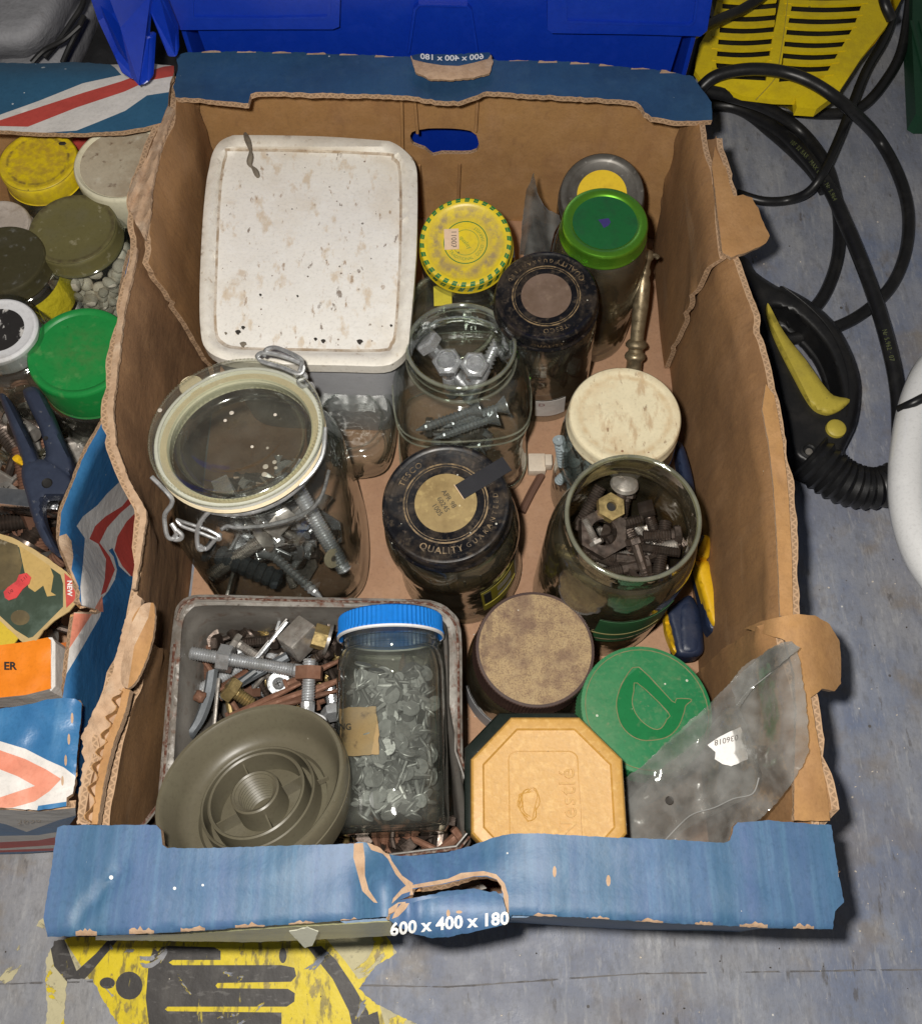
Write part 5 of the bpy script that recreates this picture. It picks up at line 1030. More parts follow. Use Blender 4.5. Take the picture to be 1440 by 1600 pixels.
for (p1, z1, p2, z2, k, mm, sc, lb) in (((345, 868), 72, (420, 900), 66, 'plug', M['plugblk'], 2.0, 'thick dark expansion plug lying across the front of the clip-top jar'), ((480, 790), 92, (515, 850), 72, 'stud', M['zinc'], 1.3, 'shiny threaded rod slanting down inside the clip-top jar'), ((440, 880), 64, (480, 915), 56, 'wood_screw', M['zinc'], 1.6, 'shiny screw at the front right of the clip-top jar'), ((330, 905), 52, (400, 918), 48, 'bracket', M['steel'], 1.3, 'flat metal bracket at the bottom front of the clip-top jar'), ((400, 850), 78, (350, 885), 70, 'coach_bolt', M['steel'], 1.2, 'dome headed bolt at the left of the clip-top jar')):
    A_, B_ = P(*p1, z1), P(*p2, z2); piece(k, mm, at((A_ + B_) / 2, A_ - B_), lb, G3, scale=sc)
t = thing('rubber_washer', 'pale round washer with a dark centre against the right wall of the clip-top jar', 'washer', at(P(519, 872, 70), (.75, -.5, .55)))
mk('washer_ring', *lathe([(2.2, 1.6), (7, 1.4), (7.2, 0), (2.2, 0), (2.2, 1.6)], 24), M['seal'], t); mk('screw_end', *lathe([(.01, 2.4), (2, 2.2), (2.1, 0)], 14), M['steel'], t)

# ---- white plastic tub with a dirty lid (far left)
wt_c = [(332, 215), (650, 235), (650, 600), (318, 590)]
wo0 = [(327, 262), (332, 240), (343, 222), (360, 213), (380, 211), (500, 213), (590, 219), (612, 222), (632, 235), (648, 255), (652, 290), (650, 400), (640, 520), (636, 545), (622, 562), (598, 572), (540, 571), (440, 569), (380, 566), (345, 560), (322, 545), (314, 520), (312, 460), (316, 360), (322, 290)]
wo = sm(wo0, 3); wc = P(480, 400, 128); T = thing('plastic_tub', 'white rectangular plastic tub with a stained and speckled white lid', 'tub', loc=(wc.x, wc.y, 4))
M['tubwhite'] = mat('grubby_white_plastic', (.84, .80, .72), .42, layers=[('n', 30, .45, .7, (.62, .56, .46), .5), ('v', 90, .1, (.2, .15, .1), .2), ('n', 160, .62, .72, (.35, .24, .14), .6)], bump=[(60, .3)])
M['tublid'] = mat('stained_white_lid_top', (.88, .85, .79), .5, layers=[('n', 16, .5, .66, (.70, .61, .48), .5), ('n', 75, .56, .64, (.60, .43, .24), .55, (1, .5, 1), .6), ('n', 40, .63, .7, (.52, .36, .2), .5), ('n', 190, .63, .69, (.35, .22, .12), .8, (1, .35, 1), .5), ('n', 120, .66, .69, (.16, .10, .06), .8, (1, .5, 1), -.4), ('v', 130, .13, (.10, .07, .05), .14), ('v', 160, .14, (.2, .14, .1), .3)], bump=[(18, 1.2), (120, .2)])
M['tub_shade_dirt'] = mat('shade_and_dirt_along_the_recess', (.62, .55, .46), .6, layers=[('n', 70, .42, .58, (.34, .23, .13), .75), ('n', 200, .55, .65, (.2, .12, .07), .6)])  # recess shading put into the colour, together with brown smudges
M['tubgrey'] = mat('translucent_tub_side', (.50, .51, .54), .45, layers=[('n', 20, .4, .7, (.36, .36, .38), .5)])
def wpart(*a_, **k):
    o = sheet(*a_, parent=T, **k); o.location = -T.location; return o
zt = 132
def wmap(x, y):
    d = edist(x, y, wo)
    z = zt + (1.6 * sqrt(max(0, 1 - (1 - min(1, d / 7)) ** 2)) if d < 7 else 1.6)
    if d > 16: z -= 5.0 * min(1, (d - 16) / 4)
    return P(x, y, z + .8 * nz(x * .01, y * .01))
def shrink(poly, k, cx, cy): return [(cx + (x - cx) * k, cy + (y - cy) * k) for x, y in poly]
inner_lid = shrink(wo, .86, 482, 392); wi = sm([(x + (3 if x > 482 else 2), y) for x, y in [(350, 240), (372, 232), (590, 238), (612, 246), (624, 270), (624, 400), (617, 515), (610, 540), (590, 550), (450, 548), (370, 546), (344, 538), (333, 515), (334, 430), (340, 300)]], 3)
wpart('lid', wo, wmap, [M['tubwhite'], M['tubwhite'], M['tubwhite'], M['tublid'], M['tub_shade_dirt']], th=9, step=9, regions=[(wi, 4), (shrink(wi, .972, 480, 392), 3)], down=(0, 0, -1), es=5)
body = []
n_ = len(wo); wos = [Vector((*p, 0)) for p in wo]
cc = Vector((wc.x, wc.y, 0)); ring0 = [P(p.x, p.y, zt - 4) for p in wos]
for k, z in ((.965, zt - 6), (.95, zt - 30), (.90, 60), (.86, 8), (.84, 4)): body.append([Vector((cc.x + (q.x - cc.x) * k, cc.y + (q.y - cc.y) * k, z)) for q in ring0])
m_ = len(ring0); vs = [v for rr in body for v in rr]; fs = [(j * m_ + i, j * m_ + (i + 1) % m_, (j + 1) * m_ + (i + 1) % m_, (j + 1) * m_ + i) for j in range(4) for i in range(m_)] + [tuple(range(4 * m_, 5 * m_))]
o = mk('tub_body', vs, fs, M['tubgrey'], T); o.location = -T.location
M['soot'] = mat('black_blob', (.03, .025, .02), .7, bump=(200, .8)); M['ash'] = mat('grey_grit', (.2, .17, .13), .85, bump=(200, 1))
for (x, y, s, mm) in ((372, 519, 4.2, M['soot']), (380, 512, 3, M['soot']), (380, 538, 5, M['ash']), (562, 534, 4.6, M['soot']), (505, 533, 3.5, M['soot']), (493, 530, 2.6, M['soot']), (353, 521, 2, M['ash']), (611, 509, 2, M['soot']), (407, 461, 2, M['soot']), (465, 463, 1.6, M['soot'])):
    p = P(x, y, zt - 1.2); s *= .45
    o = mk('grime_blob', *xf(lathe([(s * .95, -.2), (s, .4), (s * .7, 1.1), (.01, 1.3)], 9, lambda a, z, r: 1 + .2 * sin(3 * a) + .13 * cos(5 * a)), Matrix.Translation(p)), mm, T); o.location = -T.location
o = mk('leaf_scrap', *tube([P(383, 208, 136), (P(388, 222, 137)), P(392, 240, 137.5), P(390, 256, 135), P(398, 265, 134), P(403, 276, 133.5)], 1, 6, 4, rf=lambda t: 1.0 + 1.6 * abs(sin(t * 9)) * (1 - .3 * t)), M['ash'], None); tag(o, 'dry grey brown curl of debris lying on the white tub lid', 'debris'); o.name = 'dry_debris'

# ---- grey tub of bolts, front left
to = sm([(272, 965), (278, 945), (295, 932), (330, 929), (480, 933), (640, 936), (680, 940), (705, 955), (720, 985), (722, 1100), (724, 1330), (724, 1400), (240, 1400), (243, 1300), (255, 1150), (265, 1030)], 3)
ti = sm([(285, 975), (296, 955), (318, 946), (420, 947), (640, 951), (672, 955), (692, 970), (701, 995), (702, 1100), (703, 1400), (262, 1400), (265, 1300), (274, 1150), (281, 1030)], 3)
G = thing('plastic_tub', 'open translucent grey plastic tub full of bolts and screws, rim lined with rust', 'tub', loc=(P(490, 1150, 96).x, P(490, 1150, 96).y, 4))
M['tubclear'] = mat('translucent_grey_plastic', (.21, .195, .175), .35, layers=[('n', 25, .4, .65, (.12, .108, .095), .7), ('n', 110, .56, .68, (.10, .06, .04), .6), ('v', 90, .08, (.1, .05, .02), .2)], bump=[(50, .4)])
M['tubrim'] = mat('grimy_tub_rim', (.33, .31, .28), .4, layers=[('n', 35, .42, .6, (.12, .095, .075), .75), ('n', 110, .52, .64, (.15, .055, .03), .85), ('n', 260, .6, .7, (.05, .03, .02), .8)], bump=[(150, .4)])
def gpart(*a_, **k):
    o = sheet(*a_, parent=G, **k); o.location = -G.location; return o
zr = 100
def rimz(x, y):
    d = edist(x, y, to); return P(x, y, zr - (3.0 * (1 - d / 6) if d < 6 else 0) + (1.2 if 9 < d < 16 else 0))
gpart('rim', to, rimz, [M['tubrim'], M['tubclear'], M['tubrim']], th=2, step=7, holes=[ti], down=(0, 0, -1), es=5)
GI = [Vector((*p, 0)) for p in ti]; gi0 = [P(p.x, p.y, zr) for p in GI]; gc = sum(gi0, Vector((0, 0, 0))) / len(gi0)
rows = [[Vector((lerp(gc.x, q.x, k), lerp(gc.y, q.y, k), z)) for q in gi0] for k, z in ((1.0, zr), (.985, zr - 14), (.965, zr - 16), (.94, 60), (.90, 12), (.86, 6), (.80, 5))]
m_ = len(gi0); vs = [v for rr in rows for v in rr]; fs = [(j * m_ + i, j * m_ + (i + 1) % m_, (j + 1) * m_ + (i + 1) % m_, (j + 1) * m_ + i) for j in range(len(rows) - 1) for i in range(m_)] + [tuple(range((len(rows) - 1) * m_, len(rows) * m_))]
o = mk('tub_body', vs, fs, M['tubclear'], G); o.location = -G.location
for nm, k_, r_, m_r in (('rust_line', .975, .9, mat('rust_line', (.10, .035, .02), .9, layers=[('n', 300, .45, .6, (.30, .26, .22), .8)], bump=(300, .8))), ('rim_ridge', .952, .7, M['tubclear'])):  # second tube is a thin ridge of tub plastic along the rim
    o = mk(nm, *tube([P(x, y, zr + .3) for x, y in shrink(to[::2], k_, 482, 1165) if y < 1345], r_, 6, 3), m_r, G); o.location = -G.location
M['rustgrit'] = mat('dark_rust_grit', (.08, .04, .025), .9, bump=(200, 1))
tub_in = lambda z0, z1: (lambda r: Vector((r.uniform(-168, -6), r.uniform(-262, -128), r.uniform(z0, z1))))
KS = ['hex_bolt_m8', 'hex_bolt_m6', 'set_screw', 'nut_m8', 'nut_m10', 'wood_screw', 'nail', 'square_bolt', 'stud', 'washer', 'hex_bolt_m10', 'bracket']
GT = 'bolts and screws heaped in the grey tub'
heap(120, tub_in(14, 44), KS, [M['oily'], M['steel'], M['rusty'], M['brassy'], M['galv'], M['steel']], 61, 'the heap in the grey tub', GT, flat=.35)
heap(70, lambda r: P(r.uniform(310, 520), r.uniform(985, 1105), r.uniform(44, 62)), KS, [M['oily'], M['steel'], M['oily'], M['rusty'], M['brassy'], M['galv']], 62, 'the top layer in the grey tub', 'bolts and screws uppermost in the grey tub', flat=.3)
heap(26, lambda r: P(r.uniform(560, 695), r.uniform(1308, 1345), r.uniform(50, 70)), ['hex_bolt_m10', 'hex_bolt_m8', 'nail', 'nut_m10'], [M['oily'], M['rusty']], 63, 'the shaded end of the grey tub', 'dark bolts at the near end of the grey tub', flat=.3)
G4 = 'the larger pieces lying on top of the grey tub'
hero_bolt((478, 1050), 84, (298, 1020), 86, 4.6, 8, 7, M['zinc'], 'long threaded bolt with a square nut part way, lying across the grey tub', G4, nut=(.75, 9.5, 8.5), thr=.9)
t = hero_bolt((480, 1114), 88, (484, 1030), 92, 4.6, 8.6, 4, M['zinc'], 'upright bolt with a rusty nut at its far end beside the blue lidded jar', G4, thr=.8, nut=(.86, 9.5, 8.5, M['rusty']))
t = thing('steel_block', 'big square steel block standing on edge at the top of the grey tub', 'block', at(P(468, 998, 84), (.75, -.55, .35)), G4)
mk('block_body', *xf(box(-11, 11, -9, 9, -8, 8, 1.2), Matrix.Rotation(.3, 4, 'Z')), M['steel'], t, angle=30)
t = thing('flanged_nut', 'yellowish flanged hexagon nut beside the blue lid', 'nut', at(P(510, 998, 88), (-.9, .2, .25)), G4)
mk('nut_body', *nut_geo(8.5, 4.4, 9), M['brassy'], t, angle=30); mk('flange', *washer_geo(11, 4.4, -2), M['steel'], t)
t = thing('steel_strip', 'bright flat steel strip slanting across the top of the grey tub', 'strip', at(P(420, 1008, 82), (.62, .75, .2)), G4); mk('strip_body', *box(-1.2, 1.2, -5, 5, -20, 20, .4), M['zinc'], t); mk('painted_edge', *box(-2.2, -1.2, -1.6, 5, -21, 21, .3), M['white_print'], t)
t = thing('lead_strap', 'dull grey curled metal strap down the left of the grey tub', 'strap', at(P(312, 1105, 74), (0, 0, 1)), G4)
M['lead'] = mat('dull_lead_grey', (.17, .185, .20), .55, .5, layers=[('n', 60, .5, .7, (.1, .11, .12), .5)], bump=[(80, .4)])
iv = t.matrix_world.inverted(); q_ = [(332, 1048, 80), (326, 1085, 78), (312, 1125, 78), (296, 1150, 76), (287, 1166, 68), (296, 1172, 62)]
vs, fs = [], []
pp = spline([P(*q) for q in q_], 4)
for i, p in enumerate(pp):
    w_ = lerp(7, 10, i / len(pp)); sd = Vector((1, .3, 0)).normalized()
    for s_, h_ in ((-1, 0), (-.5, 1.6), (.5, 1.6), (1, 0), (.5, -.6), (-.5, -.6)): vs.append((iv @ ((p + sd * (w_ * s_ * .55) + Vector((0, 0, h_ * 1.5))) * .001)) * 1000)
for i in range(len(pp) - 1): fs += [(i * 6 + k, i * 6 + (k + 1) % 6, i * 6 + 6 + (k + 1) % 6, i * 6 + 6 + k) for k in range(6)]
fs += [tuple(range(6)), tuple(range(len(vs) - 6, len(vs)))[::-1]]
mk('strap_body', vs, fs, M['lead'], t); mk('rust_knob', *xf(lathe([(.01, 2.4), (2.5, 2), (4, .4), (4.2, 0)], 12, lambda a, z, r: 1 + .15 * sin(4 * a)), Matrix.Translation((iv @ (P(312, 1088, 86) * .001)) * 1000)), M['rusty'], t)
def bar(p1, z1, p2, z2, r, m, name, label, cat, group=None, k=1):
    A_, B_ = P(*p1, z1), P(*p2, z2); o = mk(name, *tube([A_, (A_ + B_) / 2 + Vector((0, 0, .6)), B_], r, 8, 3), m); return tag(o, label, cat, group)
for i, (p1, p2) in enumerate((((360, 1120), (470, 1068)), ((378, 1116), (528, 1062)), ((405, 1110), (530, 1078)), ((450, 1068), (535, 1030)), ((468, 1090), (540, 1058)))):
    A_, B_ = P(*p1, 76), P(*p2, 80)
    t = thing('rusty_nail', ('rusty brown cut nail, lowest left of the bundle in the grey tub', 'rusty brown cut nail, longest of the bundle in the grey tub', 'rusty brown cut nail tucked against the olive knob', 'rusty brown cut nail, highest of the bundle behind the upright bolt', 'rusty brown cut nail running under the blue lidded jar')[i], 'nail', at(A_, A_ - B_), G4)
    Ln = (A_ - B_).length; mk('head', *box(-3.2, 3.2, -2.6, 2.6, 0, 2.4, .5), M['rusty'], t); mk('shank', *lathe([(1.2, -Ln), (2.2, -Ln * .6), (2.5, 0)], 8), M['rusty'], t)
t = thing('cross_head_screw', 'shiny cross-head screw with a washer in the middle of the heap', 'screw', at(P(436, 1068, 74), (0, -.2, 1)), G4)
mk('head', *lathe([(.01, 3.6), (2.6, 3.1), (4.2, 1.4), (4.6, 0)], 20), M['zinc'], t); mk('washer_ring', *washer_geo(7.6, 3, 1.2), M['zinc'], t)
for sx in (0, pi / 2): mk('cross_slot', *xf(box(-2, 2, -.45, .45, 3.1, 3.75), Matrix.Rotation(sx + .4, 4, 'Z')), M['ink'], t)
hero_bolt((368, 1082), 76, (394, 1100), 70, 4.4, 9, 7.5, M['brassy'], 'pale hexagon bolt head stamped on top, left of the cross-head screw', G4)
hero_bolt((423, 1000), 80, (375, 1005), 78, 3.6, 6.6, 5.5, M['oily'], 'short rusty bolt lying behind the long threaded bolt', G4)
hero_bolt((372, 1006), 82, (410, 1030), 76, 3.2, 6.4, 4.5, M['steel'], 'small pale bolt head standing at the back left of the heap', G4)
hero_bolt((520, 1108), 72, (515, 1070), 66, 3.6, 8, 6, M['zinc'], 'small whitish hexagon head between the upright bolt and the jar', G4)
hero_bolt((505, 1020), 80, (470, 1045), 74, 3.6, 6.4, 5, M['oily'], 'dark bolt lying under the flanged nut', G4)
bar((345, 1090), 76, (400, 1048), 78, 2.6, M['plugblk'], 'plastic_strip', 'dark grey rubbery strip, left one of the crossing strips in the tub', 'strip')
bar((352, 1080), 72, (450, 1025), 78, 3.4, M['lead'], 'metal_strip', 'grey metal strip lying under the bright steel strip', 'strip')
bar((335, 1135), 76, (342, 1060), 78, 1.4, M['steel'], 'steel_wire', 'thin dark steel wire pointing down the left of the tub', 'wire')
mk('wall_hook', *tube([P(478, 1112, 92), P(492, 1118, 92), P(505, 1124, 92), P(507, 1136, 90)], 2, 8, 4), M['white_gloss']); tag(bpy.data.objects['wall_hook'], 'white painted hook end under the upright bolt', 'hook')

# ---- jar of clout nails lying in the tub with its blue lid
a, b = P(614, 1304, 96), P(610, 966, 100)
NJ = thing('glass_jar', 'jar of flat headed nails lying down, ribbed bright blue lid and torn paper label', 'jar', frame(a, b, pi)); H = (b - a).length; e = NJ
glass_body(e, H - 2, 34.5, 31, H - 38, 20, mat('x', (1, 1, 1)) if 0 else glass('jar_glass_with_dust_inside', tint=(.90, .91, .88), edge=(.32, .35, .30), dust=.055, dustcol=(.42, .43, .40), bump=.5), sq=.45, pw=4, n=72)
M['lid_blue'] = mat('bright_blue_tin', (.012, .20, .66), .34, layers=[('v', 80, .08, (.4, .5, .7), .2), ('n', 60, .55, .75, (.01, .12, .45), .5)], bump=[(200, .1)])
metal_lid(e, H + 1, 33.4, 14, M['lid_blue'], recess=1, ring=.84, knurl=70, curl=.8)
mk('white_seal', *lathe([(33.6, H - 14.4), (34.8, H - 13.9), (34.8, H - 12.7), (33.4, H - 12.4)], 64), M['white_gloss'], e)
mk('neck_ring', *lathe([(31, H - 19), (32.6, H - 18), (31, H - 17)], 64), M['glass_clean'], e)
inv = e.matrix_world.inverted()
M['papr'] = mat('torn_tan_paper', (.56, .37, .17), .75, layers=[('n', 40, .45, .7, (.46, .28, .12), .6), ('n', 90, .58, .68, (.16, .09, .045), .8)], bump=[(80, .3)])
lbo = [(529, 1107), (550, 1105), (588, 1104), (588, 1114), (591, 1132), (592, 1179), (570, 1180), (536, 1181), (532, 1150)]
def lbz(x, y): return 96 + 36.2 * sqrt(max(0.05, 1 - ((x - 612) / 92) ** 2)) - 1.5
o = sheet('paper_label', lbo, zmap(lbz), [M['papr']] * 3, th=.3, step=8, jit=1.2, es=5); o.parent = e; o.matrix_parent_inverse = e.matrix_world.inverted()
o2 = text('RING', 14, lambda x, y, d: P(534 + x * .9, 1136 - y, lbz(534 + x, 1136) + .5), M['ink'], None, bold=.025)
o2.parent = o
r = random.Random(71); GN = 'flat headed nails inside the jar with the blue lid'
for i in range(290):
    tt = 17 + (H - 54) * r.random(); a_ = r.uniform(0, 2 * pi) if i < 80 else r.uniform(.15 * pi, .85 * pi); q = r.uniform(0, 20) if i < 80 else r.uniform(22, 29.5)
    # the side facing up: local frame spun by pi, find up direction in local space
    up = (inv.to_3x3() @ Vector((0, -.25, 1))).normalized(); sd = Vector((0, 0, 1)).cross(up).normalized()
    lp = Vector((0, 0, tt)) + up * (q * sin(a_)) + sd * (q * cos(a_))
    wp = e.matrix_world @ (lp * .001); nrm = (e.matrix_world.to_3x3() @ (up * sin(a_) + sd * cos(a_)))
    d = (rdir(r) + nrm * (1.1 if r.random() < .38 else .1)).normalized()
    if i >= 80:
        k_ = 28.0 - 11.5 * abs(d.dot(nrm)) - r.uniform(0, 3); wp = e.matrix_world @ ((Vector((0, 0, tt)) + up * (k_ * sin(a_)) + sd * (k_ * cos(a_))) * .001)
    piece(r.choice(['clout', 'clout', 'clout_small', 'small_screw'] if i % 7 == 0 else ['clout', 'clout', 'clout_small']), M['galv'], at(wp * 1000, d, r.uniform(0, 6)), 'galvanised flat headed nail inside the jar with the blue lid', GN, 'nail', r.uniform(.85, 1.08))

# ---- olive plastic hand wheel
kc = P(390, 1224, 128); vd = (CAM - kc).normalized(); pd = (-RV * .52 - DV * .86); pd = (pd - vd * pd.dot(vd)).normalized()
nn = (vd * cos(radians(41)) + pd * sin(radians(41))).normalized(); e = thing('olive_cap', 'large olive green plastic cap lying hollow side up, with ribs and a threaded hub', 'plastic cap', at(kc, nn)); 
M['olive'] = mat('olive_plastic', (.135, .120, .082), .38, layers=[('n', 30, .45, .7, (.16, .15, .10), .5), ('v', 120, .07, (.35, .33, .26), .15)], bump=[(120, .1)])
KR = 55
mk('outer_rim', *lathe([(KR - 10, -32), (KR - 1, -27), (KR + 2.4, -14), (KR + 2.8, -1.5), (KR + 1.6, .6), (KR - .4, .4), (KR - 2, -1.6), (KR - 4.5, -15), (KR - 8, -21), (KR - 11, -22.5), (40, -23.5), (39, -26.5), (12, -27)], 112), M['olive'], e, angle=40)
mk('back', *lathe([(.01, -33), (KR - 10, -32)], 64), M['olive'], e)
mk('inner_ring', *lathe([(33.2, -27), (33.6, -13.6), (34.4, -12.8), (35.2, -13.6), (35.8, -27)], 96), M['olive'], e, angle=40)
mk('inner_ring', *lathe([(27.4, -27), (27.8, -11), (28.8, -10.2), (29.8, -11), (30.2, -27)], 96), M['olive'], e, angle=40)
mk('hub', *lathe([(15.2, -27), (14.8, -9), (13.8, -8.2), (12.7, -9)] + [q for i in range(9) for q in ((12.6, -9.6 - i * 2.6), (10.6, -10.9 - i * 2.6))] + [(10.4, -33), (.01, -33)], 64), M['olive'], e, angle=20)
for i in range(4): mk('rib', *xf(box(13, 28, -.45, .45, -27, -17 + (3 if i % 2 else 0)), Matrix.Rotation(i * pi / 2 + .5, 4, 'Z')), M['olive'], e)
for i in range(3): mk('outer_rib', *xf(box(35, 42, -.4, .4, -24, -20), Matrix.Rotation(i * 2.1 + .3, 4, 'Z')), M['olive'], e)
mk('moulding_line', *lathe([(KR + 2.5, -9.6), (KR + 3.1, -9), (KR + 2.6, -8.4)], 112), M['olive'], e)

# ---- pliers, right
M['navy'] = mat('navy_plastic_grip', (.018, .028, .062), .42, layers=[('n', 60, .5, .7, (.05, .055, .08), .5), ('v', 140, .1, (.35, .35, .33), .25)], bump=[(200, .15)])
M['grip_yel'] = mat('yellow_plastic_grip', (.74, .44, .012), .4, layers=[('n', 50, .5, .75, (.6, .33, .01), .5), ('v', 140, .09, (.2, .12, .03), .25)])
c_ = P(1080, 930, 20); PL = thing('pliers', 'pliers with navy and yellow grips between the open jar and right wall', 'pliers', loc=(c_.x, c_.y, 8))
def lp_(o): o.parent = PL; o.location = -PL.location; return o
def sl(name, ol, z0, h, r, m, th, par=lp_, step=7, zf=None):
    ol = sm(ol, 3); f = pillow(ol, z0, h, r) if zf is None else zf
    return par(sheet(name, ol, f, [m, m, m], th=th, step=step * .7, es=3.5, down=(0, 0, -1), angle=60))
sl('navy_grip', [(1040, 955), (1052, 945), (1075, 930), (1085, 940), (1093, 960), (1098, 1000), (1098, 1018), (1088, 1026), (1065, 1027), (1055, 1020), (1048, 990)], 34, 6, 9, M['navy'], 14)
sl('grip_inlay', [(1064, 950), (1080, 944), (1088, 965), (1090, 1008), (1082, 1018), (1068, 1016), (1064, 1000)], 40.5, 1.2, 4, M['navy'], 2)
sl('yellow_strip', [(1038, 950), (1044, 962), (1056, 1016), (1050, 1012), (1040, 985)], 36, 3, 5, M['grip_yel'], 8)
sl('navy_grip', [(1085, 885), (1092, 920), (1100, 955), (1103, 975), (1112, 989), (1126, 995), (1138, 988), (1140, 978), (1125, 960), (1100, 890)], 46, 4, 8, M['navy'], 14)
sl('yellow_grip', [(1084, 882), (1092, 876), (1106, 877), (1114, 892), (1124, 925), (1139, 965), (1140, 976), (1132, 983), (1118, 982), (1108, 970), (1098, 935)], 50, 5, 9, M['grip_yel'], 8)
sl('yellow_grip', [(1090, 868), (1096, 840), (1102, 836), (1109, 842), (1108, 862), (1105, 872)], 56, 4, 6, M['grip_yel'], 8)
sl('navy_arm', [(1056, 700), (1062, 690), (1070, 705), (1080, 740), (1086, 775), (1092, 830), (1100, 838), (1085, 850), (1068, 780)], 60, 4, 7, M['navy'], 10)
# ---- turned brass spindle
a, b = P(988, 590, 24), P(1008, 404, 92)
e = thing('brass_spindle', 'tarnished brass turned spindle leaning against the right wall behind the cream lid', 'spindle', at(a, b - a)); L = (b - a).length
pr = [(.01, -4), (6, -4), (6.4, 6), (6.2, 14), (8.2, 16), (8.6, 18), (7.4, 20.5), (6, 21.5), (6, 24), (8.6, 26), (8.8, 28), (7, 30.5), (5.4, 31.5), (5.6, 40), (6.4, L * .62), (6.0, L * .8), (4.4, L - 14), (5.2, L - 12), (5.2, L - 9), (3.9, L - 7), (4.4, L - 2), (6.2, L), (6.4, L + 3), (5, L + 6), (2, L + 7), (.01, L + 7)]
mk('shaft', *lathe(pr, 24), M['brass'], e, angle=50); mk('side_peg', *tube([(2, -2, L + 2), (7, -2, L + 3), (9.5, -2, L + 1)], 2, 8, 3), M['brass'], e)
# ---- clear sleeve between jars
e = sheet('plastic_sleeve', [(833, 270), (838, 300), (846, 318), (855, 328), (874, 336), (876, 345), (866, 362), (858, 398), (812, 398), (816, 350), (822, 300)], lambda x, y: PY(x, y, 215 + 9 * sin((x - 810) * .09) - (y - 270) * .12), [M['sleeve']] * 3, th=.5, step=6, jit=.6, es=4)
tag(e, 'crumpled clear plastic sleeve standing behind the black lid', 'plastic sleeve')
sheet('paper_insert', [(834, 340), (848, 348), (866, 352), (862, 372), (856, 402), (818, 402), (826, 365)], lambda x, y: PY(x, y, 218 + 8 * sin((x - 810) * .09) - (y - 270) * .12), [mat('grey_paper_insert', (.24, .25, .27), .4)] * 3, th=.5, step=6, parent=e)
# ---- clear plastic bag, right front
bo = [(976, 1216), (1010, 1190), (1042, 1158), (1075, 1128), (1110, 1098), (1140, 1066), (1158, 1042), (1190, 1022), (1215, 1006), (1236, 1002), (1244, 1012), (1250, 1040), (1256, 1080), (1262, 1130), (1262, 1175), (1248, 1205), (1230, 1235), (1205, 1262), (1172, 1290), (1140, 1318), (1060, 1330), (978, 1330)]
bz_ = [(960, 96), (1100, 128), (1200, 160), (1270, 186)]
def bagz(x, y):
    z = interp(bz_, x) - .08 * max(0, y - 1180) + 5 * nz(x * .02, y * .014) + 3.5 * (1 - abs(nz((x + y * .7) * .012 + 4, (y - x * .4) * .005))) ** 6 + 1.4 * (1 - abs(nz((x * .8 + y) * .02, (x - y) * .008, 9))) ** 8
    z = min(z, 172) if y < 1280 else min(z, 168)
    k = max(0, min(1, (x - 1175) / 60)) * max(0, min(1, (1260 - y) / 60)); k = k * k * (3 - 2 * k)
    return lerp(z, max(z, 185 + (x - 1235) * .15), k)
def bsheet(*a_, **k): return sheet(*a_, **k)
BG = sheet('plastic_bag', bo, zmap(bagz), [M['bag']] * 3, th=.5, step=5, jit=1.6, es=4)
tag(BG, 'crumpled clear plastic bag slumped against the right wall, with a white sticker', 'plastic bag')
sheet('bag_fold', [(978, 1330), (980, 1250), (1020, 1210), (1060, 1180), (1096, 1150), (1130, 1110), (1150, 1100), (1164, 1130), (1180, 1180), (1186, 1215), (1170, 1245), (1130, 1265), (1080, 1290), (1040, 1318)], zmap(lambda x, y: bagz(x, y) - 7 + 3 * nz(x * .04, y * .03, 6)), [M['bag']] * 3, th=.5, step=9, jit=1, parent=BG)
sheet('bag_fold', [(1150, 1100), (1140, 1066), (1200, 1016), (1236, 1004), (1250, 1012), (1215, 1040), (1190, 1058), (1168, 1085), (1155, 1104)], zmap(lambda x, y: bagz(x, y) + 5), [M['bag']] * 3, th=.5, step=7, jit=1, parent=BG)
for ln, r_ in (([(1150, 1102), (1168, 1080), (1200, 1054), (1236, 1022)], .35), ([(1185, 1215), (1175, 1240), (1145, 1248), (1115, 1262), (1082, 1272), (1060, 1290), (1030, 1322)], .4)):
    mk('bag_crease', *tube([P(x, y, bagz(x, y) + .8) for x, y in ln], r_, 6, 5), M['bag_edge'], BG)
stp = [(1105, 1164), (1125, 1150), (1156, 1136), (1163, 1150), (1168, 1186), (1142, 1197), (1128, 1194), (1116, 1186), (1117, 1175)]
s_ = sheet('paper_sticker', stp, zmap(lambda x, y: bagz(1138, 1168) + 4.0 + .02 * (x - 1138)), [mat('white_sticker', (.80, .78, .76), .55)] * 3, th=.3, step=8, jit=.5, parent=BG)
text('036018', 12.5, lambda x, y, d: P(1134 - (x * -1) * -1, 1156 + y - .35 * (-x) * -1 * .0 + .25 * x, bagz(1138, 1168) + 4.6), M['ink_soft'], s_)
mk('bag_hole', *xf(lathe([(.01, 0), (2.2, .1), (2.6, .6)], 10), Matrix.Translation(P(1045, 1251, bagz(1045, 1251) + 1.2))), M['soot'], BG)
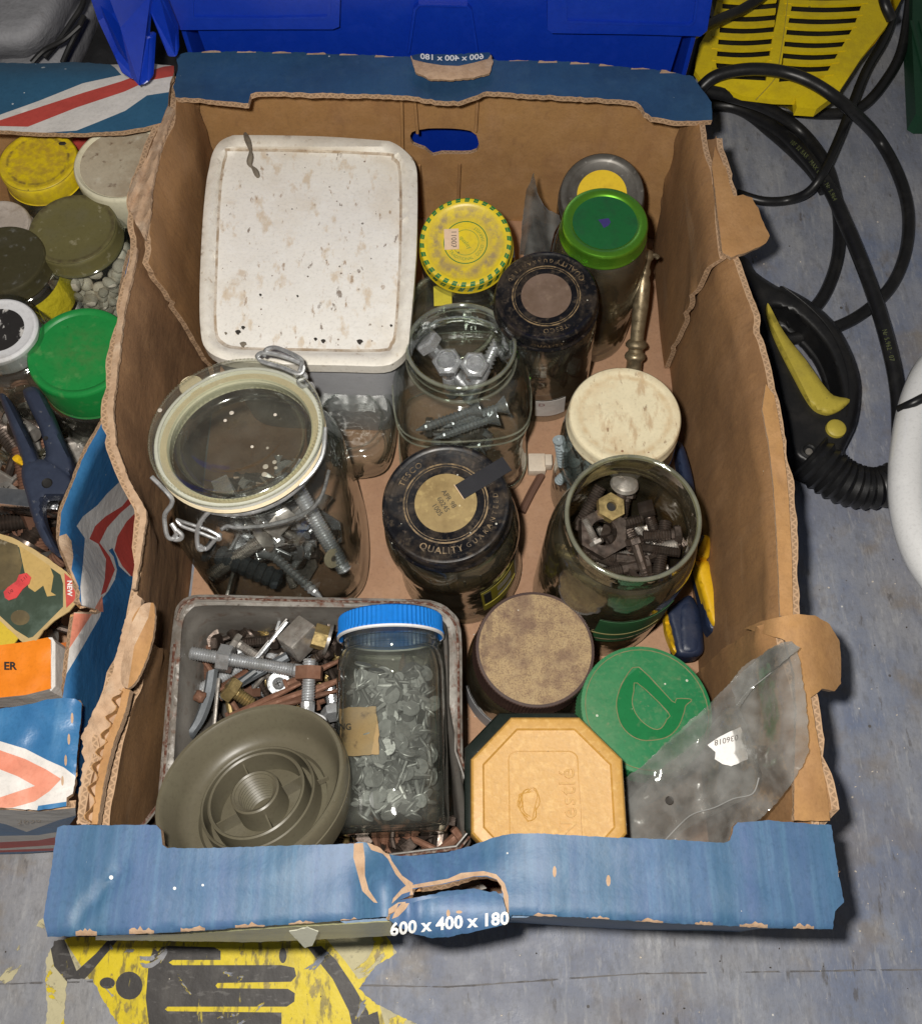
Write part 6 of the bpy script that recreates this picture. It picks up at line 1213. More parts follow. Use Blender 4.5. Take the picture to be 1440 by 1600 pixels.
# ---- bits on the tray floor
mk('plug_scrap', *join(box(*sum(([P(838, 726, 8)[i] - s, P(838, 726, 8)[i] + s] for i, s in ((0, 7), (1, 8), (2, 5))), []), 1), box(*sum(([P(856, 722, 12)[i] - s, P(856, 722, 12)[i] + s] for i, s in ((0, 3), (1, 5), (2, 5))), []), 1)), mat('off_white_plastic', (.72, .62, .50), .5)); tag(bpy.data.objects['plug_scrap'], 'small off-white plastic block on the tray floor left of the cream lidded jar', 'plastic block')
mk('brown_strip', *tube([P(846, 742, 5), P(830, 770, 5), P(815, 800, 5)], 3.5, 6, 3), mat('dark_brown_strip', (.14, .07, .045), .7)); tag(bpy.data.objects['brown_strip'], 'dark brown strip lying on the tray floor', 'strip')

# ================================================================== INSIDE THE LEFT TRAY
e, H = jar('jar with a matt yellow plastic lid, grimy on top', (59, 250), 150, None)
glass_body(e, H, 34, 29, H - 40, 18, M['glass_dirty'])
M['lid_y2'] = mat('grimy_yellow_plastic', (.78, .60, .01), .45, layers=[('r', 15, 26, (.52, .36, .04), 1.0), ('n', 70, .52, .68, (.25, .16, .04), .5), ('r', 22.5, 1.6, (.2, .14, .04), 1), ('v', 130, .12, (.1, .07, .03), .3)], bump=[(100, .2)])
metal_lid(e, H, 29.5, 16, M['lid_y2'], recess=.6, ring=.84, curl=-.4)
mk('dirt_blob', *xf(lathe([(.01, .8), (2, .5), (2.4, 0)], 8, lambda a, z, r: 1 + .3 * cos(2 * a)), Matrix.Translation((16, 16, H))), M['soot'], e)
e, H = jar('jar with a deep cream plastic lid, stained brown on top, against the tray wall', (192, 252), 158, None)
metal_lid(e, H, 36.5, 30, mat('cream_plastic', (.66, .62, .46), .45, layers=[('n', 60, .55, .75, (.4, .34, .24), .4)]), recess=1.8, ring=.90, curl=-1)
disc(e, 31.8, H - 1.6, mat('stained_cream_top', (.46, .40, .30), .7, layers=[('n', 28, .45, .62, (.30, .22, .14), .7), ('n', 70, .58, .7, (.62, .58, .48), .7), ('n', 120, .6, .7, (.14, .08, .05), .8), ('v', 110, .1, (.1, .07, .05), .3)], bump=[(60, .6)]), 'stained_top')
glass_body(e, H - 10, 38, 33, H - 50, 14, M['glass_dirty'])
e, H = jar('jar of pale pebble-like pieces with an olive screw lid', (113, 357), 152, None)
glass_body(e, H, 37, 31, H - 30, 12, M['glass_clean'])
M['olive_tin'] = mat('olive_tin', (.17, .15, .06), .33, .2, layers=[('n', 45, .5, .7, (.18, .165, .10), .5), ('n', 150, .62, .7, (.4, .36, .24), .6), ('r', 29, 2.5, (.10, .08, .04), 1)], bump=[(100, .15)])
metal_lid(e, H, 31.8, 15, M['olive_tin'], recess=.7, ring=.86, curl=.9)
c0 = e.matrix_world.translation * 1000; ax = (e.matrix_world.to_3x3() @ Vector((0, 0, 1))); ax = Vector((ax.x / ax.z, ax.y / ax.z, 1))
bm = bmesh.new(); bmesh.ops.create_icosphere(bm, subdivisions=2, radius=1)
for v in bm.verts: v.co *= 1 + .18 * nz(v.co.x * 2, v.co.y * 2, v.co.z * 2)
KIND['pebble'] = ([(v.co.x * 5.6, v.co.y * 4.8, v.co.z * 3.8) for v in bm.verts], [tuple(v.index for v in f.verts) for f in bm.faces]); bm.free(); NAMEOF['pebble'] = ('pebble', 'pebble')
M['peb'] = mat('pale_pebble', (.74, .64, .52), .6, layers=[('n', 60, .4, .65, (.72, .66, .56), .6), ('n', 150, .55, .7, (.4, .28, .2), .5)], vary=.18)
heap(170, (lambda r: (lambda a, q: c0 + Vector((q * cos(a), q * sin(a), 0)) + ax * r.uniform(50, H - 22))(r.uniform(-2.4, 1.2), r.uniform(22, 32.5))), ['pebble'], [M['peb']], 81, 'the filling of the olive lidded jar', 'pale pieces in the olive lidded jar', flat=1, scale=(.8, 1.15))
e, H = jar('jar at the left edge with an olive metal lid catching a bluish reflection', (4, 404), 154, None)
glass_body(e, H, 35, 28, H - 34, 14, M['glass']); metal_lid(e, H, 29.5, 14, mat('olive_tin_glossy', (.10, .088, .045), .16, .5, layers=[('n', 40, .5, .7, (.16, .15, .12), .5), ('n', 160, .6, .7, (.4, .4, .38), .4)]), recess=.5, ring=.88)
mk('foil_label', *lathe([(36.4, H - 44), (36.6, H - 30), (33.5, H - 19)], 48), mat('crinkled_yellow_foil', (.62, .52, .03), .3, .2, bump=[(45, 4)]), e)
lb = band(e, 37.0, H - 80, H - 47, -1.3, .7, M['white_print'], 'paper_label')
for s, zz in (('ELECTRIC', H - 56), ('RETAIL', H - 68)): text(s, 10, lambda x, y, d, zz=zz: (37.6 * cos(-.35 + x / 37), 37.6 * sin(-.35 + x / 37), zz + y), M['ink_soft'], lb)
e, H = jar('jar at the left edge with a dusty whitish grey lid', (-4, 352), 138, None); glass_body(e, H, 27, 23, H - 34, 14, M['glass_dirty']); metal_lid(e, H, 24, 12, mat('whitish_dusty_lid', (.42, .36, .31), .8, layers=[('n', 40, .4, .7, (.58, .52, .48), .6), ('n', 90, .55, .7, (.2, .14, .1), .6)], bump=[(60, 1)]), recess=.5)
e, H = jar('jar at the left edge with a white plastic lid, black printed circle in the middle', (-2, 515), 158, None); glass_body(e, H, 35, 29, H - 34, 14, M['glass']); metal_lid(e, H, 26, 15, mat('grubby_white_lid', (.66, .66, .68), .4, layers=[('n', 50, .55, .7, (.4, .36, .3), .5)]), recess=.7, ring=.86, curl=.3)
disc(e, 17, H - .4, mat('black_and_white_print', (.02, .018, .018), .5, layers=[('n', 110, .56, .6, (.6, .58, .56), .95, (1, .5, 1), .5)]), 'printed_disc')
e, H = jar('glass jar with a big bright green plastic cap', (124, 548), 154, None); GCJ = e
M['cap_grn'] = mat('bright_green_plastic', (.012, .22, .045), .36, layers=[('r', 6, 20, (.05, .20, .05), 1.0), ('n', 80, .58, .7, (.14, .28, .1), .5), ('v', 110, .08, (.02, .08, .02), .3)], bump=[(120, .12)])
metal_lid(e, H, 35.5, 31, M['cap_grn'], recess=1.4, ring=.86, curl=-2)
glass_body(e, H - 14, 40, 35, H - 60, 16, M['glass'], sq=.2)
# dim jars deeper between the others
for i, (lx, ly, z, bx, by, R_, lb_, mm) in enumerate(((98, 312, 118, 100, 380, 30, 'dark lidded jar deep between the yellow and cream lidded jars', M['black']), (150, 228, 112, 152, 290, 24, 'small jar with a crimson lid glimpsed behind the yellow lid', M['red_print']), (40, 660, 92, 50, 720, 33, 'jar lying low behind the blue strippers, printed paper label', M['glass']), (185, 260, 100, 185, 330, 20, 'dark green lid low behind the cream lid', M['dark_green']))):
    e, H = jar(lb_, (lx, ly), z, None); glass_body(e, H, R_, R_ * .85, H - 30, 12, M['glass_dirty'])
    if mm is not M['glass']: metal_lid(e, H, R_ * .9, 12, mm)
    else:
        mk('rim_bead', *tube([(R_ * .9 * cos(t), R_ * .9 * sin(t), H) for t in [k * pi / 12 for k in range(24)]], 2, 8, 1, True), M['glass_dirty'], e)
        q = band(e, R_ + .3, 10, H - 36, -2.6, -.6, M['white_print'], 'paper_label'); text('STORE', 12, lambda x, y, d: ((R_ + 1) * cos(-1.6 + x / R_), (R_ + 1) * sin(-1.6 + x / R_), H - 52 + y), M['ink_soft'], q)
# ---- blue wire strippers
def lift(z): return lambda x, y: P(x, y, z)
SP = thing('wire_strippers', 'dark blue painted wire strippers with a yellow tip lying on the jars', 'wire strippers', loc=P(65, 720, 150))
def sp_(o): o.parent = SP; o.location = -SP.location; return o
M['bluetool'] = mat('dark_blue_painted_steel', (.026, .034, .060), .45, layers=[('n', 60, .5, .72, (.045, .06, .10), .5), ('v', 110, .1, (.4, .4, .42), .2), ('n', 160, .64, .7, (.2, .2, .2), .5)], bump=[(150, .15)])
sl('left_handle', [(0, 620), (6, 615), (18, 628), (34, 660), (52, 700), (60, 722), (46, 735), (36, 728), (30, 705), (14, 660)], 150, 5, 7, M['bluetool'], 7, par=sp_)
sl('right_handle', [(36, 612), (44, 605), (58, 606), (72, 625), (92, 672), (104, 700), (114, 726), (110, 745), (95, 738), (70, 720), (72, 708), (62, 670), (44, 632)], 152, 5, 7, M['bluetool'], 7, par=sp_)
sl('jaw_plate', [(38, 722), (60, 718), (85, 720), (104, 738), (112, 752), (108, 768), (98, 775), (72, 776), (66, 790), (70, 815), (78, 835), (90, 858), (98, 868), (92, 870), (70, 850), (52, 812), (42, 775), (34, 745)], 153, 3, 6, M['bluetool'], 7, par=sp_)
sl('yellow_tip', [(20, 715), (28, 710), (36, 718), (39, 728), (30, 724), (22, 720)], 151, 2, 4, M['grip_yel'], 4, par=sp_)
mk('pivot', *xf(lathe([(.01, -.2), (2.6, 0), (3.2, .8), (3.4, 0)], 20), Matrix.Translation(P(74, 755, 157) - SP.location * 1000)), M['ink'], SP)
sp_(mk('cut_notch', *xf(lathe([(.01, .2), (1.6, .3)], 12), Matrix.Translation(P(72, 685, 158))), M['ink']))
# ---- chromed tool with ridges lying across
a, b = P(-30, 778, 132), P(102, 792, 132)
e = thing('chromed_ratchet', 'chromed steel tool with raised panels lying across under the blue strippers', 'ratchet', at(a, b - a)); L = (b - a).length
mk('bar', *box(-6, 6, -9, 9, -5, L, 1.6), M['chrome'], e); 
for i in range(5): mk('raised_panel', *box(5.5, 8.0, -6.5, -1.0, 6 + i * L / 5, 6 + i * L / 5 + L / 6.5, 1), M['chrome'], e); mk('raised_panel', *box(5.5, 7.2, 2.0, 6.5, 6 + i * L / 5, 6 + i * L / 5 + L / 6.5, 1), M['steel'], e)
e2 = sheet('steel_plate', [(0, 755), (12, 752), (38, 770), (40, 775), (0, 778), (-20, 778), (-20, 755)], zmap(138), [M['steel']] * 3, th=3, step=8); tag(e2, 'dull steel plate with a stamped star beside the chromed tool', 'plate')
mk('stamped_star', *xf(lathe([(.01, .2), (3, .2)], 12, lambda a, z, r: 1 + .5 * cos(6 * a)), Matrix.Translation(P(9, 767, 138.5))), M['ink'], e2, smooth=False)
# ---- blister card
bc = [(0, 834), (20, 840), (50, 856), (80, 876), (105, 894), (120, 912), (126, 925), (122, 940), (108, 955), (85, 970), (68, 985), (58, 1000), (48, 1006), (36, 1004), (24, 992), (0, 970), (-30, 950), (-60, 900), (-40, 840)]
M['cardback'] = mat('aged_tan_card', (.50, .36, .16), .6, layers=[('n', 40, .5, .7, (.38, .26, .12), .5)])
M['c_green'] = mat('dark_green_card_print', (.045, .065, .045), .35, layers=[('n', 40, .5, .62, (.11, .15, .12), .6)], coat=.3)
M['c_brown'] = mat('brown_picture_print', (.11, .085, .045), .35, layers=[('n', 30, .45, .65, (.24, .18, .08), .7), ('n', 110, .58, .68, (.45, .4, .3), .6)], coat=.3)
M['c_tan'] = mat('tan_picture_print', (.50, .34, .12), .4, layers=[('n', 45, .5, .65, (.36, .24, .09), .6)], coat=.3)
bz = lambda x, y: 150 + .03 * (1000 - y) + 1.2 * nz(x * .03, y * .03)
BC = sheet('blister_card', bc, zmap(bz), [M['cardback'], M['cardback'], M['cardback'], M['c_green'], M['c_brown'], M['c_tan'], M['red_print']], th=1.2, step=8, jit=.6, es=5,
           regions=[([(-60, 850), (0, 842), (22, 850), (52, 868), (78, 886), (95, 898), (99, 912), (99, 948), (75, 972), (52, 995), (45, 997), (24, 984), (0, 962), (-60, 920)], 3), ([(-60, 845), (0, 842), (28, 852), (35, 880), (30, 905), (12, 920), (-40, 930)], 4),
                    ([(30, 852), (55, 868), (78, 884), (84, 900), (80, 925), (88, 930), (74, 932), (68, 915), (55, 925), (45, 918), (38, 890)], 5), ([(101, 895), (112, 905), (119, 918), (120, 935), (104, 950)], 6), (circ(32, 965, 15, 12), 4)])
tag(BC, 'worn blister card with a red NEW corner and red price ticket', 'packaging card')
text('NEW', 10.5, lambda x, y, d: P(109 + y, 919 + x, bz(109, 919) + .6), M['white_ink'], BC, bold=.03)
s1 = sheet('price_ticket', [(6, 925), (12, 918), (26, 908), (30, 898), (42, 895), (49, 902), (46, 912), (36, 920), (26, 934), (14, 938), (8, 934)], zmap(lambda x, y: bz(x, y) + 1), [mat('red_price_ticket', (.62, .06, .06), .5, layers=[('n', 100, .5, .6, (.4, .03, .04), .6)])] * 3, th=.4, step=6, parent=BC)
text('1.11', 8, lambda x, y, d: P(38 + x * .7 - y * .5, 904 - x * .6 - y * .7, bz(38, 904) + 2), M['ink'], s1); text('1/0', 8, lambda x, y, d: P(17 + x * .7 - y * .5, 925 - x * .6 - y * .7, bz(17, 925) + 2), M['ink'], s1)
# ---- orange box
M['orange'] = mat('orange_printed_carton', (.78, .22, .012), .45, layers=[('n', 40, .5, .75, (.62, .16, .01), .5), ('v', 120, .06, (.5, .3, .2), .2)], bump=[(40, .8)])
M['orange_d'] = mat('orange_carton_side_darker', (.50, .13, .02), .5, layers=[('n', 90, .5, .6, (.07, .04, .03), .75, (1, .2, 1))])  # darker orange than the carton top, with dark streaks
OB = thing('carton', 'small orange cardboard carton with black lettering ending in ER', 'carton', loc=P(30, 1050, 120))
def ob_(o): o.parent = OB; o.location = -OB.location; return o
ob_(sheet('carton_top', [(-60, 1012), (0, 1008), (40, 1003), (75, 996), (80, 1000), (80, 1076), (40, 1086), (0, 1090), (-60, 1092)], zmap(lambda x, y: 150 + 1.5 * nz(x * .04, y * .04)), [M['orange'], M['orange'], M['white_print']], th=26, step=9, down=(0, 0, -1), es=8))
ob_(sheet('white_edge', [(76, 996), (82, 996), (87, 1004), (87, 1072), (80, 1080), (77, 1076), (80, 1004)], zmap(149), [M['white_print']] * 3, th=20, step=8, down=(0, 0, -1)))
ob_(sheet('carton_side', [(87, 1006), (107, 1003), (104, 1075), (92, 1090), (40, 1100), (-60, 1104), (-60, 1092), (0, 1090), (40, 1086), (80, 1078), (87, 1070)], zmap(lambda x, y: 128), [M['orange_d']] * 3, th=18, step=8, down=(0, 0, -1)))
ob_(text('ER', 17, lambda x, y, d: P(16 + x * 1.05, 1041 - y, 152), M['ink'], bold=.03))
ob_(text('0000', 7, lambda x, y, d: P(97 - y * 0 + x * .4, 1018 - y * 1.2, 129), M['ink']))
# ---- dark clutter in the depth of the left tray
heap(55, lambda r: P(r.uniform(-20, 88), r.uniform(650, 1000), r.uniform(60, 95)), ['hex_bolt_m10', 'nail', 'coach_bolt', 'bracket', 'nut_m16', 'stud', 'washer'], [M['oily'], M['rusty'], M['steel']], 91, 'the clutter deep in the left tray', 'loose fixings deep in the left tray', flat=.4, scale=(1.0, 1.6))
t = thing('metal_disc', 'grey metal disc half under the right handle of the strippers', 'disc', at(P(118, 728, 84), (.1, -.1, 1))); mk('disc_body', *lathe([(.01, 0), (17, 0), (19, 1), (20, 3), (21.5, 3), (21.5, -2)], 40), M['steel'], t)
t = sheet('yellow_card', [(0, 960), (20, 980), (30, 995), (18, 1012), (0, 1020), (-20, 1020), (-20, 960)], zmap(142), [mat('yellow_card', (.62, .45, .04), .5)] * 3, th=1, step=8); tag(t, 'yellow card poking out under the blister card', 'card')

# ================================================================== BEHIND: BLUE CRATE
CR = thing('plastic_crate', 'bright blue plastic crate with raised corner panels behind the tray', 'crate', loc=(0, 420, 0))
def cr_(o): o.parent = CR; o.location = -CR.location; return o
yf = 322
def wy(u, v): return (u, yf + (v - 100) * -.045 * 0 - 0, v)
A_ = PY(1062, 112, yf).x; xl, xr = -205, 190
taper = lambda x, z: x * (1 - .07 * (1 - z / 230))
cr_(sheet('front_wall', rect(xl + 12, 1, xr - 10, 300), lambda u, v: (u * (1 - .06 * (1 - v / 230)), yf + 10 - .035 * v, v), [M['plastic_blue']] * 3, th=3.5, step=40, face=(0, -900, 200), down=(0, 1, 0)))
cr_(mk('back_wall', *box(xl, xr, 600, 604, 1, 300, 1), M['plastic_blue'])); cr_(mk('side_wall', *box(xl, xl + 4, yf + 8, 600, 1, 300, 1), M['plastic_blue'])); cr_(mk('side_wall', *box(xr - 4, xr, yf + 8, 600, 1, 300, 1), M['plastic_blue'])); cr_(mk('bottom', *box(xl, xr, yf + 8, 600, 0, 4, 1), M['plastic_blue']))
def px_wall(pts, y): return [(PY(a, b, y).x, PY(a, b, y).z) for a, b in pts]
def raised(name, pts, y, th, holes=()):
    o = sheet(name, px_wall(pts, y), lambda u, v: (u, y, v), [M['plastic_blue']] * 3, th=th, step=12, face=(0, -900, 200), down=(0, 1, 0), holes=[px_wall(h, y) for h in holes], es=10)
    md = o.modifiers.new('b', 'BEVEL'); md.width = .0018; md.segments = 2; md.limit_method = 'ANGLE'; return cr_(o)
raised('corner_panel', [(262, -60), (262, 20), (272, 44), (284, 47), (400, 46), (520, 46), (530, 42), (533, -60)], yf - 12, 14)
raised('corner_panel', [(855, -60), (855, 46), (862, 52), (1000, 54), (1094, 57), (1104, 48), (1122, -60)], yf - 12, 14)
raised('panel_ridge', [(296, -60), (298, 28), (304, 30), (420, 31), (512, 30), (516, 25), (517, -60), (512, -60), (511, 26), (420, 28), (303, 27), (300, -60)], yf - 13.6, 1.6)
raised('panel_ridge', [(876, -60), (878, 34), (884, 37), (1000, 40), (1078, 42), (1086, 34), (1098, -60), (1094, -60), (1082, 34), (1076, 38.5), (1000, 36.5), (886, 33), (881, -60)], yf - 13.6, 1.6)
raised('centre_ridge', [(636, 84), (646, 14), (654, 7), (730, 9), (737, 16), (748, 88), (745, 88), (734, 18), (729, 12), (656, 10), (650, 16), (640, 84)], yf - 1, 4)
# hinged blue lid flap with its rib, hanging over the left tray
def slab3(name, pts, th, m, par, d=(0, 1, 0)):
    d = Vector(d).normalized() * th; n = len(pts); pts = [Vector(p) for p in pts]
    o = mk(name, pts + [p + d for p in pts], [tuple(range(n)), tuple(range(n, 2 * n))[::-1]] + [(i, i + n, (i + 1) % n + n, (i + 1) % n) for i in range(n)], m, smooth=False)
    bm = bmesh.new(); bm.from_mesh(o.data); bmesh.ops.recalc_face_normals(bm, faces=bm.faces); bm.to_mesh(o.data); bm.free()
    md = o.modifiers.new('b', 'BEVEL'); md.width = .0018; md.segments = 2; return par(o)
HL = thing('crate_lid', 'bright blue hinged lid half hanging down over the left tray', 'crate lid', loc=P(215, 60, 215))
def hl_(o): o.parent = HL; o.location = -HL.location; return o
slab3('lid_panel', [P(138, -10, 270), P(152, 30, 245), P(180, 90, 214), P(190, 115, 206), P(206, 125, 204), P(213, 122, 204), P(222, 60, 214), P(234, -10, 250)], 5, M['plastic_blue'], hl_, (.1, 1, -.2))
slab3('lid_face', [P(168, -10, 272), P(188, 44, 244), P(206, 120, 207), P(218, 135, 202), P(230, 66, 210), P(236, -10, 252)], 3, M['plastic_blue'], hl_, (.4, 1, -.4))
slab3('rib', [P(224, 60, 216), P(232, 56, 218), P(238, 60, 216), P(234, 128, 204), P(220, 136, 203), P(216, 128, 204)], 8, M['plastic_blue'], hl_, (.3, 1, -.2))
slab3('arm', [P(232, -10, 255), P(232, 10, 240), P(262, 90, 206), P(278, 90, 206), P(276, 50, 212), P(252, -10, 250)], 10, M['plastic_blue'], hl_, (0, 1, -.2))
# grey bag and dark cloth, top left
GBm = sheet('cloth_bag', [(-80, -80), (160, -80), (132, -10), (118, 25), (100, 60), (70, 86), (40, 98), (-80, 104)], pillow([(-80, -80), (160, -80), (132, -10), (118, 25), (100, 60), (70, 86), (40, 98), (-80, 104)], 60, 70, 60), [M['grey_cloth']] * 3, th=40, step=10, down=(0, 0, -1), jit=1)
tag(GBm, 'pale grey cloth bag behind the left tray', 'bag')
q = sheet('dark_cloth', [(40, 100), (75, 82), (105, 60), (135, -30), (300, -60), (300, 110), (200, 130), (100, 110)], zmap(lambda x, y: 46 + 10 * nz(x * .03, y * .03)), [M['dark_cloth']] * 3, th=30, step=12, down=(0, 0, -1)); tag(q, 'crumpled black cloth behind the grey bag', 'cloth')
for i, pp in enumerate(([(136, -20), (128, 10), (112, 35), (95, 60), (70, 90)], [(132, 25), (118, 55), (108, 75), (98, 98)], [(125, 40), (100, 62), (70, 78), (50, 98)])):
    mk('bag_strap', *tube([P(x, y, 138 - k * 5) for k, (x, y) in enumerate(pp)], 2.2, 8, 5), M['black'], GBm)

# ================================================================== RIGHT: YELLOW MACHINE, HOSE, TRIGGER GUN
YM = thing('pressure_washer', 'yellow plastic machine housing with slotted grille behind the tray', 'pressure washer', loc=P(1230, 60, 0))
def ym_(o): o.parent = YM; o.location = -YM.location; return o
yo = [(1120, -60), (1120, 0), (1110, 40), (1092, 70), (1085, 110), (1098, 130), (1130, 138), (1160, 150), (1210, 156), (1245, 157), (1262, 170), (1276, 168), (1312, 140), (1345, 90), (1385, 40), (1402, -60)]
zg_ = lambda x, y: 56 + 12 * (1 - ((x - 1235) / 170) ** 2) - .12 * max(0, y - 120)
lcol = [(1122, -60), (1128, 8), (1122, 60), (1118, 100), (1122, 122), (1196, 126), (1206, 60), (1218, 0), (1222, -60)]
rcol = [(1246, -60), (1238, 0), (1226, 60), (1216, 128), (1286, 122), (1308, 84), (1334, 40), (1348, 0), (1352, -60)]
ym_(sheet('housing', yo, zmap(zg_), [M['plastic_yellow']] * 3, th=5, step=12, holes=[lcol, rcol], down=(0, 0, -1), es=8))
skirt_o = spline([(*p, 0) for p in yo], 2, True); k_ = len(skirt_o); top_ = [P(p.x, p.y, zg_(p.x, p.y) - 1) for p in skirt_o]; cen_ = sum(top_, Vector((0, 0, 0))) / k_
bot_ = [Vector((lerp(cen_.x, t.x, .8) + 14, lerp(cen_.y, t.y, .8) + 42, 2)) for t in top_]
ym_(mk('lower_housing', top_ + bot_, [(i, (i + 1) % k_, (i + 1) % k_ + k_, i + k_) for i in range(k_)], M['plastic_yellow']))
ym_(sheet('grille_gap_shade', shrink(yo, .93, 1235, 30), zmap(lambda x, y: zg_(x, y) - 24), [M['black']] * 3, th=2, step=30, down=(0, 0, -1)))  # black sheet added below the slats so the gaps look shaded
for i in range(9):
    y = -40 + i * 18.6
    def pts(xa, xb, bow): return [(lerp(xa, xb, k / 6), y + bow * sin(k / 6 * pi) + (k / 6) * 4) for k in range(7)]
    for xa, xb in ((1112 if y > 40 else 1120, 1216 - i * 1.6), (1226 - i * .4, 1356 - max(0, i - 2) * 9)):
        yy = y + (4 if xa > 1200 else 0); w2 = 3.3
        o = [(lerp(xa, xb, k / 6), yy + 3 * sin(k / 6 * pi) - w2) for k in range(7)] + [(lerp(xb, xa, k / 6), yy + 3 * sin(k / 6 * pi) + w2) for k in range(7)]
        ym_(sheet('grille_slat', o, zmap(lambda x, y: zg_(x, y) + .6), [M['plastic_yellow']] * 3, th=3, step=10, down=(0, 0, -1), es=12))
ym_(mk('centre_seam', *tube([P(x, y, zg_(x, y) + .2) for x, y in ((1232, -20), (1224, 50), (1214, 110), (1206, 128), (1180, 156))], .5, 6, 4), M['yellow_dull']))
ym_(sheet('foot', [(1242, 152), (1244, 168), (1275, 170), (1312, 142), (1300, 132)], zmap(lambda x, y: zg_(x, y) + 1), [M['plastic_yellow']] * 3, th=9, step=10, down=(0, 0, -1)))
# hoses and cable: real tubes lying on the board and crossing one another
def hose(name, pts, r, m, label, cat='hose', group='black hoses and cable coiled right of the tray', n=12, cl=False):
    o = mk(name, *tube([P(x, y, z) for x, y, z in pts], r, n, 8, cl), m); return tag(o, label, cat, group)
hose('hose', [(1092, 140, 70), (1112, 122, 78), (1140, 112, 82), (1180, 108, 84), (1225, 113, 82), (1270, 130, 80), (1320, 165, 66), (1370, 215, 12), (1403, 275, 8), (1418, 335, 7), (1412, 400, 7), (1385, 455, 7), (1330, 500, 7), (1260, 525, 7), (1215, 530, 7), (1170, 528, 7)], 5.4, M['rubber'], 'thick black hose making the widest loop right of the tray')
hose('hose', [(1100, 142, 60), (1140, 150, 54), (1200, 170, 36), (1250, 205, 20), (1285, 250, 20), (1300, 290, 18), (1310, 340, 12), (1308, 400, 8), (1290, 455, 7), (1262, 490, 7), (1225, 508, 7)], 5.6, M['rubber'], 'thick black hose making the inner loop right of the tray')
H2 = hose('hose', [(1105, 165, 6), (1150, 168, 8), (1210, 200, 14), (1255, 240, 24), (1292, 290, 28), (1318, 345, 28), (1345, 410, 28), (1370, 480, 26), (1392, 560, 26), (1402, 620, 24), (1404, 680, 22)], 6.0, M['rubber'], 'thick black hose with small printed lettering running down beside the trigger gun')
hose('hose', [(1104, 158, 3), (1160, 175, 6), (1200, 205, 8), (1240, 240, 14), (1270, 272, 14), (1286, 300, 12)], 4.6, M['rubber'], 'black hose lying under the lettered hose')
hose('cable', [(1150, 302, 5), (1190, 314, 6), (1230, 313, 8), (1262, 300, 22), (1285, 270, 34), (1310, 215, 34), (1328, 170, 34), (1352, 110, 34), (1385, 50, 34), (1410, -40, 34)], 4.2, M['rubber'], 'thinner grey black cable crossing over the hoses', 'cable')
hose('cable', [(1170, 148, 8), (1220, 170, 8), (1290, 178, 8), (1340, 170, 8), (1380, 130, 9), (1410, 70, 9), (1426, -40, 9)], 5.2, M['rubber'], 'black hose curving under the foot of the yellow machine')
hose('cable', [(1070, 60, 120), (1120, 32, 100), (1160, 14, 90), (1200, -14, 88), (1240, -60, 88)], 4.6, M['rubber'], 'black cable lying over the top left of the yellow grille', 'cable')
hose('cable', [(1370, -60, 118), (1380, 0, 114), (1392, 30, 104)], 4.6, M['rubber'], 'black cable over the top right corner of the yellow machine', 'cable')
hose('hose', [(1100, 30, 20), (1088, 70, 20), (1078, 105, 20), (1070, 130, 20)], 7, M['rubber'], 'black hose standing between the blue crate and the yellow machine')
M['hprint'] = mat('dull_green_hose_print', (.12, .14, .05), .6)
def along(pts, s0):
    sp = spline([P(*q) for q in pts], 10); acc = [0.0]
    for a, b in zip(sp, sp[1:]): acc.append(acc[-1] + (b - a).length)
    def f(x, y, d):
        s = max(0, min(acc[-1] - .1, s0 + x)); i = max(k for k in range(len(acc)) if acc[k] <= s); i = min(i, len(sp) - 2)
        t = (s - acc[i]) / max(1e-6, acc[i + 1] - acc[i]); c = sp[i].lerp(sp[i + 1], t); tg = (sp[i + 1] - sp[i]).normalized()
        up = (CAM - c).normalized(); up = (up - tg * up.dot(tg)).normalized(); sd = up.cross(tg); a = y / 6.0
        return c + up * (6.25 * cos(a)) + sd * (6.25 * sin(a))
    return f
hp_ = [(1210, 200, 14), (1255, 240, 24), (1292, 290, 28), (1318, 345, 28), (1345, 410, 28), (1370, 480, 26), (1392, 560, 26), (1402, 620, 24), (1404, 680, 22)]
text('10F 32 BAR · MAX 60°C · Nr 5.964', 5.0, along(hp_, 70), M['hprint'], H2, space=1.1)
text('Nr 5.962 · 07', 5.0, along(hp_, 262), M['hprint'], H2, space=1.1)
# trigger gun
TG = thing('trigger_gun', 'black plastic trigger gun with a yellow trigger and button lying beside the tray', 'trigger gun', loc=P(1250, 600, 0))
def tg_(o): o.parent = TG; o.location = -TG.location; return o
go = sm([(1130, 395), (1150, 398), (1168, 405), (1180, 425), (1215, 448), (1222, 447), (1262, 468), (1300, 500), (1325, 540), (1340, 580), (1344, 615), (1338, 660), (1325, 690), (1318, 705), (1322, 718), (1300, 740), (1290, 745), (1270, 735), (1240, 718), (1232, 700), (1225, 660), (1210, 600), (1192, 530), (1172, 470), (1150, 430), (1130, 410)], 3)
gh = sm([(1203, 486), (1210, 482), (1235, 490), (1268, 520), (1290, 550), (1305, 590), (1310, 625), (1298, 628), (1285, 622), (1262, 600), (1240, 565), (1222, 530), (1208, 500)], 3)
def gz(x, y):
    d = min(1, min(edist(x, y, go), edist(x, y, gh)) / 13); return P(x, y, 24 + 11 * sqrt(max(0, 1 - (1 - d) ** 2)))
tg_(sheet('gun_body', go, gz, [M['black']] * 3, th=26, step=6, holes=[gh], down=(0, 0, -1), es=3.5, angle=60))
sl('trigger', [(1198, 476), (1202, 478), (1216, 505), (1232, 530), (1258, 562), (1285, 600), (1302, 618), (1327, 624), (1316, 638), (1300, 646), (1288, 647), (1272, 640), (1258, 622), (1238, 585), (1215, 540), (1202, 505)], 37, 4, 8, M['yellow_dull'], 12, par=tg_)
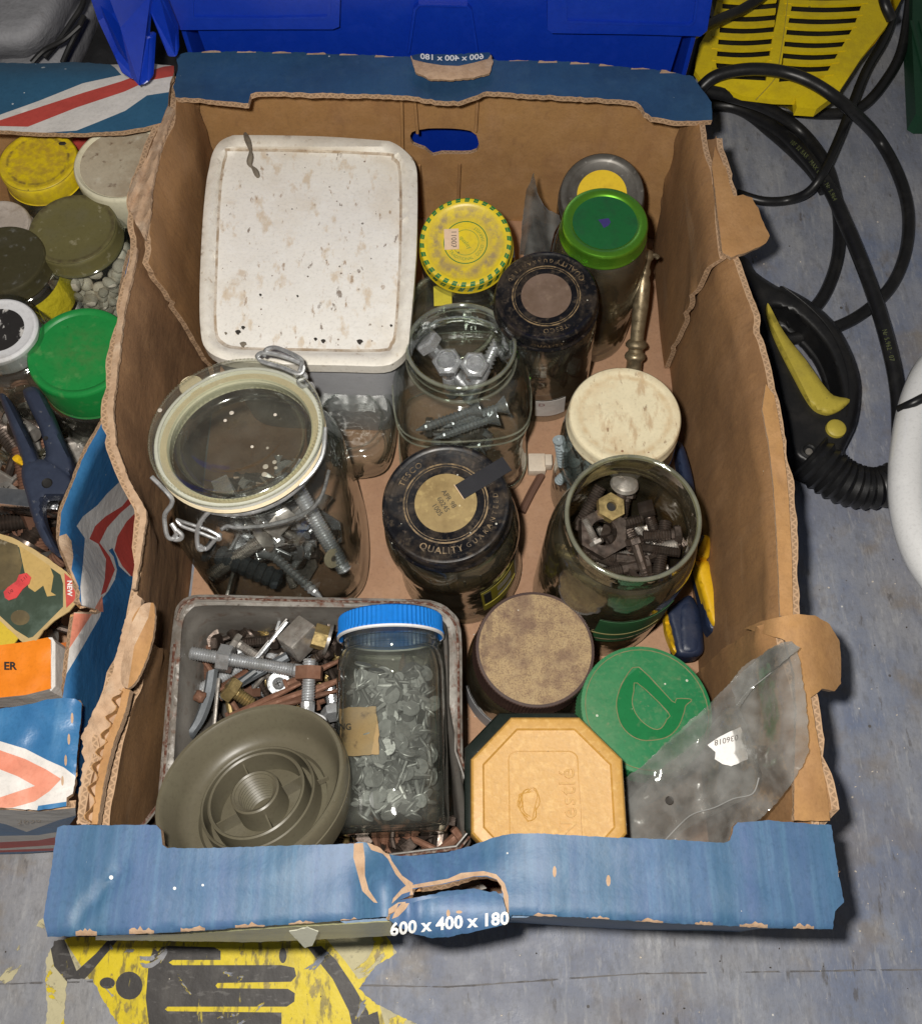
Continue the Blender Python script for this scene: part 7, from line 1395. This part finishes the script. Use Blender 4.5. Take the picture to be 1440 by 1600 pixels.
tg_(mk('button', *xf(lathe([(.01, 3), (6, 2.8), (7.6, 1.6), (8, -2)], 28), Matrix.Translation(P(1305, 670, 36))), M['yellow_dull'])); tg_(mk('screw', *xf(lathe([(.01, 1), (2.6, .9), (3, 0)], 18), Matrix.Translation(P(1263, 706, 36))), M['steel']))
tg_(mk('screw_collar', *xf(lathe([(4, 0), (5, 1), (7, .4), (7.4, -1)], 24), Matrix.Translation(P(1263, 704, 35))), M['black']))
seam = [(1222, 447), (1262, 478), (1296, 515), (1318, 560), (1326, 605), (1322, 650)]
tg_(mk('seam', *tube([P(x, y, 35.5) for x, y in seam], .5, 6, 5), M['rubber']))
rl = [(1262, 712, 26), (1290, 735, 24), (1315, 752, 22), (1345, 762, 20), (1372, 762, 20), (1400, 750, 20), (1425, 735, 20)]
sq_ = spline([P(*q) for q in rl], 10)
tg_(mk('strain_relief', *tube(sq_, 1, 20, 1, False, rf=lambda t: lerp(19, 14, t) * (1 + .075 * sin(t * 2 * pi * 15)), smooth=False), M['rubber']))
# white tub rim at the right edge, blue inside
WT = thing('white_basin', 'white glossy plastic rim cut off by the right edge of the photo', 'basin', loc=P(1530, 740, 0))
def wt_(o): o.parent = WT; o.location = -WT.location; return o
wt_(mk('rim', *tube([P(1416, 742, 60), P(1424, 820, 60), P(1455, 890, 60), P(1520, 950, 60), P(1600, 900, 60), P(1640, 740, 60), P(1600, 600, 60), P(1520, 545, 60), P(1462, 570, 60), P(1430, 640, 60)], 13.5, 16, 8, True), M['white_gloss']))
wt_(mk('inner_wall', *tube([P(1450, 742, 40), P(1456, 820, 40), P(1490, 880, 40), P(1590, 880, 40), P(1610, 740, 40), P(1560, 610, 40), P(1490, 600, 40), P(1456, 650, 40)], 22, 12, 6, True), M['plastic_blue']))
hose('cable', [(1404, 640, 62), (1425, 630, 72), (1450, 618, 76), (1500, 600, 78)], 3.6, M['rubber'], 'short black cable passing over the white rim at the right edge', 'cable')
DG = sheet('green_crate', [(1426, -60), (1424, 60), (1428, 140), (1430, 178), (1440, 184), (1560, 184), (1560, -60)], zmap(22), [M['dark_green']] * 3, th=20, step=20, down=(0, 0, -1)); tag(DG, 'dark green plastic box at the top right edge', 'box')
for i in range(4): mk('moulded_rib', *box(*(lambda p: (p.x - 2, p.x + 2, p.y - 40, p.y + 40, 22.3, 24))(P(1434 + i * 14, 80, 22)), 1), M['dark_green'], DG)
